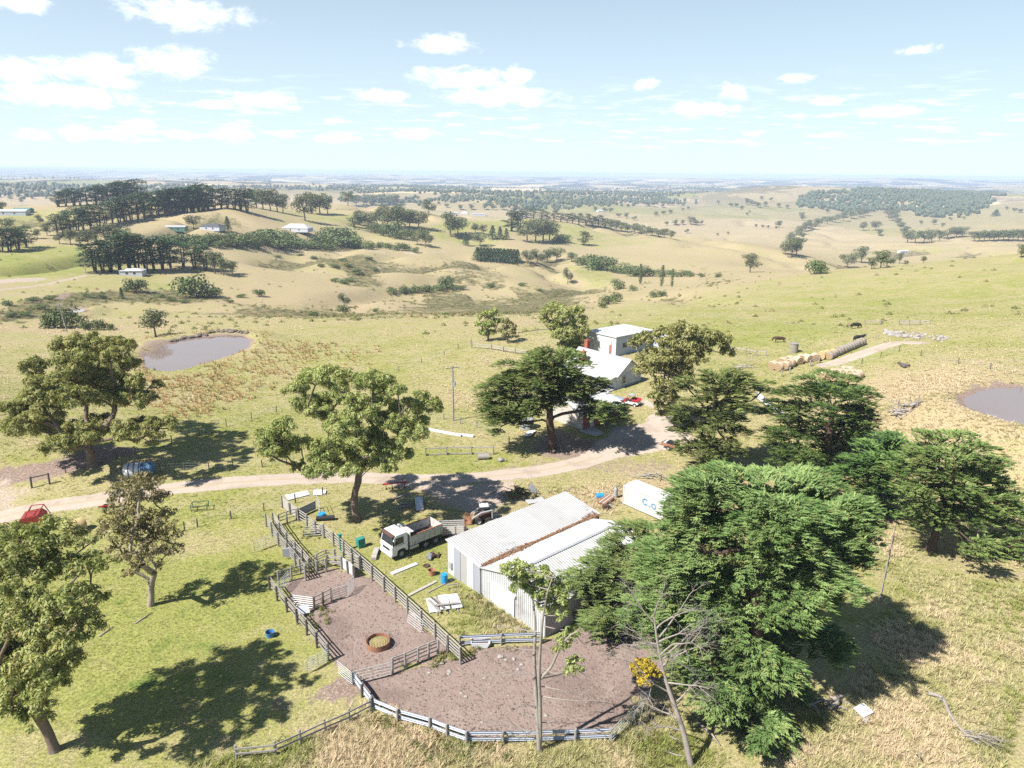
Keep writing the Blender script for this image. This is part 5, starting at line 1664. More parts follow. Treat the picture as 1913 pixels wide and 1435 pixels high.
def ribbed(mb, p, along, slope, n, d=0.03):
    """corrugated sheet: corner p, ribs repeat n times along 'along', run down 'slope'"""
    p, along, slope = Vector(p), Vector(along), Vector(slope)
    nrm = along.cross(slope).normalized()
    if nrm.z < 0 and abs(nrm.z) > 0.2: nrm = -nrm
    vs, fs = [], []
    prof = [(0.0, 0), (0.28, 0), (0.40, 1), (0.62, 1), (0.74, 0)]
    cols = []
    for i in range(n):
        for t, h in prof:
            cols.append(((i + t) / n, h))
    cols.append((1.0, 0))
    for t, h in cols:
        q = p + along * t + nrm * (h * d)
        vs += [q, q + slope]
    for i in range(len(cols) - 1):
        fs.append((2 * i, 2 * i + 2, 2 * i + 3, 2 * i + 1))
    return mb.add(vs, fs)


def roof_sheets(root, p, along, slope, n, ribs, d, mats):
    """a roof slope laid sheet by sheet, each a part of its own, lapped a little unevenly"""
    p, along, slope = Vector(p), Vector(along), Vector(slope)
    rr = random.Random(int(abs(p.y) * 100) + n)
    for i in range(n):
        mb = MB()
        j = rr.uniform(-.04, .04)
        ribbed(mb, p + along * (i / n) + Vector((0, 0, .006 * (i % 2))) - slope.normalized() * j, along * (1.004 / n), slope * (1 + rr.uniform(0, .012)), ribs, d)
        mb.obj('roof_sheet', rr.choice(mats), root)


def slab_quad(mb, a, b, c, d, t):
    """thick sheet from four corners"""
    a, b, c, d = map(Vector, (a, b, c, d))
    n = (b - a).cross(d - a).normalized() * t
    vs = [a, b, c, d, a - n, b - n, c - n, d - n]
    return mb.add(vs, [(0, 1, 2, 3), (7, 6, 5, 4), (0, 4, 5, 1), (1, 5, 6, 2), (2, 6, 7, 3), (3, 7, 4, 0)])


# --- corrugated machinery shed: skillion bay on the left, gabled bay on the right
SHED = Vector((-6.41, 65.22, 0))
shed = thing('machinery_shed', 'long pale corrugated iron shed of two joined bays in the yard centre', 'shed', SHED, RZ)
SL, Y1, Y2, Y3 = 17.2, -5.35, -9.75, -14.4
L_in = SL
# left bay
roof_sheets(shed, (-0.25, 0.2, 3.86), (SL + 0.5, 0, 0), (0, Y1 - 0.15, -0.72), 10, 6, 0.026, ['zinc', 'zinc', 'zinc_b', 'zinc_c'])
mb = MB(); ribbed(mb, (0, 0, 0), (SL, 0, 0), (0, 0, 3.78), 57, 0.03); mb.obj('side_wall', 'zinc_wall', shed)
mb = MB(); slab_quad(mb, (SL, 0, 0), (SL, Y1, 0), (SL, Y1, 3.1), (SL, 0, 3.78), 0.05); mb.obj('back_wall', 'zinc_wall', shed)
for i in range(5):                                             # flat sheeted sliding doors of the left bay
    y0, y1 = Y1 / 5 * i - 0.012, Y1 / 5 * (i + 1) + 0.012
    z0, z1 = 3.80 + (3.12 - 3.80) * i / 5 - 0.05, 3.80 + (3.12 - 3.80) * (i + 1) / 5 - 0.05
    off = -0.02 - 0.03 * (i % 2)
    mb = MB(); slab_quad(mb, (off, y0, 0.04), (off, y1, 0.04), (off, y1, z1), (off, y0, z0), -0.04)
    mb.obj('door_panel', ['zinc_white', 'zinc_wall', 'cream_metal', 'zinc_white', 'zinc_wall'][i], shed)
MB().box((-0.12, -0.55, 1.15), (0.22, 0.5, 0.75)).obj('meter_box', 'gutter', shed, bevel=0.02)
MB().bar((-0.1, 0.22, 3.82), (-0.1, Y1, 3.12), 0.12, 0.14).obj('barge_board', 'zinc_white', shed)
# right bay
roof_sheets(shed, (-0.25, Y1 - 0.12, 3.14), (SL - 1.2, 0, 0), (0, Y2 - Y1 + 0.12, 1.24), 9, 6, 0.025, ['zinc_white', 'zinc_white', 'zinc_white_b'])  # sunward slope whiter than the others: sunlight put into its colour
roof_sheets(shed, (-0.25, Y2, 4.38), (SL - 1.2, 0, 0), (0, Y3 - Y2 - 0.25, -1.26), 9, 6, 0.045, ['zinc', 'zinc', 'zinc_b', 'zinc_c'])
MB().bar((-0.28, Y2, 4.43), (SL - 1.45, Y2, 4.43), 0.34, 0.05).obj('ridge_cap', 'gutter', shed)
mb = MB()
n = 34
for (ya, yb, za, zb) in ((Y1, Y2, 3.12, 4.34), (Y2, Y3, 4.34, 3.12)):
    m_ = int(n * abs(yb - ya) / abs(Y3 - Y1))
    for i in range(m_):
        t0, t1 = i / m_, (i + 1) / m_
        for (s0, s1, o0, o1) in ((0, .45, 0, 0), (.45, .58, 0, -.06), (.58, .87, -.06, -.06), (.87, 1.0, -.06, 0)):
            u0, u1 = t0 + (t1 - t0) * s0, t0 + (t1 - t0) * s1
            P0, P1 = ya + (yb - ya) * u0, ya + (yb - ya) * u1
            mb.add([(o0, P0, 0), (o1, P1, 0), (o1, P1, za + (zb - za) * u1), (o0, P0, za + (zb - za) * u0)], [(0, 1, 2, 3)])
mb.obj('front_wall', 'zinc_white', shed)
mb = MB(); ribbed(mb, (0, Y3, 0), (SL - 1.5, 0, 0), (0, 0, 3.12), 48, -0.05); mb.obj('side_wall', 'cream_metal', shed)
mb = MB(); mb.add([(SL - 1.5, Y1, 0), (SL - 1.5, Y3, 0), (SL - 1.5, Y3, 3.12), (SL - 1.5, Y2, 4.34), (SL - 1.5, Y1, 3.12)], [(0, 1, 2, 3, 4)]); mb.obj('back_wall', 'zinc_wall', shed)
MB().box((-0.14, -8.6, 2.35), (0.16, 3.9, 0.22)).obj('door_rail', 'zinc_white', shed)
mb = MB(); slab_quad(mb, (-0.12, -6.9, 0.05), (-0.12, -10.4, 0.05), (-0.12, -10.4, 2.25), (-0.12, -6.9, 2.25), -0.04); mb.obj('sliding_door', 'zinc_white', shed)
MB().tube([(-0.12, Y1, 3.05), (-0.12, Y1, 0.05)], 0.06, 6).obj('downpipe', 'gutter', shed)
MB().box((SL / 2 - 0.4, Y1 + 0.02, 3.06), (SL - 0.2, 0.3, 0.12)).obj('valley_gutter', 'gutter', shed)
# brown leaves and twigs that have drifted into the valley between the bays
rl = np.random.RandomState(4)
nl = 2600
lx = rl.uniform(0.1, SL - 0.3, nl)
wide_ = 0.10 + 0.36 * np.clip(np.sin(lx * 0.42 + 0.3), 0, 1) * np.clip(lx / 8, 0.15, 1)
ly = rl.normal(size=nl) * wide_
lz = np.where(ly > 0, 3.14 + ly * 0.14, 3.14 - ly * 0.28) + rl.uniform(0.03, 0.12, nl)
LP_ = np.stack([lx, Y1 - 0.02 + ly, lz], -1)
V, F = kites(LP_, rl.normal(size=(nl, 3)) * (1, 1, .2), rl.normal(size=(nl, 3)) * .3 + (0, 0, 1), rl.uniform(.12, .34, nl), rl.uniform(.05, .12, nl))
ll = link('leaf_litter', np_mesh('leaf_litter', V, F, 'leaf_litter'), None, SHED, RZ)
tag(ll, 'brown drift of leaves lying in the valley of the shed roof', None, None, 'stuff')

# --- white shipping container
CO = Vector((14.17, 81.69, 0))
ct = thing('shipping_container', 'white steel shipping container with blue lettering beside the big cypress', 'container', CO, RZ - math.pi / 2)
CLn, CWd, CHt = 6.06, 2.44, 2.59
def boxframe(mb, L, W_, H_, t):
    for y in (0, W_):
        for z in (t / 2 + 0.1, H_ - t / 2):
            mb.bar((0, y, z), (L, y, z), t, t)
    for x in (0, L):
        for z in (t / 2 + 0.1, H_ - t / 2):
            mb.bar((x, 0, z), (x, W_, z), t, t)
        for y in (0, W_):
            mb.bar((x, y, 0.04), (x, y, H_), t, t)
mb = MB(); boxframe(mb, CLn, CWd, CHt, 0.13); mb.obj('frame', 'white_paint', ct)
mb = MB(); ribbed(mb, (0.07, 0.0, 0.15), (CLn - .14, 0, 0), (0, 0, CHt - .25), 22, 0.04); mb.obj('side_panel', 'white_paint', ct)
mb = MB(); ribbed(mb, (0.07, CWd, 0.15), (CLn - .14, 0, 0), (0, 0, CHt - .25), 22, 0.04); mb.obj('side_panel', 'white_paint', ct)
mb = MB(); ribbed(mb, (0.07, 0.05, CHt - .04), (CLn - .14, 0, 0), (0, CWd - .1, 0.0), 22, 0.02); mb.obj('roof', 'white_paint', ct)
mb = MB(); ribbed(mb, (0, 0.07, 0.15), (0, CWd - .14, 0), (0, 0, CHt - .25), 9, 0.03); mb.obj('end_panel', 'white_paint', ct)
for k in (0, 1):
    d = MB().box((CLn, CWd * (.25 + .5 * k), CHt / 2 + .05), (0.06, CWd / 2 - .12, CHt - .3)).obj('door', 'white_paint', ct)
    MB().tube([(CLn + .05, CWd * (.25 + .5 * k), .2), (CLn + .05, CWd * (.25 + .5 * k), CHt - .15)], .02, 5).obj('lock_rod', 'gutter', d)
def flat_ring(cx, cz, r, t, a0, a1, y, n=22):
    mb = MB()
    vs, fs = [], []
    for i in range(n + 1):
        a = a0 + (a1 - a0) * i / n
        for rr in (r - t / 2, r + t / 2):
            vs.append((cx + rr * math.cos(a), y, cz + rr * math.sin(a)))
    for i in range(n):
        fs.append((2 * i, 2 * i + 1, 2 * i + 3, 2 * i + 2))
    return mb.add(vs, fs)
flat_ring(3.42, 1.55, 0.36, 0.14, math.radians(40), math.radians(320), -0.06).obj('letter_c', 'blue_paint', ct)
flat_ring(4.72, 1.42, 0.30, 0.12, 0, 2 * math.pi, -0.06).obj('letter_o', 'blue_paint', ct)
mb = MB(); mb.add([(3.9, -.06, 1.12), (4.25, -.06, 1.12), (4.3, -.06, 1.22), (3.95, -.06, 1.22)], [(0, 1, 2, 3)]); mb.obj('letter_r', 'blue_paint', ct)


def gable_block(root, x0, x1, y0, y1, eave, apex, ridge_along, wall_mat, roof_mat, over=0.25, ribs=30):
    """walls and a corrugated gable roof in the root's own axes"""
    xm, ym = (x0 + x1) / 2, (y0 + y1) / 2
    if ridge_along == 'y':
        ends = [((x0, y0), (x1, y0)), ((x1, y1), (x0, y1))]
        for (a, b) in ends:
            m = ((a[0] + b[0]) / 2, a[1])
            MB().add([(a[0], a[1], 0), (b[0], b[1], 0), (b[0], b[1], eave), (m[0], m[1], apex), (a[0], a[1], eave)], [(0, 1, 2, 3, 4)]).obj('gable_wall', wall_mat, root)
        for x in (x0, x1):
            MB().add([(x, y0, 0), (x, y1, 0), (x, y1, eave), (x, y0, eave)], [(0, 1, 2, 3)]).obj('side_wall', wall_mat, root)
        s = (apex - eave) / (x1 - xm)
        mb = MB(); ribbed(mb, (xm, y0 - over, apex + .05), (0, y1 - y0 + 2 * over, 0), (x0 - xm - over, 0, -(apex - eave) - over * s), ribs, 0.025); r = mb.obj('roof', roof_mat, root)
        mb = MB(); ribbed(mb, (xm, y0 - over, apex + .05), (0, y1 - y0 + 2 * over, 0), (x1 - xm + over, 0, -(apex - eave) - over * s), ribs, 0.025); mb.obj('roof', roof_mat, root)
        MB().bar((xm, y0 - over, apex + .09), (xm, y1 + over, apex + .09), .3, .04).obj('ridge_cap', roof_mat, root)
    else:
        for x in (x0, x1):
            MB().add([(x, y0, 0), (x, y1, 0), (x, y1, eave), (x, ym, apex), (x, y0, eave)], [(0, 1, 2, 3, 4)]).obj('gable_wall', wall_mat, root)
        for y in (y0, y1):
            MB().add([(x0, y, 0), (x1, y, 0), (x1, y, eave), (x0, y, eave)], [(0, 1, 2, 3)]).obj('side_wall', wall_mat, root)
        s = (apex - eave) / (y1 - ym)
        mb = MB(); ribbed(mb, (x0 - over, ym, apex + .05), (x1 - x0 + 2 * over, 0, 0), (0, y0 - ym - over, -(apex - eave) - over * s), ribs, 0.025); mb.obj('roof', roof_mat, root)
        mb = MB(); ribbed(mb, (x0 - over, ym, apex + .05), (x1 - x0 + 2 * over, 0, 0), (0, y1 - ym + over, -(apex - eave) - over * s), ribs, 0.025); mb.obj('roof', roof_mat, root)


def chimney(root, x, y, z0, z1, w=0.75):
    c = MB().box((x, y, (z0 + z1) / 2), (w, w, z1 - z0)).obj('chimney', 'red_brick', root)
    MB().box((x, y, z1 + .06), (w + .16, w + .16, .14)).obj('chimney_cap', 'red_brick', c)
    MB().cyl((x, y, z1 + .3), .15, .36, 10).obj('chimney_pot', 'red_brick', c)


# --- the farmhouse with its clad gable end, veranda and chimneys
HO = Vector((19.62, 127.61, 0)); HO.z = gz(HO.x, HO.y) - 0.05
house = thing('farmhouse', 'white gabled farmhouse with bluish shade coloured into its clad end wall and red chimneys', 'house', HO, RZ)
gable_block(house, 0, 7.2, 0.05, 13.0, 2.75, 5.3, 'y', 'panel_c', 'zinc_white', 0.3, 40)
pan = [(0.05, 1.5, 0.5, 1.45, 'panel_a'), (0.05, 1.5, 1.45, 2.6, 'panel_c'), (1.5, 2.5, 0.5, 1.0, 'panel_b'), (2.55, 3.9, 0.5, 1.5, 'panel_a'), (2.55, 3.9, 1.5, 2.9, 'panel_b'), (3.9, 5.3, 0.5, 1.3, 'panel_c'), (3.9, 5.3, 1.3, 3.1, 'panel_a'),
       (5.3, 7.15, 0.5, 1.1, 'panel_c'), (5.3, 7.15, 1.1, 2.6, 'panel_b'), (1.5, 2.5, 2.35, 3.1, 'panel_a'), (2.5, 4.7, 3.1, 4.1, 'panel_c'), (0.05, 7.15, 0.0, 0.48, 'panel_b')]
for i, (a, b, c, d, m) in enumerate(pan):
    MB().box(((a + b) / 2, 0.03 - 0.012 * (i % 3), (c + d) / 2), (b - a - 0.03, 0.05, d - c - 0.03)).obj('cladding_panel', m, house)  # panels differ in tone; the bluish shade of this wall is coloured in
wn = MB().box((2.02, -0.04, 1.68), (0.86, 0.06, 1.3)).obj('window', 'dark_glass', house)
mb = MB(); mb.bar((1.56, -.06, 1.0), (1.56, -.06, 2.36), .1, .1, (0, 1, 0)); mb.bar((2.48, -.06, 1.0), (2.48, -.06, 2.36), .1, .1, (0, 1, 0)); mb.obj('frame', 'white_paint', wn)
mb = MB(); mb.bar((1.5, -.08, 2.36), (2.54, -.08, 2.36), .1, .1); mb.bar((1.46, -.1, 1.0), (2.58, -.1, 1.0), .16, .08); mb.bar((1.58, -.07, 1.68), (2.46, -.07, 1.68), .05, .06); mb.obj('sill', 'white_paint', wn)
mb = MB(); mb.bar((-.3, -.28, 2.62), (3.6, -.28, 5.36), .06, .2, (0, 1, 0)); mb.bar((7.5, -.28, 2.62), (3.6, -.28, 5.36), .06, .2, (0, 1, 0)); mb.obj('barge_board', 'white_paint', house)
mb = MB(); ribbed(mb, (-0.2, 0.1, 2.62), (0, 12.8, 0), (-2.1, 0, -0.42), 38, 0.025); vr = mb.obj('veranda_roof', 'zinc_white', house)
for y in (0.3, 3.2, 6.2, 9.2, 12.5):
    MB().box((-2.15, y, 1.1), (0.12, 0.12, 2.2)).obj('veranda_post', 'white_paint', house)
MB().box((-1.1, 6.5, 0.08), (2.3, 12.9, 0.16)).obj('veranda_floor', 'concrete', house)
for y, w_, m in ((3.0, 1.0, 'dark_glass'), (6.4, 0.9, 'red_brick'), (9.5, 1.2, 'dark_glass')):
    MB().box((-0.04, y, 1.4), (0.06, w_, 1.5)).obj('window', m, house)
chimney(house, 0.6, 9.2, 2.6, 5.6, 0.8)
chimney(house, 5.3, 12.6, 4.0, 6.5, 0.8)

# --- flat roofed building behind the house
BO = Vector((22.63, 151.11, 0)); BO.z = gz(BO.x, BO.y) - 0.3
bk = thing('farm_building', 'boxy white building with a flat sloping iron roof behind the farmhouse', 'building', BO, RZ)
BX, BY, BH = 13.0, 8.6, 4.8
MB().add([(0, 0, 0), (BX, 0, 0), (BX, 0, BH - .2), (0, 0, BH)], [(0, 1, 2, 3)]).obj('side_wall', 'panel_b', bk)
MB().add([(0, 0, 0), (0, BY, 0), (0, BY, BH), (0, 0, BH)], [(0, 1, 2, 3)]).obj('front_wall', 'white_paint', bk)
MB().add([(BX, 0, 0), (BX, BY, 0), (BX, BY, BH - .2), (BX, 0, BH - .2)], [(0, 1, 2, 3)]).obj('back_wall', 'panel_b', bk)
MB().add([(0, BY, 0), (BX, BY, 0), (BX, BY, BH - .2), (0, BY, BH)], [(0, 1, 2, 3)]).obj('side_wall', 'panel_b', bk)
mb = MB(); ribbed(mb, (-.2, -.2, BH + .04), (0, BY + .4, 0), (BX + .4, 0, -.2), 30, .02); mb.obj('roof', 'zinc_white', bk)
mb = MB(); mb.bar((-.2, -.2, BH - .02), (BX + .2, -.2, BH - .22), .1, .2); mb.obj('fascia', 'gutter', bk)
mb = MB(); mb.bar((-.2, -.2, BH - .02), (-.2, BY + .2, BH - .02), .1, .16); mb.obj('fascia', 'white_paint', bk)
d_ = MB().box((-.04, 1.6, 1.6), (.08, .5, 2.4)).obj('door', 'red_brick', bk)
MB().tube([(-.1, 1.25, 1.0), (-.1, 1.25, 3.6)], .05, 5).obj('downpipe', 'gutter', bk)
for x in (3.0, 7.5):
    w2 = MB().box((x, -.03, 2.6), (1.3, .05, 1.0)).obj('window', 'dark_glass', bk)
    MB().bar((x - .75, -.07, 2.05), (x + .75, -.07, 2.05), .12, .08).obj('sill', 'white_paint', w2)
# lower annexe on its right
ax_o = frame_pt(BO, 12.4, -2.4)
an = thing('annexe', 'low blue white lean-to against the right end of the flat roofed building', 'shed', ax_o, RZ)
MB().add([(0, 0, 0), (4, 0, 0), (4, 0, 3.1), (0, 0, 3.4)], [(0, 1, 2, 3)]).obj('front_wall', 'panel_b', an)
MB().add([(0, 0, 0), (0, 4, 0), (0, 4, 3.4), (0, 0, 3.4)], [(0, 1, 2, 3)]).obj('side_wall', 'panel_a', an)
MB().add([(4, 0, 0), (4, 4, 0), (4, 4, 3.1), (4, 0, 3.1)], [(0, 1, 2, 3)]).obj('side_wall', 'panel_a', an)
mb = MB(); ribbed(mb, (-.15, -.15, 3.46), (0, 4.3, 0), (4.3, 0, -.3), 14, .02); mb.obj('roof', 'zinc_white', an)

# --- front wing with rendered gable, red wall and veranda over a concrete slab
WO = Vector((11.44, 107.78, 0)); WO.z = gz(WO.x, WO.y) - 0.03
wg = thing('house_wing', 'low white roofed wing with rendered gable and red wall behind the dark cypress', 'house', WO, RZ)
MB().add([(0, 0, 0), (0, 8.5, 0), (0, 8.5, 2.5), (0, 4.2, 4.1), (0, 0, 2.6)], [(0, 1, 2, 3, 4)]).obj('gable_wall', 'render_white', wg)
MB().add([(0, 0, 0), (9.5, 0, 0), (9.5, 0, 2.6), (0, 0, 2.6)], [(0, 1, 2, 3)]).obj('front_wall', 'brick_red_wall', wg)
MB().add([(9.5, 0, 0), (9.5, 8.5, 0), (9.5, 8.5, 2.5), (9.5, 4.2, 4.1), (9.5, 0, 2.6)], [(0, 1, 2, 3, 4)]).obj('gable_wall', 'render_white', wg)
mb = MB(); ribbed(mb, (-.3, 4.2, 4.16), (10.1, 0, 0), (0, -4.5, -1.62), 34, .025); mb.obj('roof', 'zinc_white', wg)
mb = MB(); ribbed(mb, (-.3, 4.2, 4.16), (10.1, 0, 0), (0, 4.6, -1.75), 34, .025); mb.obj('roof', 'zinc_white', wg)
mb = MB(); ribbed(mb, (2.4, -.25, 2.5), (5.2, 0, 0), (0, -1.6, -.3), 17, .025); mb.obj('veranda_roof', 'zinc_white', wg)
for x in (3.3, 6.95):
    MB().box((x, -1.7, 1.1), (.12, .12, 2.25)).obj('veranda_post', 'white_paint', wg)
MB().box((3.2, -1.75, .06), (7.6, 3.4, .14)).obj('slab', 'concrete', wg)
dd_ = MB().box((2.2, -.04, 1.05), (.9, .06, 2.05)).obj('door', 'white_paint', wg)
MB().box((2.5, -.09, 1.05), (.05, .05, .12)).obj('handle', 'gutter', dd_)
MB().box((5.0, -.04, 1.45), (1.2, .06, 1.0)).obj('window', 'dark_glass', wg)
# --- carport roof between wing and house
co = frame_pt(WO, 8.3, 1.4)
cp = thing('carport', 'small flat grey roofed carport between the wing and the farmhouse', 'carport', co, RZ)
mb = MB(); slab_quad(mb, (0, 0, 2.45), (3.6, 0, 2.45), (3.6, 5.0, 2.6), (0, 5.0, 2.6), .08); mb.obj('roof', 'zinc', cp)
for x in (.15, 3.45):
    for y in (.15, 4.85):
        MB().box((x, y, 1.2), (.1, .1, 2.4)).obj('post', 'white_paint', cp)
mb = MB(); mb.box((3.6, 2.5, 2.42), (.06, 5.0, .3)); mb.obj('fascia', 'blue_paint', cp)
# --- garden lean-to and tank left of the big cypress trunk
to = at(985, 800)
tk = thing('water_tank', 'round dark grey concrete tank left of the black cypress trunk', 'tank', to)
MB().lathe([(0, 0), (1.1, 0), (1.1, 1.7), (1.0, 1.8), (0.0, 2.1)], 22).obj('tank_body', 'gutter', tk, smooth=False)
MB().cyl((0, 0, 2.1), .3, .14, 12).obj('lid', 'gutter', tk)
ws = at(990, 812)
wst = thing('iron_sheet', 'loose white iron sheet lying in the grass left of the cypress trunk', 'sheet', ws, RZ + .5)
mb = MB(); ribbed(mb, (-1.4, -.6, .35), (2.8, 0, 0), (0, 1.3, -.28), 10, .03); mb.obj('sheet', 'zinc_white', wst)


# --- houses and sheds further off
def small_shed(px, py, name, label, cat, L, W_, eave, apex, rz, wall, roof, hip=False, windows=2):
    b = at(px, py)
    t = thing(name, label, cat, b, rz)
    x0, x1, y0, y1 = -L / 2, L / 2, -W_ / 2, W_ / 2
    MB().add([(x0, y0, -.4), (x1, y0, -.4), (x1, y1, -.4), (x0, y1, -.4), (x0, y0, eave), (x1, y0, eave), (x1, y1, eave), (x0, y1, eave)],
             [(0, 1, 5, 4), (1, 2, 6, 5), (2, 3, 7, 6), (3, 0, 4, 7)]).obj('wall', wall, t)
    i = W_ * .45 if hip else 0.0
    e = .35
    X0, X1, Y0, Y1_ = x0 - e, x1 + e, y0 - e, y1 + e
    MB().add([(X0, Y0, eave), (X1, Y0, eave), (X1, Y1_, eave), (X0, Y1_, eave), (X0 + i, 0, apex), (X1 - i, 0, apex)],
             [(0, 1, 5, 4), (2, 3, 4, 5), (1, 2, 5), (3, 0, 4), (3, 2, 1, 0)]).obj('roof', roof, t)
    for k in range(windows):
        MB().box((x0 + L * (k + 1) / (windows + 1), y0 - .03, eave * .55), (1.2, .06, 1.1)).obj('window', 'dark_glass', t)
    return t


plain('green_iron', (0.10, 0.20, 0.17), 0.6, 0.1)
plain('dark_roof', (0.07, 0.075, 0.085), 0.6, 0.1)
small_shed(249, 514, 'farm_shed', 'small white iron shed in front of the left cypress stand', 'shed', 11, 7, 2.6, 3.6, .15, 'panel_a', 'zinc_white', True)
small_shed(330, 431, 'farm_shed', 'green walled farm shed on the left hill', 'shed', 15, 8, 3.0, 4.2, .1, 'green_iron', 'zinc')
small_shed(398, 430, 'farmhouse', 'dark roofed house half hidden in trees on the left hill', 'house', 17, 9, 3, 5.2, -.2, 'panel_a', 'dark_roof', True)
small_shed(294, 452, 'farm_shed', 'tiny white shed at the left end of the garden belt', 'shed', 8, 5, 2.6, 3.4, .1, 'panel_c', 'zinc_white')
small_shed(556, 432, 'farmhouse', 'pale hip roofed house above the garden belt', 'house', 24, 13, 3, 6.6, -.1, 'panel_c', 'zinc_white', True)
small_shed(951, 488, 'farm_shed', 'little white shed at the right end of the clipped hedge', 'shed', 9, 5, 2.4, 3.2, -.2, 'panel_c', 'zinc_white')
small_shed(22, 402, 'farm_shed', 'pale long shed at the left picture edge below the far plain', 'shed', 26, 10, 3.4, 5, .2, 'panel_a', 'zinc_white')
small_shed(44, 398, 'farm_shed', 'dark green shed right of the pale long shed at the left edge', 'shed', 14, 9, 3.2, 4.6, .1, 'green_iron', 'green_iron')
small_shed(1687, 473, 'farm_shed', 'white shed in the valley beyond the right hill crest', 'shed', 13, 8, 3, 4.4, .2, 'panel_c', 'zinc_white')
small_shed(848, 400, 'farm_shed', 'pale shed of the far hamlet, leftmost', 'shed', 22, 11, 3.4, 5, .2, 'panel_a', 'zinc_white')
small_shed(868, 400, 'farmhouse', 'pale hip roofed house of the far hamlet, centre', 'house', 18, 11, 3.2, 5.6, -.2, 'panel_c', 'zinc_white', True)
small_shed(895, 403, 'farm_shed', 'long pale shed of the far hamlet, rightmost', 'shed', 30, 10, 3.4, 4.8, 0, 'panel_a', 'zinc')
small_shed(1122, 396, 'farmhouse', 'tiny white farmhouse on the far bare hillside', 'house', 20, 12, 3.4, 5.6, .3, 'panel_c', 'zinc_white', True)
small_shed(1835, 375, 'farm_shed', 'row of pale sheds at the right end of the far forest', 'shed', 60, 14, 4, 6, .1, 'panel_c', 'zinc_white')

# ------------------------------------------------------------------ vehicles, machines and the clutter of the yard
plain('truck_white', (0.66, 0.67, 0.68), 0.3, 0.04, spec=0.5)
plain('black_plastic', (0.02, 0.02, 0.022), 0.6, 0.2)
plain('tyre', (0.025, 0.025, 0.025), 0.85, 0.3)
plain('rim_grey', (0.32, 0.33, 0.35), 0.5, 0.15)
plain('worn_white', (0.50, 0.49, 0.47), 0.6, 0.12, 2.0, stain=(0.22, 0.13, 0.09), stain_scale=1.8, stain_at=0.54)
plain('rust_dark', (0.075, 0.045, 0.035), 0.85, 0.35, 2.0)
plain('alloy', (0.45, 0.47, 0.5), 0.35, 0.1, metal=0.6)
plain('red_machine', (0.25, 0.035, 0.03), 0.5, 0.2, 1.5, stain=(0.27, 0.08, 0.06))
plain('red_bright', (0.36, 0.025, 0.04), 0.4, 0.1)
plain('blue_drum', (0.02, 0.25, 0.56), 0.45, 0.08)
plain('blue_tub', (0.05, 0.17, 0.38), 0.5, 0.15)
plain('blue_tank', (0.05, 0.11, 0.21), 0.5, 0.15, 1.0)
plain('green_paint', (0.03, 0.10, 0.06), 0.6, 0.2)
plain('teal', (0.03, 0.22, 0.19), 0.6, 0.2)
plain('hay', (0.44, 0.33, 0.17), 0.95, 0.25, 6.0, stain=(0.34, 0.24, 0.12), stain_scale=2.5)
plain('hay_end', (0.30, 0.215, 0.13), 0.95, 0.3, 6.0)
plain('hay_old', (0.25, 0.21, 0.10), 0.95, 0.4, 7.0, stain=(0.13, 0.15, 0.05), stain_scale=3.0)
plain('hay_pink', (0.48, 0.36, 0.26), 0.9, 0.2, 5.0, stain=(0.38, 0.27, 0.18), stain_scale=2.0)
plain('hay_grey', (0.26, 0.235, 0.21), 0.95, 0.3, 5.0, stain=(0.17, 0.15, 0.13), stain_scale=2.0)
plain('grey_timber', (0.26, 0.245, 0.23), 0.9, 0.22, 3.0, stain=(0.24, 0.22, 0.205), stain_scale=1.4, spec=0.1)
plain('pale_timber', (0.35, 0.325, 0.30), 0.9, 0.2, 3.0, stain=(0.23, 0.205, 0.185), stain_scale=1.4, spec=0.1)
plain('dark_timber', (0.11, 0.095, 0.085), 0.95, 0.3, 3.0, spec=0.1)
plain('steel_rail', (0.30, 0.33, 0.39), 0.5, 0.15, 1.5, stain=(0.22, 0.235, 0.27))
plain('pipe_steel', (0.46, 0.48, 0.5), 0.45, 0.12, 2.0, metal=0.2)
plain('stone_white', (0.28, 0.262, 0.245), 0.9, 0.35, 2.5, stain=(0.25, 0.22, 0.2), stain_scale=1.5)
plain('bank_shade_stone', (0.14, 0.115, 0.095), 0.95, 0.4, 2.0, stain=(0.25, 0.21, 0.16))
plain('cow_black', (0.018, 0.016, 0.015), 0.7, 0.3)
plain('cow_brown', (0.045, 0.022, 0.015), 0.7, 0.3)
plain('terracotta', (0.34, 0.16, 0.10), 0.8, 0.2)
plain('tarp_white', (0.52, 0.53, 0.55), 0.6, 0.08)


def wheel(root, x, y, r, wdt, rim='rim_grey', side=1):
    t = MB().lathe([(r * .55, -wdt / 2), (r * .93, -wdt / 2), (r, -wdt * .36), (r, wdt * .36), (r * .93, wdt / 2), (r * .55, wdt / 2)], 22, (x, y, r), 'Y').obj('wheel', 'tyre', root, smooth=False)
    MB().lathe([(0.001, wdt * .3), (r * .16, wdt * .34), (r * .2, wdt * .2), (r * .5, wdt * .16), (r * .58, wdt * .46)], 18, (x, y, r), 'Y').obj('rim', rim, t) if side > 0 else \
        MB().lathe([(0.001, -wdt * .3), (r * .16, -wdt * .34), (r * .2, -wdt * .2), (r * .5, -wdt * .16), (r * .58, -wdt * .46)], 18, (x, y, r), 'Y').obj('rim', rim, t)
    return t


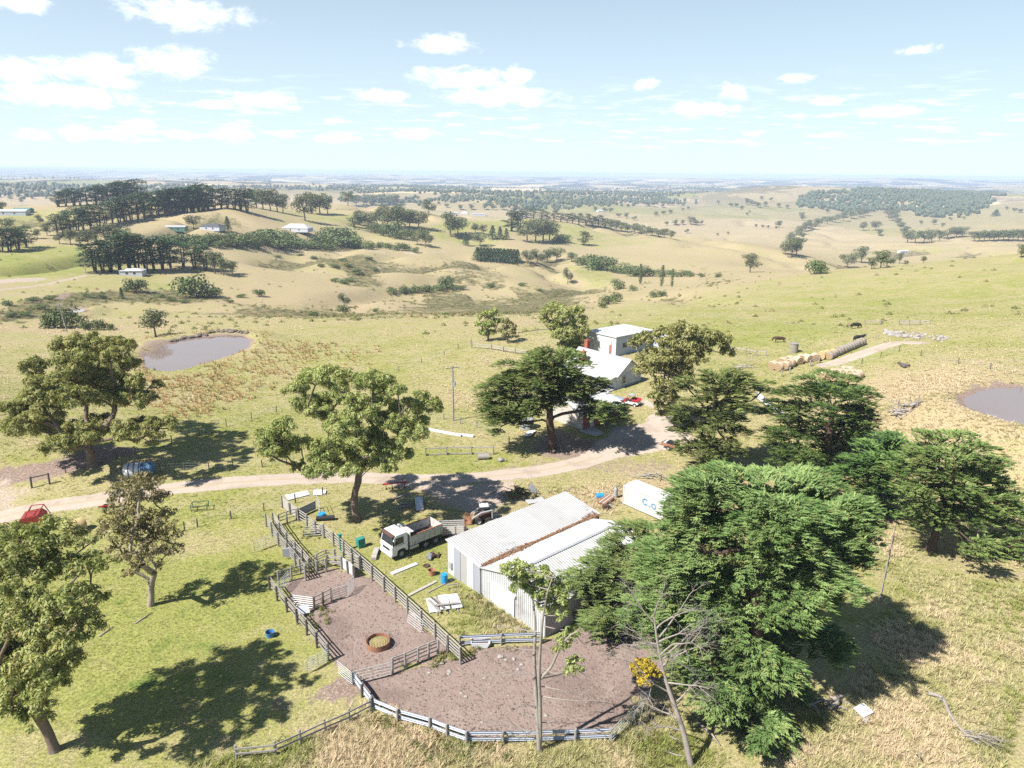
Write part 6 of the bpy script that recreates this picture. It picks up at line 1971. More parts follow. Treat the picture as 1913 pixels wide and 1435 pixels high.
# --- white tipper truck, nose towards the lower left; x forward, y to its left (towards the camera)
def truck():
    t0 = on_level(750, 1042, 0)
    rz = RZ + math.pi
    f, l = -UV, Vector((math.cos(rz + math.pi / 2), math.sin(rz + math.pi / 2), 0))
    o = t0 + f * 1.15 - l * 1.05
    o.z = gz(o.x, o.y) + 0.02
    t = thing('tipper_truck', 'white tipper truck with a rusty worn steel tray parked beside the shed', 'truck', o, rz)
    cab_poly = [(-1.95, .75), (-1.95, 2.75), (-1.75, 2.88), (-.55, 2.86), (-.32, 2.72), (-.05, 1.85), (.02, 1.55), (.04, .55), (-.55, .5), (-.62, .95), (-.85, 1.12), (-1.45, 1.12), (-1.68, .95), (-1.75, .75)]
    cab = MB().prism(cab_poly, -1.15, 1.15).obj('cab', 'truck_white', t)
    MB().add([(-.30, -1.02, 2.62), (-.30, 1.02, 2.62), (-.035, 1.06, 1.78), (-.035, -1.06, 1.78)], [(0, 1, 2, 3)]).obj('windscreen', 'dark_glass', cab, loc=(.03, 0, .01))
    MB().box((-.22, 0, 2.78), (.42, 2.2, .16), ry=.35).obj('sun_visor', 'rust_dark', cab)
    for s in (-1, 1):
        MB().add([(-1.45, s * 1.158, 1.75), (-.28, s * 1.158, 1.75), (-.5, s * 1.158, 2.55), (-1.45, s * 1.158, 2.55)], [(0, 1, 2, 3)]).obj('side_window', 'dark_glass', cab)
        MB().box((-1.02, s * 1.17, 1.62), (1.1, .04, .06)).obj('door_handle', 'gutter', cab)
        MB().box((-.05, s * 1.32, 2.1), (.14, .2, .5)).obj('mirror', 'black_plastic', cab)
        MB().box((.05, s * .85, .82), (.06, .34, .2)).obj('headlight', 'tarp_white', cab)
    MB().box((.06, 0, .62), (.18, 2.3, .34)).obj('bumper', 'truck_white', cab, bevel=.03)
    MB().box((.05, 0, 1.2), (.05, 1.3, .24)).obj('grille', 'black_plastic', cab)
    mb = MB()
    for y in (-.42, .42):
        mb.box((-3.6, y, .82), (6.2, .1, .26))
    mb.obj('chassis', 'rust_dark', t)
    # tipper tray
    x0, x1, h0, h1, hw = -2.25, -6.55, 1.12, 2.2, 1.2
    MB().box(((x0 + x1) / 2, 0, h0), (x0 - x1, hw * 2, .1)).obj('tray_floor', 'rust_dark', t)
    for s in (-1, 1):
        side = MB().box(((x0 + x1) / 2, s * hw, (h0 + h1) / 2), (x0 - x1, .07, h1 - h0)).obj('tray_side', 'worn_white', t)
        for k in range(6):
            MB().box((x0 - .35 - k * .74, s * (hw + .06), (h0 + h1) / 2), (.09, .07, h1 - h0)).obj('rib', 'worn_white', side)
        MB().bar((x0, s * hw, h1 + .03), (x1, s * hw, h1 + .03), .13, .08).obj('top_rail', 'rust', side)
    hb = MB().box((x0, 0, (h0 + h1) / 2 + .25), (.08, hw * 2 + .1, h1 - h0 + .5)).obj('headboard', 'worn_white', t)
    MB().bar((x0, -hw - .05, h1 + .52), (x0, hw + .05, h1 + .52), .16, .1).obj('top_rail', 'worn_white', hb)
    MB().box((x0 - .25, 0, h1 + .46), (.5, hw * 2, .06)).obj('cab_guard', 'worn_white', t)
    MB().box((x1, 0, (h0 + h1) / 2), (.07, hw * 2, h1 - h0)).obj('tailgate', 'worn_white', t)
    MB().cyl((-2.75, .95, .78), .28, 1.15, 16, 'X').obj('fuel_tank', 'alloy', t)
    MB().cyl((-2.75, -.95, .78), .28, 1.15, 16, 'X').obj('air_tank', 'alloy', t)
    for s in (-1, 1):
        wheel(t, -1.15, s * 1.0, .5, .3, 'rim_grey', s)
        wheel(t, -4.25, s * .98, .5, .46, 'rim_grey', s)
        wheel(t, -5.6, s * .98, .5, .46, 'rim_grey', s)
        MB().box((-4.92, s * 1.05, 1.06), (2.7, .4, .05)).obj('mudguard', 'black_plastic', t)
    MB().tube([(-2.05, -.7, .9), (-2.05, -.7, 2.9), (-2.2, -.7, 3.05)], .07, 8).obj('exhaust', 'alloy', t)


truck()


def slat_trailer():
    o = at(842, 1002)
    t = thing('stock_trailer', 'rusty slatted trailer frame standing behind the tipper truck', 'trailer', o, RZ - .62)
    MB().box((0, 0, .62), (3.2, 1.6, .08)).obj('floor', 'grey_timber', t)
    for s in (-1, 1):
        for k in range(4):
            MB().box((0, s * .82, .82 + k * .24), (3.2, .05, .12)).obj('slat', 'worn_white', t)
        for x in (-1.5, -.5, .5, 1.5):
            MB().box((x, s * .87, 1.15), (.07, .05, 1.05)).obj('upright', 'rust', t)
        wheel(t, -.2, s * .95, .34, .2, 'rim_grey', s)
    for k in range(4):
        MB().box((1.58, 0, .82 + k * .24), (.05, 1.6, .12)).obj('slat', 'rust', t)
    MB().bar((1.6, 0, .55), (2.9, 0, .5), .1, .1).obj('drawbar', 'rust', t)


slat_trailer()


def skid_steer():
    o = at(901, 974)
    t = thing('skid_steer_loader', 'small skid steer loader with a rusty fork bucket in the tree shade', 'loader', o, RZ + 2.55)
    MB().prism([(-1.2, .45), (-1.25, 1.1), (-1.0, 1.35), (-.3, 1.3), (.35, .9), (.9, .6), (.9, .4)], -.52, .52).obj('body', 'rust_dark', t)
    mb = MB()
    for s in (-1, 1):
        mb.tube([(.45, s * .5, .75), (.3, s * .5, 2.05), (-.75, s * .5, 2.1), (-.85, s * .5, 1.2)], .05, 6)
    for x, z in ((.3, 2.05), (-.75, 2.1)):
        mb.tube([(x, -.5, z), (x, .5, z)], .05, 6)
    cb = mb.obj('cab_frame', 'black_plastic', t)
    MB().box((-.22, 0, 2.1), (1.15, 1.06, .07)).obj('roof', 'worn_white', cb)
    MB().box((-.5, 0, 1.2), (.5, .6, .5)).obj('seat', 'black_plastic', cb)
    for s in (-1, 1):
        MB().tube([(-1.1, s * .72, 1.75), (.2, s * .74, 1.5), (1.15, s * .72, .85), (1.3, s * .7, .45)], .085, 6).obj('lift_arm', 'rim_grey', t)
        MB().tube([(-1.1, s * .72, 1.75), (-1.15, s * .66, .7)], .09, 6).obj('arm_tower', 'rim_grey', t)
        for x in (-.7, .5):
            wheel(t, x, s * .76, .42, .3, 'rim_grey', s)
    bk_ = MB().prism([(1.3, .12), (1.25, .75), (1.35, .75), (1.45, .2), (2.0, .12), (2.0, .06)], -.85, .85).obj('bucket', 'rust', t)
    for k in range(8):
        MB().tube([(1.95, -.8 + k * .228, .1), (2.35, -.8 + k * .228, .16)], .03, 5).obj('tine', 'rust', bk_)
    for k in range(5):
        MB().tube([(1.4, -.7 + k * .35, .7), (1.9, -.7 + k * .35, .95), (2.25, -.7 + k * .35, .5)], .035, 5).obj('grapple', 'rust', bk_)


skid_steer()


def baler():
    o = at(72, 985)
    t = thing('hay_baler', 'dark red hay baler standing beside the gravel track on the left', 'machine', o, .35)
    MB().prism([(-1.5, .35), (-1.75, 1.0), (-1.3, 1.75), (.4, 1.95), (.9, 1.5), (.9, .5)], -1.05, 1.05).obj('body', 'red_machine', t)
    MB().prism([(-1.78, .98), (-1.34, 1.76), (-1.28, 1.72), (-1.7, .98)], -.98, .98).obj('chute', 'pale_timber', t)
    mb = MB()
    for y in (-.9, .9):
        mb.tube([(-.9, y, 1.8), (-.5, y, 2.5), (.7, y, 2.45), (1.2, y, 1.2)], .06, 5)
    mb.tube([(-.5, -.9, 2.5), (-.5, .9, 2.5)], .06, 5); mb.tube([(.7, -.9, 2.45), (.7, .9, 2.45)], .06, 5)
    mb.obj('roll_frame', 'red_machine', t)
    MB().box((1.15, 0, .8), (.5, 1.5, .7)).obj('gearbox', 'rust_dark', t, bevel=.05)
    MB().cyl((.9, 0, .35), .3, 1.9, 14, 'Y').obj('pickup_reel', 'rust_dark', t)
    MB().bar((1.3, 0, .5), (2.7, 0, .45), .12, .12).obj('drawbar', 'rust_dark', t)
    for s in (-1, 1):
        wheel(t, -.2, s * 1.2, .45, .3, 'red_machine', s)


baler()


def round_bale_meshes(mat, r=.68, L=1.25, seed=0):
    rng = np.random.RandomState(seed)
    n, m = 26, 7
    vs, fs = [], []
    for i in range(m):
        x = -L / 2 + L * i / (m - 1)
        e = 0.86 if i in (0, m - 1) else 1.0
        for j in range(n):
            a = 2 * math.pi * j / n
            rr = r * e * (1 + .025 * rng.randn())
            z = r * .97 + rr * math.sin(a)
            vs.append((x, rr * math.cos(a), max(0.0, z)))
    for i in range(m - 1):
        for j in range(n):
            k = (j + 1) % n
            fs.append((i * n + j, i * n + k, (i + 1) * n + k, (i + 1) * n + j))
    body = MB().add(vs, fs).mesh('bale_body', mat, smooth=True)
    fv, ff = [], []
    for s in (-1, 1):
        b = len(fv)
        fv.append((s * (L / 2 - .04), 0, r * .97))
        for q, off in ((.35, .015), (.62, -.03), (.86, .0)):
            for j in range(n):
                a = 2 * math.pi * j / n
                fv.append((s * (L / 2 + off), r * q * math.cos(a), max(0.0, r * .97 + r * q * math.sin(a))))
        for j in range(n):
            k = (j + 1) % n
            ff.append((b, b + 1 + j, b + 1 + k))
            for q in (0, 1):
                ff.append((b + 1 + q * n + j, b + 1 + q * n + n + j, b + 1 + q * n + n + k, b + 1 + q * n + k))
    ends = MB().add(fv, ff).mesh('bale_end', {'hay_pink': 'hay_end', 'hay_grey': 'hay_end'}.get(mat, 'hay'), smooth=False)
    return body, ends


BALES = {m: round_bale_meshes(m, seed=i) for i, m in enumerate(('hay', 'hay_pink', 'hay_grey'))}


def bale(mat, px, py, rz, label, group=None, s=1.0):
    b = at(px, py)
    t = thing('round_bale', label, 'hay bale', b - Vector((0, 0, .05)), rz, group)
    t.scale = (s, s, s)
    link('bale_body', BALES[mat][0], t)
    link('bale_end', BALES[mat][1], t)
    return t


bale('hay', 148, 992, .9, 'single round hay bale beside the red baler', s=1.15)
# row of bales along the farm track (centres step along the row)
A_, B_ = at(1549, 671), at(1609, 645)
row_rz = math.atan2(B_.y - A_.y, B_.x - A_.x)
rp_row = random.Random(2)
for i in range(13):
    p = A_ + (B_ - A_) * (i / 12)
    t = thing('round_bale', f'weathered grey round bale in the end to end row, {ORD[i]} from left', 'hay bale', (p.x, p.y, gz(p.x, p.y) - .05), row_rz + rp_row.uniform(-.1, .1), 'grey bales in the end to end row')
    t.scale = ((B_ - A_).length / 12 / 1.36, 1.25 * rp_row.uniform(.92, 1.06), 1.25 * rp_row.uniform(.9, 1.05))
    link('bale_body', BALES['hay_grey'][0], t)
    link('bale_end', BALES['hay_grey'][1], t)
for i, (x, y, r_) in enumerate([(1535, 668, .9), (1545, 666, 1.2), (1556, 664, 1.0)]):
    bale('hay', x, y + 3, r_, f'brown loose round bale where the grey row begins, {ORD[i]} from left', 'brown bales at the row start', 1.3)
for i, (x, y, r_) in enumerate([(1444, 690, .75), (1456, 692, .75), (1467, 691, .75), (1476, 686, .75), (1462, 683, .75), (1474, 680, .75), (1489, 681, 1.9), (1496, 677, 1.1), (1508, 677, 1.9), (1522, 675, 1.4)]):
    bale('hay_pink', x, y, r_, f'pale round bale left of the grey row, {ORD[i]} from left', 'pale bales left of the grey row', 1.35)
cl2 = [(1536, 709), (1548, 708), (1560, 711), (1572, 712), (1584, 713), (1596, 712), (1556, 704), (1568, 704), (1580, 705), (1592, 706), (1602, 707), (1575, 699), (1586, 700)]
for i, (x, y) in enumerate(sorted(cl2)):
    bale('hay_pink', x, y, .45, f'pinkish round bale in the cluster above the layered cypress, {ORD[i]} from left', 'bale cluster above the cypress row', 1.2)

# standing grey tank by the bales
b = at(1482, 659)
t = thing('water_tank', 'upright weathered grey corrugated tank beside the bale row', 'tank', b)
t.scale = (.85, .85, .8)
prof = [(0.001, 2.75), (1.0, 2.7), (1.06, 2.6)]
for i in range(12):
    prof += [(1.08, 2.5 - i * .2), (1.02, 2.4 - i * .2)]
prof.append((1.05, 0))
MB().lathe(prof, 22).obj('tank_body', 'hay_grey', t)
MB().lathe([(1.0, 2.72), (1.15, 2.72), (1.15, 2.55), (1.0, 2.55)], 22).obj('rim', 'grey_timber', t)


# --- cattle
def cow_mesh(mat, graze):
    me = bpy.data.meshes.new('cow_body')
    head = [(1.15, 0, 1.15), (1.4, 0, .75), (1.55, 0, .35)] if graze else [(1.15, 0, 1.3), (1.4, 0, 1.4), (1.72, 0, 1.28)]
    v = [(0, 0, 1.0), (.45, 0, 1.0), (.85, 0, 1.05), (-.45, 0, 1.02), (-.85, 0, 1.08)] + head
    r = [(.36, .40), (.35, .39), (.27, .32), (.37, .40), (.28, .30), (.19, .22), (.14, .16), (.085, .1)]
    e = [(0, 1), (1, 2), (0, 3), (3, 4), (2, 5), (5, 6), (6, 7)]
    def limb(src, pts, rad):
        last = src
        for p, q in zip(pts, rad):
            v.append(p); r.append((q, q)); e.append((last, len(v) - 1)); last = len(v) - 1
    for s in (-1, 1):
        limb(2, [(.78, s * .2, .72), (.80, s * .2, .4), (.77, s * .2, .06)], [.13, .075, .06])
        limb(4, [(-.78, s * .21, .75), (-.92, s * .21, .42), (-.85, s * .21, .06)], [.17, .08, .06])
        limb(6, [(head[1][0] - .05, s * .2, head[1][2] + .1)], [.035])
    limb(4, [(-1.12, 0, 1.1), (-1.2, 0, .75), (-1.18, 0, .45)], [.05, .03, .035])
    me.from_pydata(v, e, [])
    o = bpy.data.objects.new('cow_tmp', me)
    COL.objects.link(o)
    o.modifiers.new('s', 'SKIN')
    sub = o.modifiers.new('d', 'SUBSURF')
    sub.levels = sub.render_levels = 1
    for sv, q in zip(me.skin_vertices[0].data, r):
        sv.radius = q
    me.skin_vertices[0].data[0].use_root = True
    dg = bpy.context.evaluated_depsgraph_get()
    m2 = bpy.data.meshes.new_from_object(o.evaluated_get(dg))
    bpy.data.objects.remove(o)
    m2.name = 'cow_body'
    m2.materials.clear()
    m2.materials.append(MATS[mat])
    m2.polygons.foreach_set('use_smooth', np.ones(len(m2.polygons), bool))
    return m2


for px, py, rz, mat, gr, lab in [(1597, 614, .15, 'cow_black', True, 'black cow grazing alone on the right hillside'), (1603, 638, .2, 'cow_black', False, 'black cow standing behind the far end of the bale row'),
                                 (1456, 640, 2.9, 'cow_brown', True, 'dark brown cow standing near the grey upright tank')]:
    b = at(px, py)
    o = link('cow', cow_mesh(mat, gr), None, b - Vector((0, 0, .05)), rz)
    o.scale = (1.1, 1.1, 1.1)
    tag(o, lab, 'cow', 'cattle on the right hill')


# --- stones
def stone_mesh(seed, mat='stone_white'):
    rng = np.random.RandomState(seed)
    bm = bmesh.new()
    bmesh.ops.create_icosphere(bm, subdivisions=1, radius=1.0)
    for vv in bm.verts:
        vv.co *= rng.uniform(.7, 1.15)
        vv.co.z *= .7
    me = bpy.data.meshes.new('stone')
    bm.to_mesh(me)
    bm.free()
    me.materials.append(MATS[mat])
    return me


STONES = [stone_mesh(i) for i in range(5)]
DARK_STONES = [stone_mesh(20 + i, 'bank_shade_stone') for i in range(3)]
rp = random.Random(3)
pile = thing('rock_pile', 'long heap of white rocks on the right hillside', 'rocks', at(1710, 626))
pb = Vector(pile.location)
for i in range(78):
    t_ = rp.random()
    px = 1652 + 122 * t_
    py = 622 + 10 * t_ + rp.uniform(-7, 4) * (1 - .5 * abs(t_ - .4))
    g = at(px, py + 3)
    s = rp.uniform(.3, .9) * (1.2 - .5 * t_)
    o = link('stone', rp.choice(STONES), pile, (g.x - pb.x, g.y - pb.y, gz(g.x, g.y) - pb.z + s * .2), rp.random() * 6)
    o.scale = (s, s * rp.uniform(.7, 1.1), s * rp.uniform(.6, 1.0))
    o.rotation_euler = (rp.uniform(-.4, .4), rp.uniform(-.4, .4), rp.random() * 6)
for i, (x, y, s) in enumerate([(960, 1232, .28), (975, 1243, .3), (968, 1252, .25), (826, 1240, .3), (840, 1256, .28), (838, 1260, .2), (802, 1258, .22), (935, 1228, .35), (945, 1234, .22), (1020, 1338, .25), (870, 1302, .22), (862, 1296, .18), (950, 1300, .15), (905, 1268, .18), (915, 1278, .16), (900, 1350, .15)]):
    g = at(x, y)
    o = link('stone', rp.choice(STONES), None, g + Vector((0, 0, s * .25)), rp.random() * 6)
    o.scale = (s, s * .8, s * .7)
    tag(o, f'pale stone lying on the bare holding yard, {ORD[i]} of the scatter', 'stone', 'stones on the holding yard')


bankt = thing('stone_bank', 'line of stones, darkened for the shade along the far bank of the left dam', 'rocks', at(400, 622))  # dark rocks; shade of the dam wall is put into their colour
bb_ = Vector(bankt.location)
for i in range(46):
    t_ = i / 45
    g = at(318 + 146 * t_ + rp.uniform(-2, 2), 639 - 20 * min(1, t_ * 1.6) + 3 * max(0, t_ - .7) * 10 * .3 + rp.uniform(-1.5, 1.5))
    s = rp.uniform(.4, .95)
    o = link('stone', DARK_STONES[i % 3], bankt, (g.x - bb_.x, g.y - bb_.y, g.z - bb_.z + s * .25), rp.random() * 6)
    o.scale = (s * 1.3, s, s * .8)


# --- drums, tubs, pots
def drum(px, py, mat, label, name='drum', r=.3, h=.9, lying=None, cat='drum'):
    b = at(px, py)
    t = thing(name, label, cat, b, lying or 0)
    prof = [(0.001, 0.0), (r * .97, 0.0), (r, .03), (r, h * .31), (r * 1.035, h * .33), (r, h * .35), (r, h * .64), (r * 1.035, h * .66), (r, h * .68), (r, h - .03), (r * .97, h), (r * .9, h - .03), (0.001, h - .03)]
    if lying is None:
        MB().lathe(prof, 20).obj('drum_body', mat, t)
        MB().cyl((r * .5, 0, h), .05, .05, 8).obj('bung', 'black_plastic', t)
    else:
        MB().lathe([(q, z - h / 2) for q, z in prof], 20, (0, 0, r), 'X').obj('drum_body', mat, t)
        MB().cyl((h / 2, r * .5, r), .05, .05, 8, 'X').obj('bung', 'black_plastic', t)
    return t


def tub(px, py, mat, label, r, h, name='tub', cat='tub', inner='black_void'):
    b = at(px, py)
    t = thing(name, label, cat, b)
    MB().lathe([(0.001, .02), (r * .85, .02), (r, h), (r * 1.06, h), (r * 1.06, h - .06), (r * .95, h - .06), (r * .93, h - .1), (r * .8, .08), (0.001, .08)], 22).obj('wall', mat, t)
    MB().lathe([(0.001, h * .3), (r * .86, h * .3)], 22).obj('inside_shade', inner, t)  # near-black disc: shade inside the open vessel put into colour
    return t


drum(830, 1088, 'blue_drum', 'bright blue plastic drum standing near the shed corner', r=.36, h=.95)
drum(1121, 931, 'blue_drum', 'bright blue drum lying on its side near the container', r=.36, h=.95, lying=.1)
drum(602, 970, 'blue_drum', 'blue drum standing behind the black roller by the leaning gum', r=.42, h=.8)
tub(505, 1189, 'blue_tub', 'blue plastic tub left alone on the grass', .38, .5)
tub(807, 1074, 'terracotta', 'open terracotta pipe pot on the grass by the truck', .38, .6, 'pot', 'pot')
tub(797, 1058, 'rust_dark', 'flat dark tyre like pan lying near the shed corner', .34, .12, 'pan', 'pan')
b = at(608, 972)
t = thing('roller', 'black plastic roller lying beside the leaning gum', 'roller', b, .15)
MB().cyl((0, 0, .3), .3, 2.1, 16, 'X').obj('barrel', 'black_plastic', t)
for s in (-1, 1):
    MB().cyl((s * 1.06, 0, .3), .12, .1, 10, 'X').obj('hub', 'rim_grey', t)
# gas bottle and sled table by the container
b = at(1150, 930)
t = thing('gas_cylinder', 'upright grey gas cylinder at the left end of the container', 'cylinder', b)
MB().lathe([(0.001, 0), (.22, 0), (.24, .1), (.24, 1.25), (.18, 1.42), (.07, 1.48), (.07, 1.6), (0.001, 1.6)], 16).obj('body', 'rim_grey', t)
MB().lathe([(.13, 1.45), (.15, 1.45), (.15, 1.7), (.13, 1.7)], 12).obj('valve_guard', 'gutter', t)
b = at(1132, 940)
t = thing('work_bench', 'low tilted timber bench on skids between shed and container', 'bench', b, RZ + .1)
for k in range(5):
    MB().box((0, -.5 + k * .25, .55), (2.3, .2, .06), ry=-.12).obj('plank', 'pale_timber' if k % 2 else 'rust', t)
for x in (-.9, .9):
    for y in (-.45, .45):
        MB().box((x, y, .25 + x * .06), (.1, .1, .55)).obj('leg', 'rust_dark', t)
b = at(1132, 952)
t = thing('engine_block', 'small dark engine on the ground behind the shed', 'engine', b, .4)
MB().box((0, 0, .35), (.9, .55, .5)).obj('block', 'rust_dark', t, bevel=.05)
MB().cyl((.5, 0, .4), .25, .12, 14, 'X').obj('flywheel', 'rim_grey', t)
MB().tube([(-.3, .2, .6), (-.5, .3, .85), (-.9, .3, .8)], .06, 6).obj('exhaust', 'rust', t)

# big poly tank and white wrapped bale under the left gum's shadow
b = at(262, 890)
t = thing('poly_tank', 'long pale and blue cylindrical tank lying behind the sparse gum', 'tank', b, .22)
t.scale = (.82, .82, .82)
MB().lathe([(0.001, -2.4), (.7, -2.35), (1.12, -2.05), (1.18, -1.6), (1.18, .4)], 24, (0, 0, 1.18), 'X').obj('tank_body', 'tarp_white', t, smooth=True)
MB().lathe([(1.185, .4), (1.185, 1.7), (1.1, 2.1), (.7, 2.35), (0.001, 2.4)], 24, (0, 0, 1.18), 'X').obj('tank_end', 'blue_tank', t, smooth=True)
for k in range(5):
    MB().lathe([(1.19, -1.5 + k * .8), (1.23, -1.45 + k * .8), (1.23, -1.35 + k * .8), (1.19, -1.3 + k * .8)], 24, (0, 0, 1.18), 'X').obj('band', 'blue_tank', t)

# green feed rack
b = at(374, 952)
t = thing('feed_rack', 'small dark green hay rack frame on the grass', 'rack', b, .25)
t.scale = (.72, .72, .8)
for x in (-1.2, 1.2):
    for y in (-.7, .7):
        MB().bar((x, y, 0), (x * 1.1, y * 1.25, .95), .09, .09).obj('leg', 'green_paint', t)
mb = MB()
for y in (-.9, .9):
    mb.bar((-1.4, y, .95), (1.4, y, .95), .08, .08); mb.bar((-1.25, y * .8, .3), (1.25, y * .8, .3), .08, .08)
for x in (-1.35, 1.35):
    mb.bar((x, -.9, .95), (x, .9, .95), .08, .08)
mb.obj('frame', 'green_paint', t)
for k in range(7):
    MB().bar((-1.15 + k * .38, -.85, .95), (-1.15 + k * .38, .0, .35), .05, .05).obj('bar', 'pale_timber', t)

# red plough parts under the leaning gum
b = at(738, 912)
t = thing('plough', 'bright red plough frame lying behind the leaning gum', 'plough', b, .25)
MB().bar((-1.6, 0, .7), (1.6, 0, .75), .16, .18).obj('beam', 'red_bright', t)
for k in range(4):
    sh = MB().tube([(-1.2 + k * .8, 0, .7), (-1.2 + k * .8, -.35, .55), (-1.15 + k * .8, -.3, .12)], .06, 5).obj('shank', 'red_bright', t)
    MB().prism([(-1.3 + k * .8, .05), (-1.0 + k * .8, .05), (-1.15 + k * .8, .4)], -.36, -.3).obj('share', 'rust_dark', sh)
MB().bar((1.0, 0, .75), (1.2, .5, 1.4), .1, .1).obj('hitch', 'red_bright', t)
b = at(200, 952)
t = thing('implement', 'small red and white implement half hidden behind the sparse gum', 'machine', b, .4)
MB().bar((-.9, 0, .5), (.9, 0, .5), .14, .14).obj('beam', 'red_bright', t)
MB().box((.55, .2, .75), (.6, .5, .5)).obj('hopper', 'tarp_white', t, bevel=.04)
for s in (-1, 1):
    wheel(t, -.2, s * .5, .28, .14, 'red_bright', s)

# galvanised slide and scrap in the tree shade
b = at(783, 944)
t = thing('metal_chute', 'narrow shiny metal chute lying in the shade beside the truck', 'chute', b, 1.75)
MB().prism([(-1.6, .1), (-1.5, .35), (1.4, .5), (1.6, .2)], -.45, .45).obj('trough', 'alloy', t)
for s in (-1, 1):
    MB().bar((-1.5, s * .45, .36), (1.4, s * .45, .52), .05, .2).obj('side', 'alloy', t)
for i, (pa, pb2, lab) in enumerate([((728, 936), (762, 925), 'long grey timber in the shade left of the metal chute'), ((745, 943), (800, 940), 'grey board crossing under the metal chute'), ((742, 950), (770, 946), 'short grey board left of the metal chute foot'),
                                    ((688, 1018), (688, 1019), '')]):
    if not lab: continue
    A, B = at(*pa), at(*pb2)
    t = thing('timber_beam', lab, 'timber', A)
    MB().bar((0, 0, .12), tuple(B - A + Vector((0, 0, .14))), .22, .12).obj('beam', 'grey_timber', t)
# planks and sheets lying on the grass
def plank(pa, pb, wd, th, mat, label, name='plank', cat='plank', lift=.06):
    A, B = at(*pa), at(*pb)
    t = thing(name, label, cat, A)
    MB().bar((0, 0, lift), tuple(B - A + Vector((0, 0, lift))), wd, th).obj('board', mat, t)
    d = (B - A).normalized() * .25
    MB().bar(tuple(d + Vector((0, 0, lift - th))), tuple(d * 1.6 + Vector((0, 0, lift - th))), wd * 1.05, th).obj('batten', 'dark_timber', t)
plank((732, 1073), (779, 1054), .5, .14, 'tarp_white', 'wide white beam lying on the grass in front of the truck')
plank((763, 1114), (815, 1087), .32, .12, 'pale_timber', 'long pale pole lying beside the stock yard fence')
plank((800, 1108), (850, 1082), .12, .08, 'grey_timber', 'thin grey rail lying near the blue drum')
plank((698, 1047), (704, 1028), .55, .3, 'pale_timber', 'short pale box beam beside the truck nose', 'box_beam', 'beam', .2)
plank((858, 814), (885, 817), .5, .3, 'tarp_white', 'white pipe lying in the house paddock', 'pipe', 'pipe', .2)
plank((800, 804), (862, 816), .45, .3, 'tarp_white', 'long white pipe running out from behind the leaning gum crown', 'pipe', 'pipe', .2)
b = at(674, 1022)
t = thing('crate', 'teal and white upright bin beside the truck nose', 'bin', b, RZ)
MB().prism([(-.35, 0), (-.45, 1.1), (.45, 1.1), (.35, 0)], -.3, .3).obj('bin_body', 'teal', t)
MB().box((.42, 0, .6), (.06, .62, 1.0)).obj('side', 'tarp_white', t)
b = at(637, 1030)
t = thing('yard_post_cap', 'teal painted head gate post on the race fence', 'post', b, RZ)
MB().box((0, 0, 1.0), (.25, .25, 2.0)).obj('post', 'teal', t, bevel=.02)
MB().box((0, 0, 2.04), (.4, .3, .1)).obj('cap', 'teal', t)
# stack of white sheets and planks
b = at(832, 1130)
t = thing('sheet_stack', 'stack of white boards and sheets in the weeds beside the shed', 'boards', b, .25)
for k, (x, y, rz_, w_, m) in enumerate([(-1.2, .1, .02, 1.0, 'tarp_white'), (-.1, .25, -.04, .95, 'tarp_white'), (.95, .1, .05, 1.0, 'tarp_white'), (-1.1, -.3, .35, .25, 'grey_timber'), (-.5, -.2, .3, .22, 'grey_timber'), (-.75, .0, .42, .2, 'dark_timber'), (.1, -.5, 1.5, .2, 'grey_timber')]):
    MB().box((x, y, .12 + .05 * k), (w_, 2.4, .05), rz=rz_).obj('sheet', m, t)
for k in range(3):
    MB().box((-1.0 + k, -1.3, .05), (.12, .5, .1)).obj('bearer', 'grey_timber', t)
b = at(845, 1100)
t = thing('trestle', 'small grey timber trestle behind the white board stack', 'trestle', b, .2)
MB().bar((-.6, 0, .5), (.6, 0, .5), .1, .1).obj('top_rail', 'grey_timber', t)
for x in (-.5, .5):
    MB().bar((x, -.25, 0), (x, 0, .5), .07, .07).obj('leg', 'grey_timber', t)
    MB().bar((x, .25, 0), (x, 0, .5), .07, .07).obj('leg', 'grey_timber', t)
# pile of scrap near the truck
b = at(811, 1042)
t = thing('scrap_heap', 'little heap of grey scrap on the grass beside the truck', 'scrap', b)
for k in range(9):
    MB().box((rp.uniform(-.6, .6), rp.uniform(-.4, .4), rp.uniform(.1, .4)), (rp.uniform(.3, .9), rp.uniform(.15, .4), rp.uniform(.08, .25)), rp.random() * 3, rp.uniform(-.5, .5), rp.uniform(-.5, .5)).obj('scrap', rp.choice(['rim_grey', 'rust_dark', 'grey_timber', 'alloy']), t)
b = at(866, 995)
t = thing('scrap_heap', 'pale crumpled scrap between the slatted trailer and the shed', 'scrap', b)
for k in range(8):
    MB().box((rp.uniform(-.9, .9), rp.uniform(-.4, .4), rp.uniform(.1, .5)), (rp.uniform(.3, .8), rp.uniform(.3, .5), rp.uniform(.1, .4)), rp.random() * 3, rp.uniform(-.5, .5), rp.uniform(-.5, .5)).obj('scrap', rp.choice(['tarp_white', 'alloy', 'rim_grey']), t)
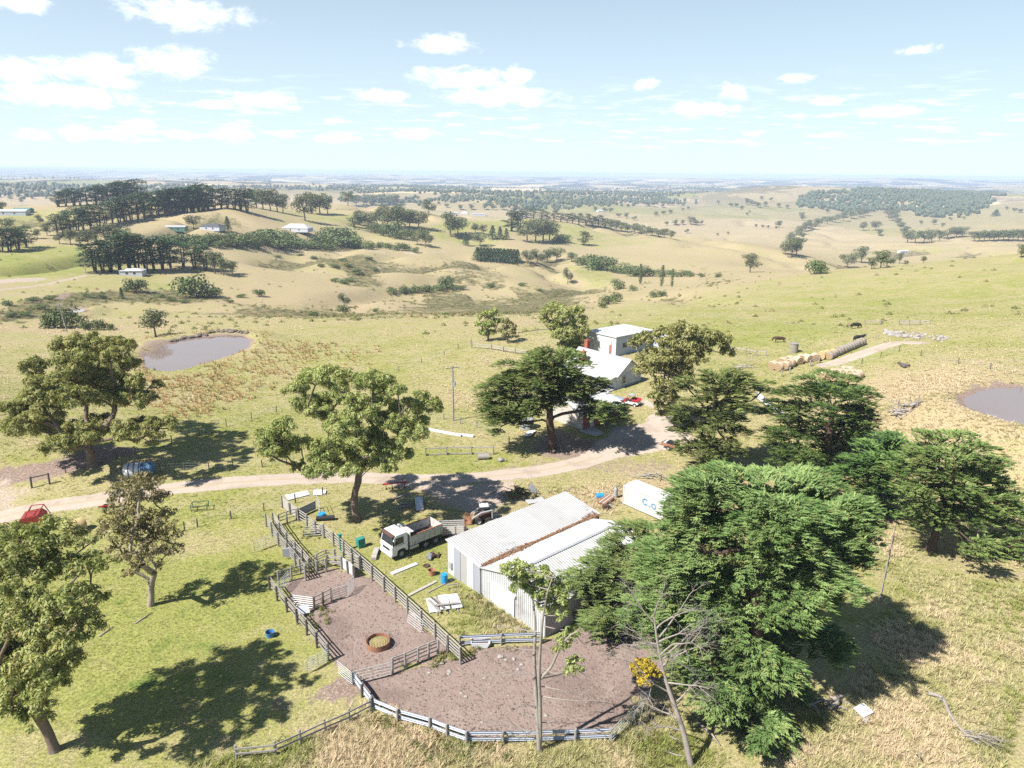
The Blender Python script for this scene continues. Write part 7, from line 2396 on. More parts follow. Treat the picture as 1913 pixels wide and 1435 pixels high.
# brush heap by the container track with a white sheet behind it
b = at(970, 925)
t = thing('brush_heap', 'dark heap of cut branches beside the far end of the shed', 'brush pile', b)
mb = MB(); rb = np.random.RandomState(8)
for k in range(46):
    a = rb.rand() * 6.28
    p = np.array((rb.normal() * 1.1, rb.normal() * .7, .15 + .7 * rb.rand()))
    mb.tube([p, p + np.array((math.cos(a), math.sin(a), rb.uniform(-.1, .3))) * rb.uniform(.6, 1.6)], [.05, .02], 4, caps=False)
mb.obj('sticks', 'cypress_bark', t)
VV = []
for k in range(7):
    (V, F), _ = gum_clump(rb, np.array((rb.normal() * .9, rb.normal() * .5, .45)), .75, .6, (.35, .16))
    link('foliage', np_mesh('foliage', V, F, 'gum_leaf_dry'), t)
b = at(1002, 925)
t = thing('iron_sheet', 'white iron sheet leaning up behind the brush heap', 'sheet', b, 1.3)
mb = MB(); ribbed(mb, (-.9, 0, .1), (1.8, 0, 0), (0, .9, 1.2), 8, .03); mb.obj('sheet', 'zinc_white', t)
MB().bar((0, .9, 0), (0, .9, 1.25), .06, .06).obj('prop', 'grey_timber', t)
b = at(1000, 937)
t = thing('iron_sheet', 'flat pale iron sheet lying against the shed far wall', 'sheet', b, RZ - .3)
mb = MB(); ribbed(mb, (-1.2, -.5, .1), (2.4, 0, 0), (0, 1.0, .12), 9, .03); mb.obj('sheet', 'zinc', t)
MB().bar((-1.1, 0, .04), (1.1, 0, .06), .08, .06).obj('bearer', 'dark_timber', t)


# --- red utility buggy by the house
def buggy():
    o = at(1178, 757)
    t = thing('utility_buggy', 'red and white utility buggy parked by the farmhouse gable', 'buggy', o, 2.55)
    t.scale = (1.1, 1.1, 1.1)
    MB().prism([(-1.45, .45), (-1.45, .8), (.3, .75), (.35, .55), (.95, .6), (1.45, .5), (1.5, .35), (-1.2, .35)], -.62, .62).obj('chassis_body', 'truck_white', t)
    MB().prism([(.55, .6), (.6, .95), (1.3, .85), (1.5, .55)], -.6, .6).obj('bonnet', 'red_bright', t)
    tr = MB().box((-.95, 0, .95), (1.05, 1.35, .12)).obj('cargo_tray', 'red_bright', t)
    for s in (-1, 1):
        MB().box((-.95, s * .66, 1.12), (1.05, .06, .26)).obj('side', 'red_bright', tr)
    MB().box((-.1, 0, .85), (.5, 1.2, .35)).obj('seat', 'black_plastic', t, bevel=.05)
    MB().box((-.36, 0, 1.15), (.14, 1.2, .5)).obj('backrest', 'black_plastic', t, bevel=.04)
    mb = MB()
    for s in (-1, 1):
        mb.tube([(.6, s * .58, .9), (.2, s * .55, 1.75), (-.45, s * .55, 1.75), (-.5, s * .58, .9)], .035, 6)
    mb.tube([(.2, -.55, 1.75), (.2, .55, 1.75)], .035, 6)
    cg = mb.obj('roll_cage', 'black_plastic', t)
    MB().box((-.12, 0, 1.8), (.8, 1.2, .05)).obj('roof', 'rim_grey', cg)
    for s in (-1, 1):
        for x in (-.95, 1.0):
            wheel(t, x, s * .62, .32, .24, 'tarp_white', s)


buggy()


def box_trailer():
    o = at(1252, 838)
    t = thing('box_trailer', 'red brown box trailer with a dark load beside the gravel apron', 'trailer', o, -.7)
    MB().box((0, 0, .5), (2.3, 1.4, .08)).obj('floor', 'rust', t)
    for s in (-1, 1):
        MB().box((0, s * .7, .72), (2.3, .06, .42)).obj('side', 'rust', t)
        MB().box((s * 1.15, 0, .72), (.06, 1.4, .42)).obj('end', 'rust_dark', t)
        wheel(t, .1, s * .85, .33, .2, 'rim_grey', s)
    MB().box((.25, 0, .95), (1.4, 1.1, .5)).obj('load', 'black_plastic', t, bevel=.08)
    MB().box((-.7, 0, .85), (.5, 1.1, .3)).obj('load', 'tarp_white', t, bevel=.05)
    MB().bar((-1.2, 0, .48), (-2.3, 0, .4), .1, .1).obj('drawbar', 'rust', t)


box_trailer()


# --- hay feeder ring
b = at(707, 1206)
t = thing('feeder_ring', 'round rusty steel hay feeder ring half full of hay in the stock yard', 'feeder', b)
MB().lathe([(1.0, 0), (1.0, .55), (1.03, .55), (1.03, 0)], 32).obj('skirt', 'rust', t)
MB().lathe([(0.001, .38), (.6, .34), (.97, .26)], 24).obj('hay_fill', 'hay_old', t)
for k in range(26):
    a = 2 * math.pi * k / 26
    x, y = math.cos(a) * 1.02, math.sin(a) * 1.02
    MB().tube([(x, y, .5), (x * 1.03, y * 1.03, 1.12)], .02, 5).obj('bar', 'pale_timber' if 2 < k < 11 else 'rust', t)
tag(t)

# --- bath tub trough by the guard rails
b = at(898, 1206)
t = thing('bath_trough', 'old white bath tub used as a trough below the guard rails', 'trough', b, -.02)
MB().prism([(-.85, .5), (-.7, .05), (.6, .05), (.85, .5), (.78, .5), (.56, .12), (-.66, .12), (-.78, .5)], -.36, .36).obj('tub', 'tarp_white', t)
for s in (-1, 1):
    MB().prism([(-.85, .5), (-.7, .05), (.6, .05), (.85, .5)], s * .36, s * .40).obj('side', 'tarp_white', t)
MB().box((0, 0, .3), (1.45, .68, .02)).obj('water', 'water', t)
# long trough panel near the upper race
A, B = at(557, 968), at(590, 952)
t = thing('steel_panel', 'grey steel panel closing the upper pen of the race', 'panel', A)
d_ = B - A
MB().bar((0, 0, .6), tuple(d_ + Vector((0, 0, .6))), .06, 1.0).obj('sheet', 'zinc_wall', t)
MB().bar((0, 0, 1.15), tuple(d_ + Vector((0, 0, 1.15))), .12, .1).obj('rail', 'grey_timber', t)
for i, (pa, pb2, lab) in enumerate([((538, 936), (580, 925), 'pale curved iron sheet lying above the upper pen'), ((585, 927), (608, 925), 'flat white iron sheet lying right of the curved one')]):
    A, B = at(*pa), at(*pb2)
    t = thing('iron_sheet', lab, 'sheet', A)
    mb = MB(); d_ = B - A
    side = Vector((-d_.y, d_.x, 0)).normalized() * 1.1
    slab_quad(mb, tuple(Vector((0, 0, .12))), tuple(d_ + Vector((0, 0, .12))), tuple(d_ + side + Vector((0, 0, .25))), tuple(side + Vector((0, 0, .4))), .03)
    mb.obj('sheet', 'tarp_white', t)
    MB().bar((0.2, .2, .05), tuple(d_ * .9 + Vector((0, .2, .08))), .1, .08).obj('bearer', 'grey_timber', t)


# --- power poles
def power_pole(px, py, h, label, lean=(0, 0), trafo=False, ang=.25):
    b = at(px, py)
    t = thing('power_pole', label, 'pole', b)
    top = Vector((lean[0], lean[1], h))
    MB().tube([(0, 0, -.3), tuple(top)], [.17, .11], 9).obj('pole', 'grey_timber', t)
    c = top - Vector((0, 0, .35))
    dx = Vector((math.cos(ang), math.sin(ang), 0))
    MB().bar(tuple(c - dx * 1.15), tuple(c + dx * 1.15), .12, .12).obj('crossarm', 'grey_timber', t)
    for k in (-1.05, -.5, .5, 1.05):
        p = c + dx * k
        MB().lathe([(0.001, .06), (.06, .06), (.08, .12), (.04, .16), (.07, .2), (.03, .26), (0.001, .27)], 8, tuple(p)).obj('insulator', 'white_paint', t)
    if trafo:
        MB().cyl((.28, 0, h * .67), .2, .75, 12).obj('transformer', 'rim_grey', t)
        MB().bar((-.5, 0, h * .72), (.5, 0, h * .72), .08, .08).obj('bracket', 'gutter', t)
    return t


power_pole(847, 786, 9.6, 'tall timber power pole with crossarm and transformer beside the leaning gum', trafo=True, ang=.4)
power_pole(126, 621, 8.2, 'leaning timber power pole among dark shrubs on the left', lean=(-1.1, 0), ang=.1)
power_pole(161, 513, 7.5, 'small power pole by the lane left of the cypress stand')
power_pole(421, 391, 16, 'thin power pole on the brow of the left hill')


# --- logs and fallen timber
def log_heap(name, label, cat, spots, seed, mat='dead_wood', L=(1.5, 3.5), r=(.08, .2), n=14, spread=(20, 8), twigs=0):
    rng = np.random.RandomState(seed)
    b = at(*spots)
    t = thing(name, label, cat, b)
    for i in range(n):
        m = b.length / PF
        p = np.array((rng.uniform(-1, 1) * spread[0] * m, rng.uniform(-1, 1) * spread[1] * m, 0))
        p[2] = gz(b.x + p[0], b.y + p[1]) - b.z + rng.uniform(.1, .5)
        a = rng.rand() * math.pi
        l = rng.uniform(*L)
        q = rng.uniform(*r)
        d = np.array((math.cos(a), math.sin(a), rng.uniform(-.12, .2))) * l / 2
        MB().tube([p - d, p + rng.normal(size=3) * .08, p + d], [q, q * .85, q * .6], 7).obj('log', mat, t, smooth=True)
    if twigs:
        mb = MB()
        for i in range(twigs):
            p = np.array((rng.uniform(-1, 1) * spread[0] * b.length / PF, rng.uniform(-1, 1) * spread[1] * b.length / PF, .2))
            twig_spray(mb, rng, p, (rng.normal(), rng.normal(), .35), rng.uniform(1, 2.2), .05, 2)
        mb.obj('twigs', mat, t)
    return t


log_heap('log_pile', 'tangled grey heap of dead branches on the dry right slope', 'log pile', (1702, 760), 41, n=12, spread=(22, 12), L=(2, 5), r=(.08, .22), twigs=10)
log_heap('log_pile', 'short dark log lying in the dry grass above the branch heap', 'log', (1690, 684), 42, 'dark_timber', n=3, spread=(7, 2), L=(2.5, 4), r=(.2, .35))
log_heap('log_pile', 'heap of split logs at the edge of the big cypress shadow', 'log pile', (1545, 1318), 43, n=14, spread=(34, 16), L=(.9, 2.2), r=(.08, .16))
log_heap('log_pile', 'sticks and rails dumped above the container', 'log pile', (1215, 893), 44, 'grey_timber', n=8, spread=(26, 8), L=(1.2, 3), r=(.05, .09))
log_heap('log_pile', 'tangle of sticks on the green slope left of the brown cow', 'log pile', (1392, 688), 45, 'pale_timber', n=8, spread=(14, 5), L=(1.5, 3), r=(.06, .1))
b = at(1612, 1333)
t = thing('slab', 'square white slab propped at the edge of the big shadow', 'slab', b, .5)
MB().box((0, 0, .3), (1.2, .95, .1), rx=.2).obj('slab', 'tarp_white', t, bevel=.02)
MB().box((-.5, -.6, .1), (.6, .3, .15), rz=.3).obj('offcut', 'pale_timber', t)


def fallen_branch():
    rng = np.random.RandomState(51)
    b = at(1795, 1352)
    t = thing('fallen_branch', 'long bleached fallen branch with twiggy end in the dry grass bottom right', 'branch', b)
    mb = MB()
    pts = [np.array(at(*p)) - np.array(b) + np.array((0, 0, .18)) for p in [(1733, 1298), (1760, 1308), (1775, 1340), (1800, 1372), (1830, 1396)]]
    mb.tube([tuple(p) for p in smooth_line(pts, 3)], list(np.linspace(.17, .07, 13)), 7)
    mb.tube([tuple(pts[1]), tuple(pts[1] + np.array((-.6, -.5, .25)))], [.12, .06], 6)
    mb.obj('limb', 'dead_wood', t, smooth=True)
    mb = MB()
    for k in range(12):
        twig_spray(mb, rng, pts[3] + rng.normal(size=3) * (.3, .3, .05), (1.0, -.55 + rng.normal() * .35, .12), rng.uniform(1.2, 2.4), .045, 2, .4, .03)
    mb.obj('twigs', 'dead_wood', t)


fallen_branch()
for i, (pa, pb2, lab) in enumerate([((1583, 1080), (1640, 1112), 'thin bare pole lying in the big shadow'), ((1712, 1412), (1714, 1434), 'short pale post standing at the bottom edge right'), ((252, 1166), (285, 1145), 'bare stick on the grass below the slender gum'), ((185, 1190), (212, 1172), 'forked stick on the grass by the corner gum'), ((620, 1380), (560, 1376), '')]):
    if not lab: continue
    A, B = at(*pa), at(*pb2)
    t = thing('stick', lab, 'stick', A)
    up = Vector((0, 0, .9)) if 'standing' in lab else Vector((0, 0, .1))
    MB().tube([(0, 0, .05), tuple((B - A) * .5 + up * .7), tuple((B - A) + up)], [.07, .06, .035], 6).obj('limb', 'dead_wood', t, smooth=True)
    MB().tube([tuple((B - A) * .5 + up * .7), tuple((B - A) * .6 + up + Vector((.2, .1, .15)))], [.04, .015], 5).obj('twig', 'dead_wood', t)

# ------------------------------------------------------------------ fences, rails and gates
_unit = {}


def unit_mesh(kind, mat):
    k = (kind, mat)
    if k not in _unit:
        if kind == 'box':
            _unit[k] = MB().box((.5, 0, 0), (1, 1, 1)).mesh('rail', mat)
        elif kind == 'round':
            _unit[k] = MB().tube([(0, 0, 0), (1, 0, 0)], .5, 7).mesh('rail', mat)
        elif kind == 'guard':                                   # W profile beam, 1 x 1 section
            prof = [(-.5, -.5), (.3, -.36), (.3, -.2), (-.5, -.05), (-.5, .05), (.3, .2), (.3, .36), (-.5, .5)]
            vs, fs = [], []
            for x in (0, 1):
                for a, b in prof: vs.append((x, a * .5, b))
                for a, b in prof: vs.append((x, a * .5 - .12, b))
            n = len(prof)
            for i in range(n - 1):
                fs += [(i, i + 1, 2 * n + i + 1, 2 * n + i), (n + i, 3 * n + i, 3 * n + i + 1, n + i + 1)]
            fs += [(0, 2 * n, 3 * n, n), (n - 1, 2 * n - 1, 4 * n - 1, 3 * n - 1)]
            _unit[k] = MB().add(vs, fs).mesh('rail', mat)
        elif kind == 'post':
            _unit[k] = MB().lathe([(0.001, 0), (.5, 0), (.5, .97), (.42, 1.0), (0.001, 1.0)], 8).mesh('post', mat)
    return _unit[k]


def span(name, kind, mat, p, q, wd, ht, parent):
    """a straight member from p to q (parent-local)"""
    p, q = Vector(p), Vector(q)
    d = q - p
    o = link(name, unit_mesh(kind, mat), parent)
    x = d.normalized()
    y = Vector((0, 0, 1)).cross(x)
    if y.length < 1e-3: y = Vector((0, 1, 0))
    y.normalize()
    z = x.cross(y)
    M = Matrix((x * d.length, y * wd, z * ht)).transposed().to_4x4()
    M.translation = p
    o.matrix_local = M
    return o


def post(parent, p, h, w_, mat, name='post'):
    o = link(name, unit_mesh('post', mat), parent, p)
    o.scale = (w_, w_, h + .3)
    o.location = Vector(p) - Vector((0, 0, .3))
    o.rotation_euler = (rp.uniform(-.03, .03), rp.uniform(-.03, .03), rp.random())
    return o


def top(px, py, h):
    q = on_level(px, py, h)
    return Vector((q.x, q.y, gz(q.x, q.y)))


def rail_fence(label, pts, h, rails, step=2.4, rail=('box', 'pale_timber', .05, .14), pmat='grey_timber', pw=.2, name='rail_fence', group=None, tops=True, extra=0.12):
    """posts every step and straight rails at the given heights; pts are photo points of the top rail"""
    P = [top(x, y, h) if tops else at(x, y) for x, y in pts]
    root = thing(name, label, 'fence', P[0], 0, group)
    o = P[0]
    stops = [P[0]]
    for a, b in zip(P[:-1], P[1:]):
        n = max(1, round((b - a).length / step))
        for i in range(1, n + 1):
            q = a + (b - a) * (i / n)
            q.z = gz(q.x, q.y)
            stops.append(q)
    for q in stops:
        post(root, q - o, h + extra, pw, pmat)
    kind, mat, wd, ht = rail
    for a, b in zip(stops[:-1], stops[1:]):
        d = (b - a).normalized()
        side = Vector((-d.y, d.x, 0)) * (pw * .55 + .03)
        for z in rails:
            j = rp.uniform(-.025, .025)
            span('rail', kind, mat, a - o + side + Vector((0, 0, z + j)) - d * .04, b - o + side + Vector((0, 0, z + rp.uniform(-.025, .025))) + d * .04, wd, ht, root)
    return root


def tube_gate(label, a, b, h=1.15, bars=5, mat='pipe_steel', z0=.25, lean=0.0, group=None, tops=True):
    A, B = (top(*a, h + z0), top(*b, h + z0)) if tops else (at(*a), at(*b))
    root = thing('farm_gate', label, 'gate', A, 0, group)
    d = B - A
    d.z = gz(B.x, B.y) - A.z
    n = Vector((-d.y, d.x, 0)).normalized() * lean
    up = lambda z: Vector((0, 0, z0 + z)) + n * (z / h)
    mb = MB()
    mb.tube([tuple(up(0)), tuple(up(h))], .025, 6)
    mb.tube([tuple(d + up(0)), tuple(d + up(h))], .025, 6)
    mb.tube([tuple(d * .5 + up(0)), tuple(d * .5 + up(h))], .02, 5)
    mb.obj('frame', mat, root)
    for i in range(bars):
        z = h * i / (bars - 1)
        span('bar', 'round', mat, up(z), d + up(z), .05, .05, root)
    return root


def wire_fence(label, pts, step=5.0, h=1.2, mat='dark_timber', wires=(1.1, .7, .35), pw=.13, group=None):
    P = [at(*p) for p in pts]
    root = thing('wire_fence', label, 'fence', P[0], 0, group)
    o = P[0]
    stops = [P[0]]
    for a, b in zip(P[:-1], P[1:]):
        n = max(1, round((b - a).length / step))
        for i in range(1, n + 1):
            q = a + (b - a) * (i / n)
            q.z = gz(q.x, q.y)
            stops.append(q)
    for q in stops:
        post(root, q - o, h * rp.uniform(.9, 1.08), pw * rp.uniform(.9, 1.3), mat)
    for z in wires:
        MB().tube([tuple(q - o + Vector((0, 0, z))) for q in stops], .011, 3).obj('wire', 'pipe_steel', root)
    return root


BOARD = ('box', 'pale_timber', .05, .10)
GREY = ('box', 'grey_timber', .05, .10)
PIPE = ('round', 'pipe_steel', .06, .06)
GUARD = ('guard', 'steel_rail', .14, .32)
R5 = (.35, .65, .95, 1.25, 1.6)
rail_fence('tall five rail yard fence running from the race down to the guard rails', [(603, 981), (640, 1011), (672, 1039), (716, 1078), (760, 1118), (812, 1166), (860, 1211)], 1.65, R5, 2.6, BOARD)
rail_fence('five rail curved fence between the race and the tall yard fence', [(575, 1045), (591, 1036), (608, 1028), (624, 1028), (640, 1031), (656, 1036), (670, 1042)], 1.65, R5, 2.0, BOARD)
rail_fence('left wall of the narrow cattle race', [(495, 961), (506, 978), (518, 996), (534, 1015), (550, 1034), (569, 1059)], 1.65, R5, 2.0, GREY)
rail_fence('right wall of the narrow cattle race', [(509, 960), (521, 978), (534, 996), (550, 1014), (563, 1028), (575, 1043)], 1.65, R5, 2.0, BOARD)
rail_fence('two rail fence joining the race to the curved fence across the yard top', [(519, 1069), (543, 1062), (569, 1055), (590, 1049), (608, 1045)], 1.5, (.5, .95, 1.4), 2.2, GREY)
rail_fence('left outer fence of the stock yard with dark posts', [(502, 1079), (516, 1098), (534, 1118), (553, 1140), (571, 1160), (590, 1183), (611, 1207)], 1.5, (.4, .8, 1.15, 1.45), 2.2, GREY, 'dark_timber')
rail_fence('rail fence of the small inner pen on the yard left', [(585, 1117), (602, 1108), (618, 1100)], 1.4, (.4, .85, 1.3), 2.2, BOARD, 'dark_timber')
rail_fence('solid white boarded panel beside the small yard gate', [(636, 1041), (648, 1049), (659, 1058)], 1.4, (.2, .38, .56, .74, .92, 1.1, 1.28), 2.0, ('box', 'tarp_white', .05, .17))
rail_fence('short boarded gate bay at the head of the yard', [(609, 1038), (637, 1041)], 1.4, (.5, .7, 1.15, 1.35), 3.0, BOARD)
rail_fence('upper pen fence from the race to the tall yard fence', [(556, 953), (572, 964), (587, 977), (602, 982)], 1.5, (.4, .8, 1.15, 1.45), 2.4, BOARD)
rail_fence('solid timber wing fence at the top of the race', [(525, 928), (540, 940), (555, 951)], 1.5, (.2, .4, .6, .8, 1.0, 1.2, 1.4), 2.4, ('box', 'pale_timber', .05, .18))
rail_fence('two rail fence linking the wing fence to the race entrance', [(519, 963), (535, 957), (552, 952)], 1.4, (.5, .95, 1.35), 2.2, BOARD)
rail_fence('timber fence between the stock yard and the holding yard', [(732, 1231), (756, 1222), (780, 1211), (800, 1203), (818, 1196)], 1.5, (.4, .8, 1.15, 1.45), 2.2, BOARD, 'grey_timber')
rail_fence('low two rail fence running out to the bottom left', [(691, 1306), (651, 1327), (606, 1346), (559, 1367), (512, 1387), (440, 1394)], 1.1, (.55, 1.0), 2.6, ('box', 'grey_timber', .06, .12), 'grey_timber', .2)
rail_fence('steel guard rail fence on the left side of the holding yard', [(657, 1257), (675, 1281), (693, 1305)], 1.1, (.5, .98), 2.4, GUARD, 'dark_timber', .2)
rail_fence('long steel guard rail along the lower edge of the holding yard', [(693, 1306), (742, 1327), (802, 1343), (834, 1356), (872, 1369), (940, 1368), (1005, 1367), (1075, 1365), (1142, 1363)], 1.1, (.4, .95), 3.0, GUARD, 'grey_timber', .2)
rail_fence('pair of blue grey guard rails between holding yard and shed', [(859, 1189), (936, 1186), (1012, 1183)], 1.1, (.42, .98), 4.0, GUARD, 'grey_timber', .18)
tube_gate('pipe gate in the lower right corner of the holding yard', (1143, 1363), (1180, 1325), 1.1, 5)
tube_gate('upper of the two pipe gates closing the holding yard right corner', (1182, 1322), (1212, 1290), 1.1, 5)
tube_gate('long pipe gate between the stock yard and holding yard', (659, 1255), (729, 1237), 1.15, 5)
tube_gate('angled pipe gate left of the long yard gate', (630, 1236), (657, 1257), 1.1, 6)
tube_gate('pipe gate swung open onto the grass outside the stock yard', (572, 1235), (613, 1211), 1.05, 6)
tube_gate('pipe gate standing open inside the stock yard throwing a barred shadow', (647, 1091), (661, 1076), 1.2, 6)
tube_gate('pipe gate of the inner pen right of its rail fence', (619, 1101), (646, 1092), 1.2, 6)
tube_gate('pipe gate of the inner pen left of its rail fence', (547, 1112), (584, 1117), 1.1, 6)
tube_gate('pipe gate against the upper left yard fence', (520, 1089), (538, 1067), 1.2, 6)
tube_gate('slender pipe gate swung into the upper pen', (568, 985), (600, 982), 1.1, 5)
tube_gate('open pipe gate on the grass left of the race', (473, 1012), (516, 996), 1.1, 5)
tube_gate('spare pipe gate leaning on the tall yard fence', (760, 1143), (786, 1162), 1.0, 6, lean=.3)
tube_gate('tall pipe gate frame standing beside the steel panel', (591, 925), (597, 940), 1.6, 4)
tube_gate('grey gate blocking the middle of the race', (533, 1013), (556, 1009), 1.4, 4, mat='black_plastic')
b = at(541, 1044)
t = thing('steel_panel', 'small grey steel panel hung on the left of the race', 'panel', b, .2)
MB().box((0, 0, .75), (1.3, .06, .95)).obj('sheet', 'zinc_wall', t)
MB().box((0, .05, 1.25), (1.4, .06, .08)).obj('rail', 'pipe_steel', t)
b = at(568, 1150)
t = thing('iron_sheet', 'crumpled pale sheet caught behind the left yard fence', 'sheet', b, .6)
mb = MB(); slab_quad(mb, (-.6, -.3, .5), (.5, -.3, .3), (.6, .4, .8), (-.5, .4, 1.0), .03); mb.obj('sheet', 'tarp_white', t)
MB().bar((-.5, .3, 0), (-.4, .4, 1.0), .08, .08).obj('prop', 'dark_timber', t)

wire_fence('wire fence along the lower side of the gravel track', [(345, 992), (369, 985), (432, 970), (493, 955), (552, 940), (603, 925)], 6.5)
wire_fence('wire fence climbing from the left track past the dam paddock', [(123, 884), (144, 879), (218, 858), (252, 848), (321, 828), (373, 814), (423, 797), (470, 783), (560, 757), (700, 710), (787, 678), (830, 663), (880, 642)], 7.0)
wire_fence('wire fence on the upper side of the track behind the tree shadow', [(300, 882), (345, 879), (391, 879), (436, 873), (490, 873), (536, 869)], 5.5)
wire_fence('wire fence of the house paddock below the power pole', [(800, 776), (829, 784), (860, 792), (891, 800), (924, 813), (951, 828)], 3.6, pw=.16, mat='grey_timber')
rail_fence('pale top rail fence across the house paddock', [(795, 836), (834, 834), (881, 833), (921, 834)], 1.2, (.15, 1.1), 4.2, ('box', 'pale_timber', .08, .16), 'grey_timber', .2)
rail_fence('rail fence behind the house paddock beside the bushy gums', [(881, 632), (918, 638), (940, 644), (962, 649), (986, 655), (1010, 655), (1033, 652)], 1.2, (.55, 1.1), 5.0, ('box', 'pale_timber', .1, .18), 'grey_timber', .24)
rail_fence('short rail fence on the dry patch behind the bushy gums', [(968, 612), (1003, 607), (1037, 604)], 1.1, (1.0,), 7.0, ('box', 'grey_timber', .1, .18), 'grey_timber', .24)
wire_fence('wire fence between the house paddock and the hill behind', [(880, 642), (960, 612), (1040, 600), (1130, 596)], 9.0)
wire_fence('wire fence crossing the green hill behind the bales', [(1290, 590), (1380, 598), (1470, 608), (1560, 622), (1640, 634)], 8.0, mat='grey_timber')
wire_fence('wire fence from the pale bale cluster up to the bale track gate', [(1528, 706), (1570, 694), (1610, 680), (1645, 668), (1680, 656)], 5.0)
wire_fence('wire fence running along the brow of the right hill', [(1300, 548), (1380, 535), (1440, 524), (1490, 517)], 9.0)
wire_fence('wire fence beside the right dam', [(1720, 665), (1790, 680), (1850, 690), (1913, 702)], 9.0)
rail_fence('pale rail fence left of the pale round bales', [(1366, 661), (1392, 667), (1412, 672), (1430, 674)], 1.2, (1.05,), 6, ('box', 'pale_timber', .1, .16), 'grey_timber', .2)
rail_fence('dark timber end frame above the layered cypress', [(1458, 716), (1473, 712)], 1.3, (1.15,), 9, ('box', 'grey_timber', .12, .14), 'grey_timber', .24)
rail_fence('dark timber end frame left of the bale cluster', [(1511, 702), (1527, 698)], 1.3, (1.15,), 9, ('box', 'grey_timber', .12, .14), 'grey_timber', .24)
rail_fence('tall post and rail end frame on the dry right slope', [(1671, 800), (1704, 810)], 2.0, (.9,), 9, ('box', 'grey_timber', .1, .12), 'grey_timber', .2)
rail_fence('dark post and rail end frame by the left bend of the track', [(55, 890), (89, 885)], 1.5, (1.4,), 9, ('box', 'dark_timber', .12, .12), 'dark_timber', .24)
rail_fence('white painted yard rails behind the layered cypress', [(1412, 752), (1440, 772), (1472, 795)], 1.4, (.3, .6, .9, 1.2), 3, ('box', 'tarp_white', .06, .24), 'grey_timber', .2)
tube_gate('pale gate leaning among sticks left of the pale round bales', (1393, 690), (1408, 684), 1.6, 5, mat='pale_timber', lean=.5)
rail_fence('timber gate across the top of the bale track', [(1674, 636), (1692, 638), (1711, 641)], 1.2, (.4, .75, 1.1), 3.5, ('box', 'grey_timber', .08, .14), 'grey_timber', .2)
rail_fence('rail fence right of the bale track gate', [(1711, 641), (1730, 643)], 1.1, (.5, 1.0), 5, ('box', 'pale_timber', .08, .14), 'grey_timber', .2)
rail_fence('rail fence from the far end of the bale row to the hill', [(1612, 628), (1640, 632)], 1.1, (.5, 1.0), 5, ('box', 'grey_timber', .08, .14), 'grey_timber', .2)
A, B = at(1642, 1127), at(1672, 985)
t = thing('fallen_pole', 'long thin grey pole lying in the grass beside the big shadow', 'pole', A)
MB().tube([(0, 0, .1), tuple((B - A) * .5 + Vector((0, 0, .25))), tuple(B - A + Vector((0, 0, .12)))], [.07, .06, .045], 6).obj('pole', 'grey_timber', t)
MB().tube([tuple((B - A) * .55 + Vector((0, 0, -.1))), tuple((B - A) * .55 + Vector((0, 0, 1.0)))], [.05, .05], 6).obj('stake', 'dark_timber', t)
b = at(855, 860)
t = thing('tree_stump', 'cut grey log stump on the bright grass in front of the house paddock', 'log', at(903, 858), .1)
MB().tube([(-.8, 0, .4), (.8, 0, .42)], [.42, .38], 12).obj('log', 'grey_timber', t)
MB().tube([(.3, .1, .7), (.5, .3, 1.0)], [.12, .06], 6).obj('branch', 'dead_wood', t)
t = thing('boulder', 'dark round boulder right of the grey log stump', 'rock', at(935, 862), .1)
o_ = link('stone', stone_mesh(9, 'grey_timber'), t, (0, 0, .25)); o_.scale = (.75, .5, .5)
o_ = link('stone', stone_mesh(10, 'grey_timber'), t, (.7, .1, .1)); o_.scale = (.3, .25, .25)

# ------------------------------------------------------------------ grass, weeds and rushes (nobody could count them)
def blade_mat(name, cols, attr=True):
    def b(k, out):
        d = k.n('ShaderNodeBsdfPrincipled')
        d.inputs['Roughness'].default_value = 0.8
        d.inputs['Specular IOR Level'].default_value = 0.15
        a = k.n('ShaderNodeAttribute')
        a.attribute_name = 'tint'
        a.attribute_type = 'INSTANCER'
        oi = k.n('ShaderNodeObjectInfo').outputs['Random']
        f = k.m('ADD', a.outputs['Fac'], k.m('MULTIPLY', k.m('SUBTRACT', oi, 0.5), 0.35))
        c = k.mix(k.ramp(f, 0.1, 0.5), cols[0], cols[1])
        c = k.mix(k.ramp(f, 0.5, 0.95), c, cols[2])
        k.link(c, d.inputs['Base Color'])
        tr = k.n('ShaderNodeBsdfTranslucent')
        k.link(c, tr.inputs[0])
        ms = k.n('ShaderNodeMixShader')
        ms.inputs[0].default_value = 0.4
        k.link(d.outputs[0], ms.inputs[1])
        k.link(tr.outputs[0], ms.inputs[2])
        k.link(ms.outputs[0], out.inputs[0])
    return material(name, b)


blade_mat('grass_blade', [(0.66, 0.54, 0.36, 1), (0.50, 0.46, 0.24, 1), (0.31, 0.335, 0.10, 1)])
blade_mat('rush_blade', [(0.60, 0.42, 0.22, 1), (0.46, 0.34, 0.16, 1), (0.20, 0.20, 0.08, 1)])
blade_mat('weed_leaf', [(0.36, 0.29, 0.15, 1), (0.24, 0.24, 0.085, 1), (0.12, 0.165, 0.045, 1)])


def tuft_mesh(name, mat, seed, n, h, wd, spread, bend):
    rng = np.random.RandomState(seed)
    a = rng.rand(n) * 6.283
    base = np.stack([np.cos(a), np.sin(a), 0 * a], -1) * rng.rand(n, 1) * spread * .35
    tip = base + np.stack([np.cos(a) * bend * rng.uniform(.3, 1.2, n), np.sin(a) * bend * rng.uniform(.3, 1.2, n), h * rng.uniform(.55, 1.1, n)], -1)
    side = np.stack([-np.sin(a), np.cos(a), 0 * a], -1) * wd / 2
    V = np.stack([base - side, base + side, tip], 1).reshape(-1, 3)
    me = np_mesh(name, V, np.arange(3 * n).reshape(n, 3), mat)
    return me


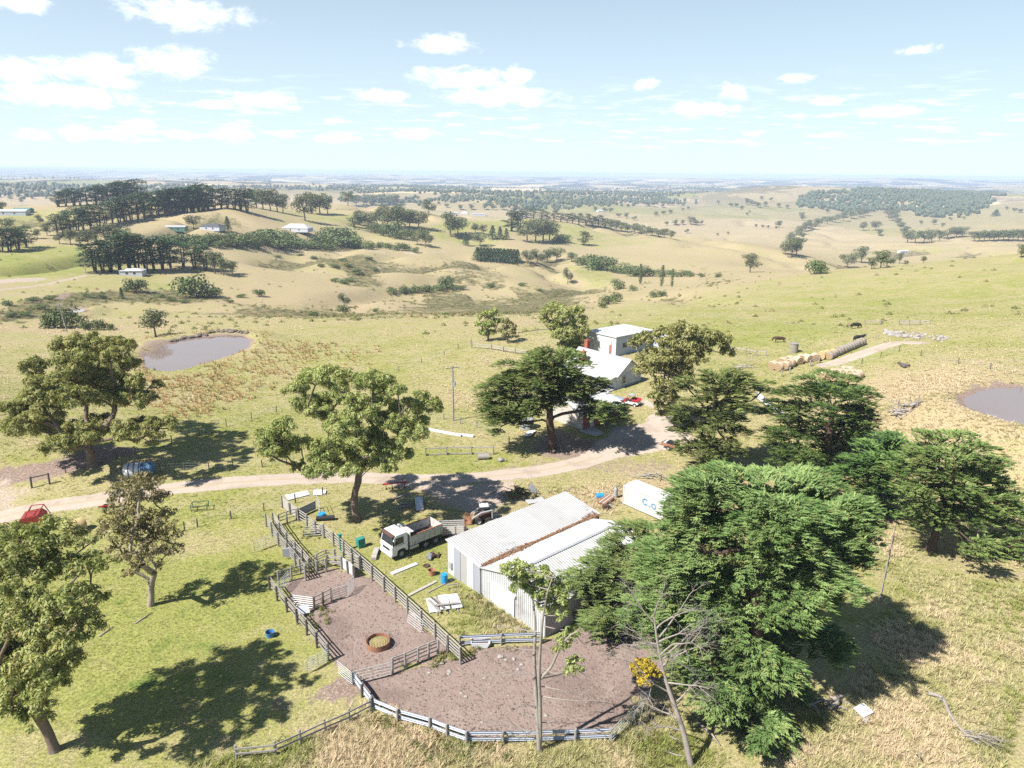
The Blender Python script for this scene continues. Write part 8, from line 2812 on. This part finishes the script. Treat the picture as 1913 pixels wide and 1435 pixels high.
def leafy_tuft(name, mat, seed, n, R, L):
    rng = np.random.RandomState(seed)
    e = unit(rng.normal(size=(n, 3)) + (0, 0, .5))
    e[:, 2] = np.abs(e[:, 2])
    V, F = kites(e * R * (.4 + .6 * rng.rand(n, 1)), np.cross(e, rng.normal(size=(n, 3))) + (0, 0, .4), e, L, L * .5)
    return np_mesh(name, V, F, mat)


def scatter(name, label, tuft, pts, scale, tint, rng):
    """points carrying scale / turn / tint; one tuft is instanced on each"""
    me = bpy.data.meshes.new(name)
    me.vertices.add(len(pts))
    me.vertices.foreach_set('co', np.asarray(pts, np.float32).ravel())
    for nm, v in (('sc', scale), ('rot', rng.rand(len(pts)) * 6.283), ('tint', tint)):
        at_ = me.attributes.new(nm, 'FLOAT', 'POINT')
        at_.data.foreach_set('value', np.asarray(v, np.float32))
    o = link(name, me)
    tag(o, label, None, None, 'stuff')
    src = bpy.data.objects.new(name + '_tuft', tuft)            # geometry source only, not placed in the scene
    ng = bpy.data.node_groups.new(name, 'GeometryNodeTree')
    ng.interface.new_socket('Geometry', in_out='INPUT', socket_type='NodeSocketGeometry')
    ng.interface.new_socket('Geometry', in_out='OUTPUT', socket_type='NodeSocketGeometry')
    N = ng.nodes
    gi, go = N.new('NodeGroupInput'), N.new('NodeGroupOutput')
    m2p = N.new('GeometryNodeMeshToPoints')
    ins = N.new('GeometryNodeInstanceOnPoints')
    oi = N.new('GeometryNodeObjectInfo')
    oi.inputs['Object'].default_value = src
    def named(nm):
        q = N.new('GeometryNodeInputNamedAttribute')
        q.data_type = 'FLOAT'
        q.inputs['Name'].default_value = nm
        return q.outputs['Attribute']
    cx = N.new('ShaderNodeCombineXYZ')
    L = ng.links
    L.new(named('rot'), cx.inputs[2])
    L.new(gi.outputs[0], m2p.inputs[0])
    L.new(m2p.outputs[0], ins.inputs['Points'])
    L.new(oi.outputs['Geometry'], ins.inputs['Instance'])
    L.new(cx.outputs[0], ins.inputs['Rotation'])
    L.new(named('sc'), ins.inputs['Scale'])
    L.new(ins.outputs[0], go.inputs[0])
    md = o.modifiers.new('scatter', 'NODES')
    md.node_group = ng
    return o


rgn = np.random.RandomState(21)


def fan_points(n, r0, r1, amax=41):
    """points spread over the ground in front, denser near"""
    r = np.exp(rgn.uniform(math.log(r0), math.log(r1), n))
    a = np.radians(rgn.uniform(-amax, amax, n))
    return r * np.sin(a), r * np.cos(a)


keep_out = [([tuple(frame_pt(SHED, x, y))[:2] for x, y in ((-.2, .2), (SL + .2, .2), (SL + .2, Y3 - .2), (-.2, Y3 - .2))]),
            ([tuple(frame_pt(HO, x, y))[:2] for x, y in ((-2.3, -.1), (7.3, -.1), (7.3, 13.2), (-2.3, 13.2))]),
            ([tuple(frame_pt(WO, x, y))[:2] for x, y in ((-.1, -3.5), (9.6, -3.5), (9.6, 8.6), (-.1, 8.6))]),
            ([tuple(frame_pt(BO, x, y))[:2] for x, y in ((0, 0), (BX, 0), (BX, BY), (0, BY))]),
            ([(CO + UV * x - NV * y)[:2] for x, y in ((0, 0), (2.44, 0), (2.44, 6.06), (0, 6.06))])] + [p for p, _ in PONDS.values()]


def cleared(x, y, lim=.35):
    ok = (field_at(bare, x, y) < lim) & (field_at(gravel, x, y) < lim)
    for pl in keep_out:
        ok &= poly_dist(x, y, pl) > 0.1
    return ok


# short pasture grass
x, y = fan_points(170000, 38, 330)
ok = cleared(x, y) & (rgn.rand(len(x)) < np.clip(1.25 - np.hypot(x, y) / 270, 0, .8))
x, y = x[ok], y[ok]
g = field_at(green, x, y) + fbm(x / 12, y / 12, 4) * .5 + fbm(x / 2.2, y / 2.2, 3) * .5
scale = rgn.uniform(.5, 1.1, len(x)) * (0.75 + 0.7 * np.clip(.45 - g, 0, .6)) * np.clip(np.hypot(x, y) / 70, .8, 2.2)
scatter('pasture_grass', 'short mixed green and straw coloured pasture grass', tuft_mesh('grass_tuft', 'grass_blade', 1, 9, .15, .07, .34, .22), np.stack([x, y, ground_z(x, y) - .01], -1), scale, np.clip(g, 0, 1), rgn)
# long dry grass on the banks at the bottom and on the right
x, y = fan_points(90000, 38, 150)
dry = np.zeros(len(x))
for pl in [[(380, 1440), (500, 1425), (600, 1385), (690, 1340), (760, 1350), (870, 1395), (1000, 1400), (1150, 1395), (1200, 1330), (1250, 1330), (1330, 1440)], [(1480, 1440), (1500, 1340), (1640, 1290), (1680, 1150), (1700, 1060), (1800, 1080), (1940, 1100), (1940, 1440)],
           [(1640, 800), (1600, 740), (1700, 700), (1800, 700), (1790, 760), (1940, 820), (1940, 960), (1860, 900), (1720, 830)], [(1640, 980), (1690, 960), (1700, 1060), (1600, 1060)], [(860, 730), (900, 745), (890, 770), (850, 765)], [(870, 1110), (960, 1140), (1010, 1180), (880, 1185), (850, 1160)], [(1020, 915), (1160, 905), (1160, 950), (1100, 950)]]:
    sd = poly_dist(x, y, ring(pl)) + fbm(x / 3, y / 3, 3) * 2.0
    dry = np.maximum(dry, np.clip(.6 - sd / 3, 0, 1))
ok = (rgn.rand(len(x)) < dry) & cleared(x, y, .5)
x, y = x[ok], y[ok]
g = field_at(green, x, y) + .08 + fbm(x / 6, y / 6, 4) * 1.3
scatter('long_grass', 'long dry straw coloured grass on the banks', tuft_mesh('long_tuft', 'grass_blade', 2, 13, .42, .06, .5, .5), np.stack([x, y, ground_z(x, y) - .02], -1), rgn.uniform(.55, 1.25, len(x)), np.clip(g, 0, 1), rgn)
# rushes and tussocks round the left dam
x, y = fan_points(60000, 105, 260, 32)
wt_ = np.zeros(len(x))
for pl, am in [([(255, 700), (300, 705), (360, 700), (450, 665), (490, 640), (560, 640), (640, 645), (560, 690), (470, 730), (400, 770), (330, 780), (290, 760)], .8), ([(240, 660), (270, 650), (265, 690), (250, 700)], .7), ([(230, 640), (300, 628), (450, 618), (490, 622), (480, 640), (450, 622), (330, 634)], .55),
               ([(420, 650), (560, 655), (640, 650), (700, 670), (560, 720), (480, 730)], .3), ([(640, 640), (760, 650), (700, 690), (620, 690)], .08)]:
    sd = poly_dist(x, y, ring(pl)) + fbm(x / 7, y / 7, 3) * 5
    wt_ = np.maximum(wt_, am * np.clip(.5 - sd / 5, 0, 1))
ok = (rgn.rand(len(x)) < wt_ * (.35 + .65 * (fbm(x / 4, y / 4, 3) > -.05)) * .55) & cleared(x, y, .6)
x, y = x[ok], y[ok]
scatter('rushes', 'brown rushes and tussocks spreading from the left dam', tuft_mesh('rush_tuft', 'rush_blade', 3, 16, .75, .1, .5, .45), np.stack([x, y, ground_z(x, y) - .02], -1), rgn.uniform(.6, 1.3, len(x)), rgn.rand(len(x)) * .8, rgn)
# weeds: against the shed, along the yard fences and in the gully
x, y = fan_points(40000, 38, 120)
wt_ = np.zeros(len(x))
for pl, am in [([(905, 1100), (940, 1110), (1000, 1160), (1020, 1185), (960, 1180), (905, 1150), (885, 1115)], .9), ([(700, 1330), (760, 1345), (860, 1385), (950, 1390), (940, 1420), (800, 1410), (690, 1360)], .6), ([(740, 1250), (800, 1240), (860, 1225), (920, 1212), (990, 1208), (860, 1215), (800, 1228), (740, 1243)], .8),
               ([(560, 1165), (610, 1120), (620, 1128), (590, 1175)], .6), ([(545, 985), (590, 985), (600, 1005), (560, 1010)], .5), ([(1150, 1390), (1200, 1320), (1250, 1340), (1220, 1420)], .5)]:
    sd = poly_dist(x, y, ring(pl)) + fbm(x / 2, y / 2, 3) * .8
    wt_ = np.maximum(wt_, am * np.clip(.5 - sd, 0, 1))
ok = rgn.rand(len(x)) < wt_ * .75
for pl in keep_out[:1]:
    ok &= poly_dist(x, y, pl) > .15
x, y = x[ok], y[ok]
scatter('weeds', 'leafy weeds along the shed wall and yard fences', leafy_tuft('weed_tuft', 'weed_leaf', 4, 46, .42, .16), np.stack([x, y, ground_z(x, y)], -1), rgn.uniform(.5, 1.3, len(x)), rgn.rand(len(x)), rgn)
# scrub bushes of the gully and scattered tussocks over the middle slopes
x, y = fan_points(90000, 190, 620)
rw_ = field_at(rush, x, y)
ok = (rgn.rand(len(x)) < np.clip(rw_ * .22 * (fbm(x / 16, y / 16, 3) > 0.0), .012 * (fbm(x / 30, y / 30, 3) > .05), 1)) & cleared(x, y, .5)
x, y = x[ok], y[ok]
scatter('gully_scrub', 'low olive brown scrub and tussocks in the gully and on the middle slopes', leafy_tuft('scrub_tuft', 'weed_leaf', 5, 40, 1.0, .45), np.stack([x, y, ground_z(x, y) - .1], -1), rgn.uniform(.45, 1.3, len(x)) , rgn.rand(len(x)), rgn)
# clods and pale stones trodden into the yards
x, y = fan_points(60000, 40, 75, 30)
ok = ((poly_dist(x, y, YARD_A) < -.2) | (poly_dist(x, y, YARD_B) < -.2))
ok &= rgn.rand(len(x)) < .4
x, y = x[ok], y[ok]
bm = bmesh.new(); bmesh.ops.create_icosphere(bm, subdivisions=1, radius=.06)
for v_ in bm.verts: v_.co = v_.co * rp.uniform(.7, 1.2); v_.co.z *= .55
cm = bpy.data.meshes.new('clod'); bm.to_mesh(cm); bm.free()
blade_mat('clod', [(0.40, 0.33, 0.28, 1), (0.26, 0.20, 0.17, 1), (0.19, 0.14, 0.12, 1)])
cm.materials.append(MATS['clod'])
scatter('clods', 'clods and small stones trodden into the bare yards', cm, np.stack([x, y, ground_z(x, y) + .03], -1), rgn.uniform(.4, 1.5, len(x)) ** 1.5, rgn.rand(len(x)), rgn)
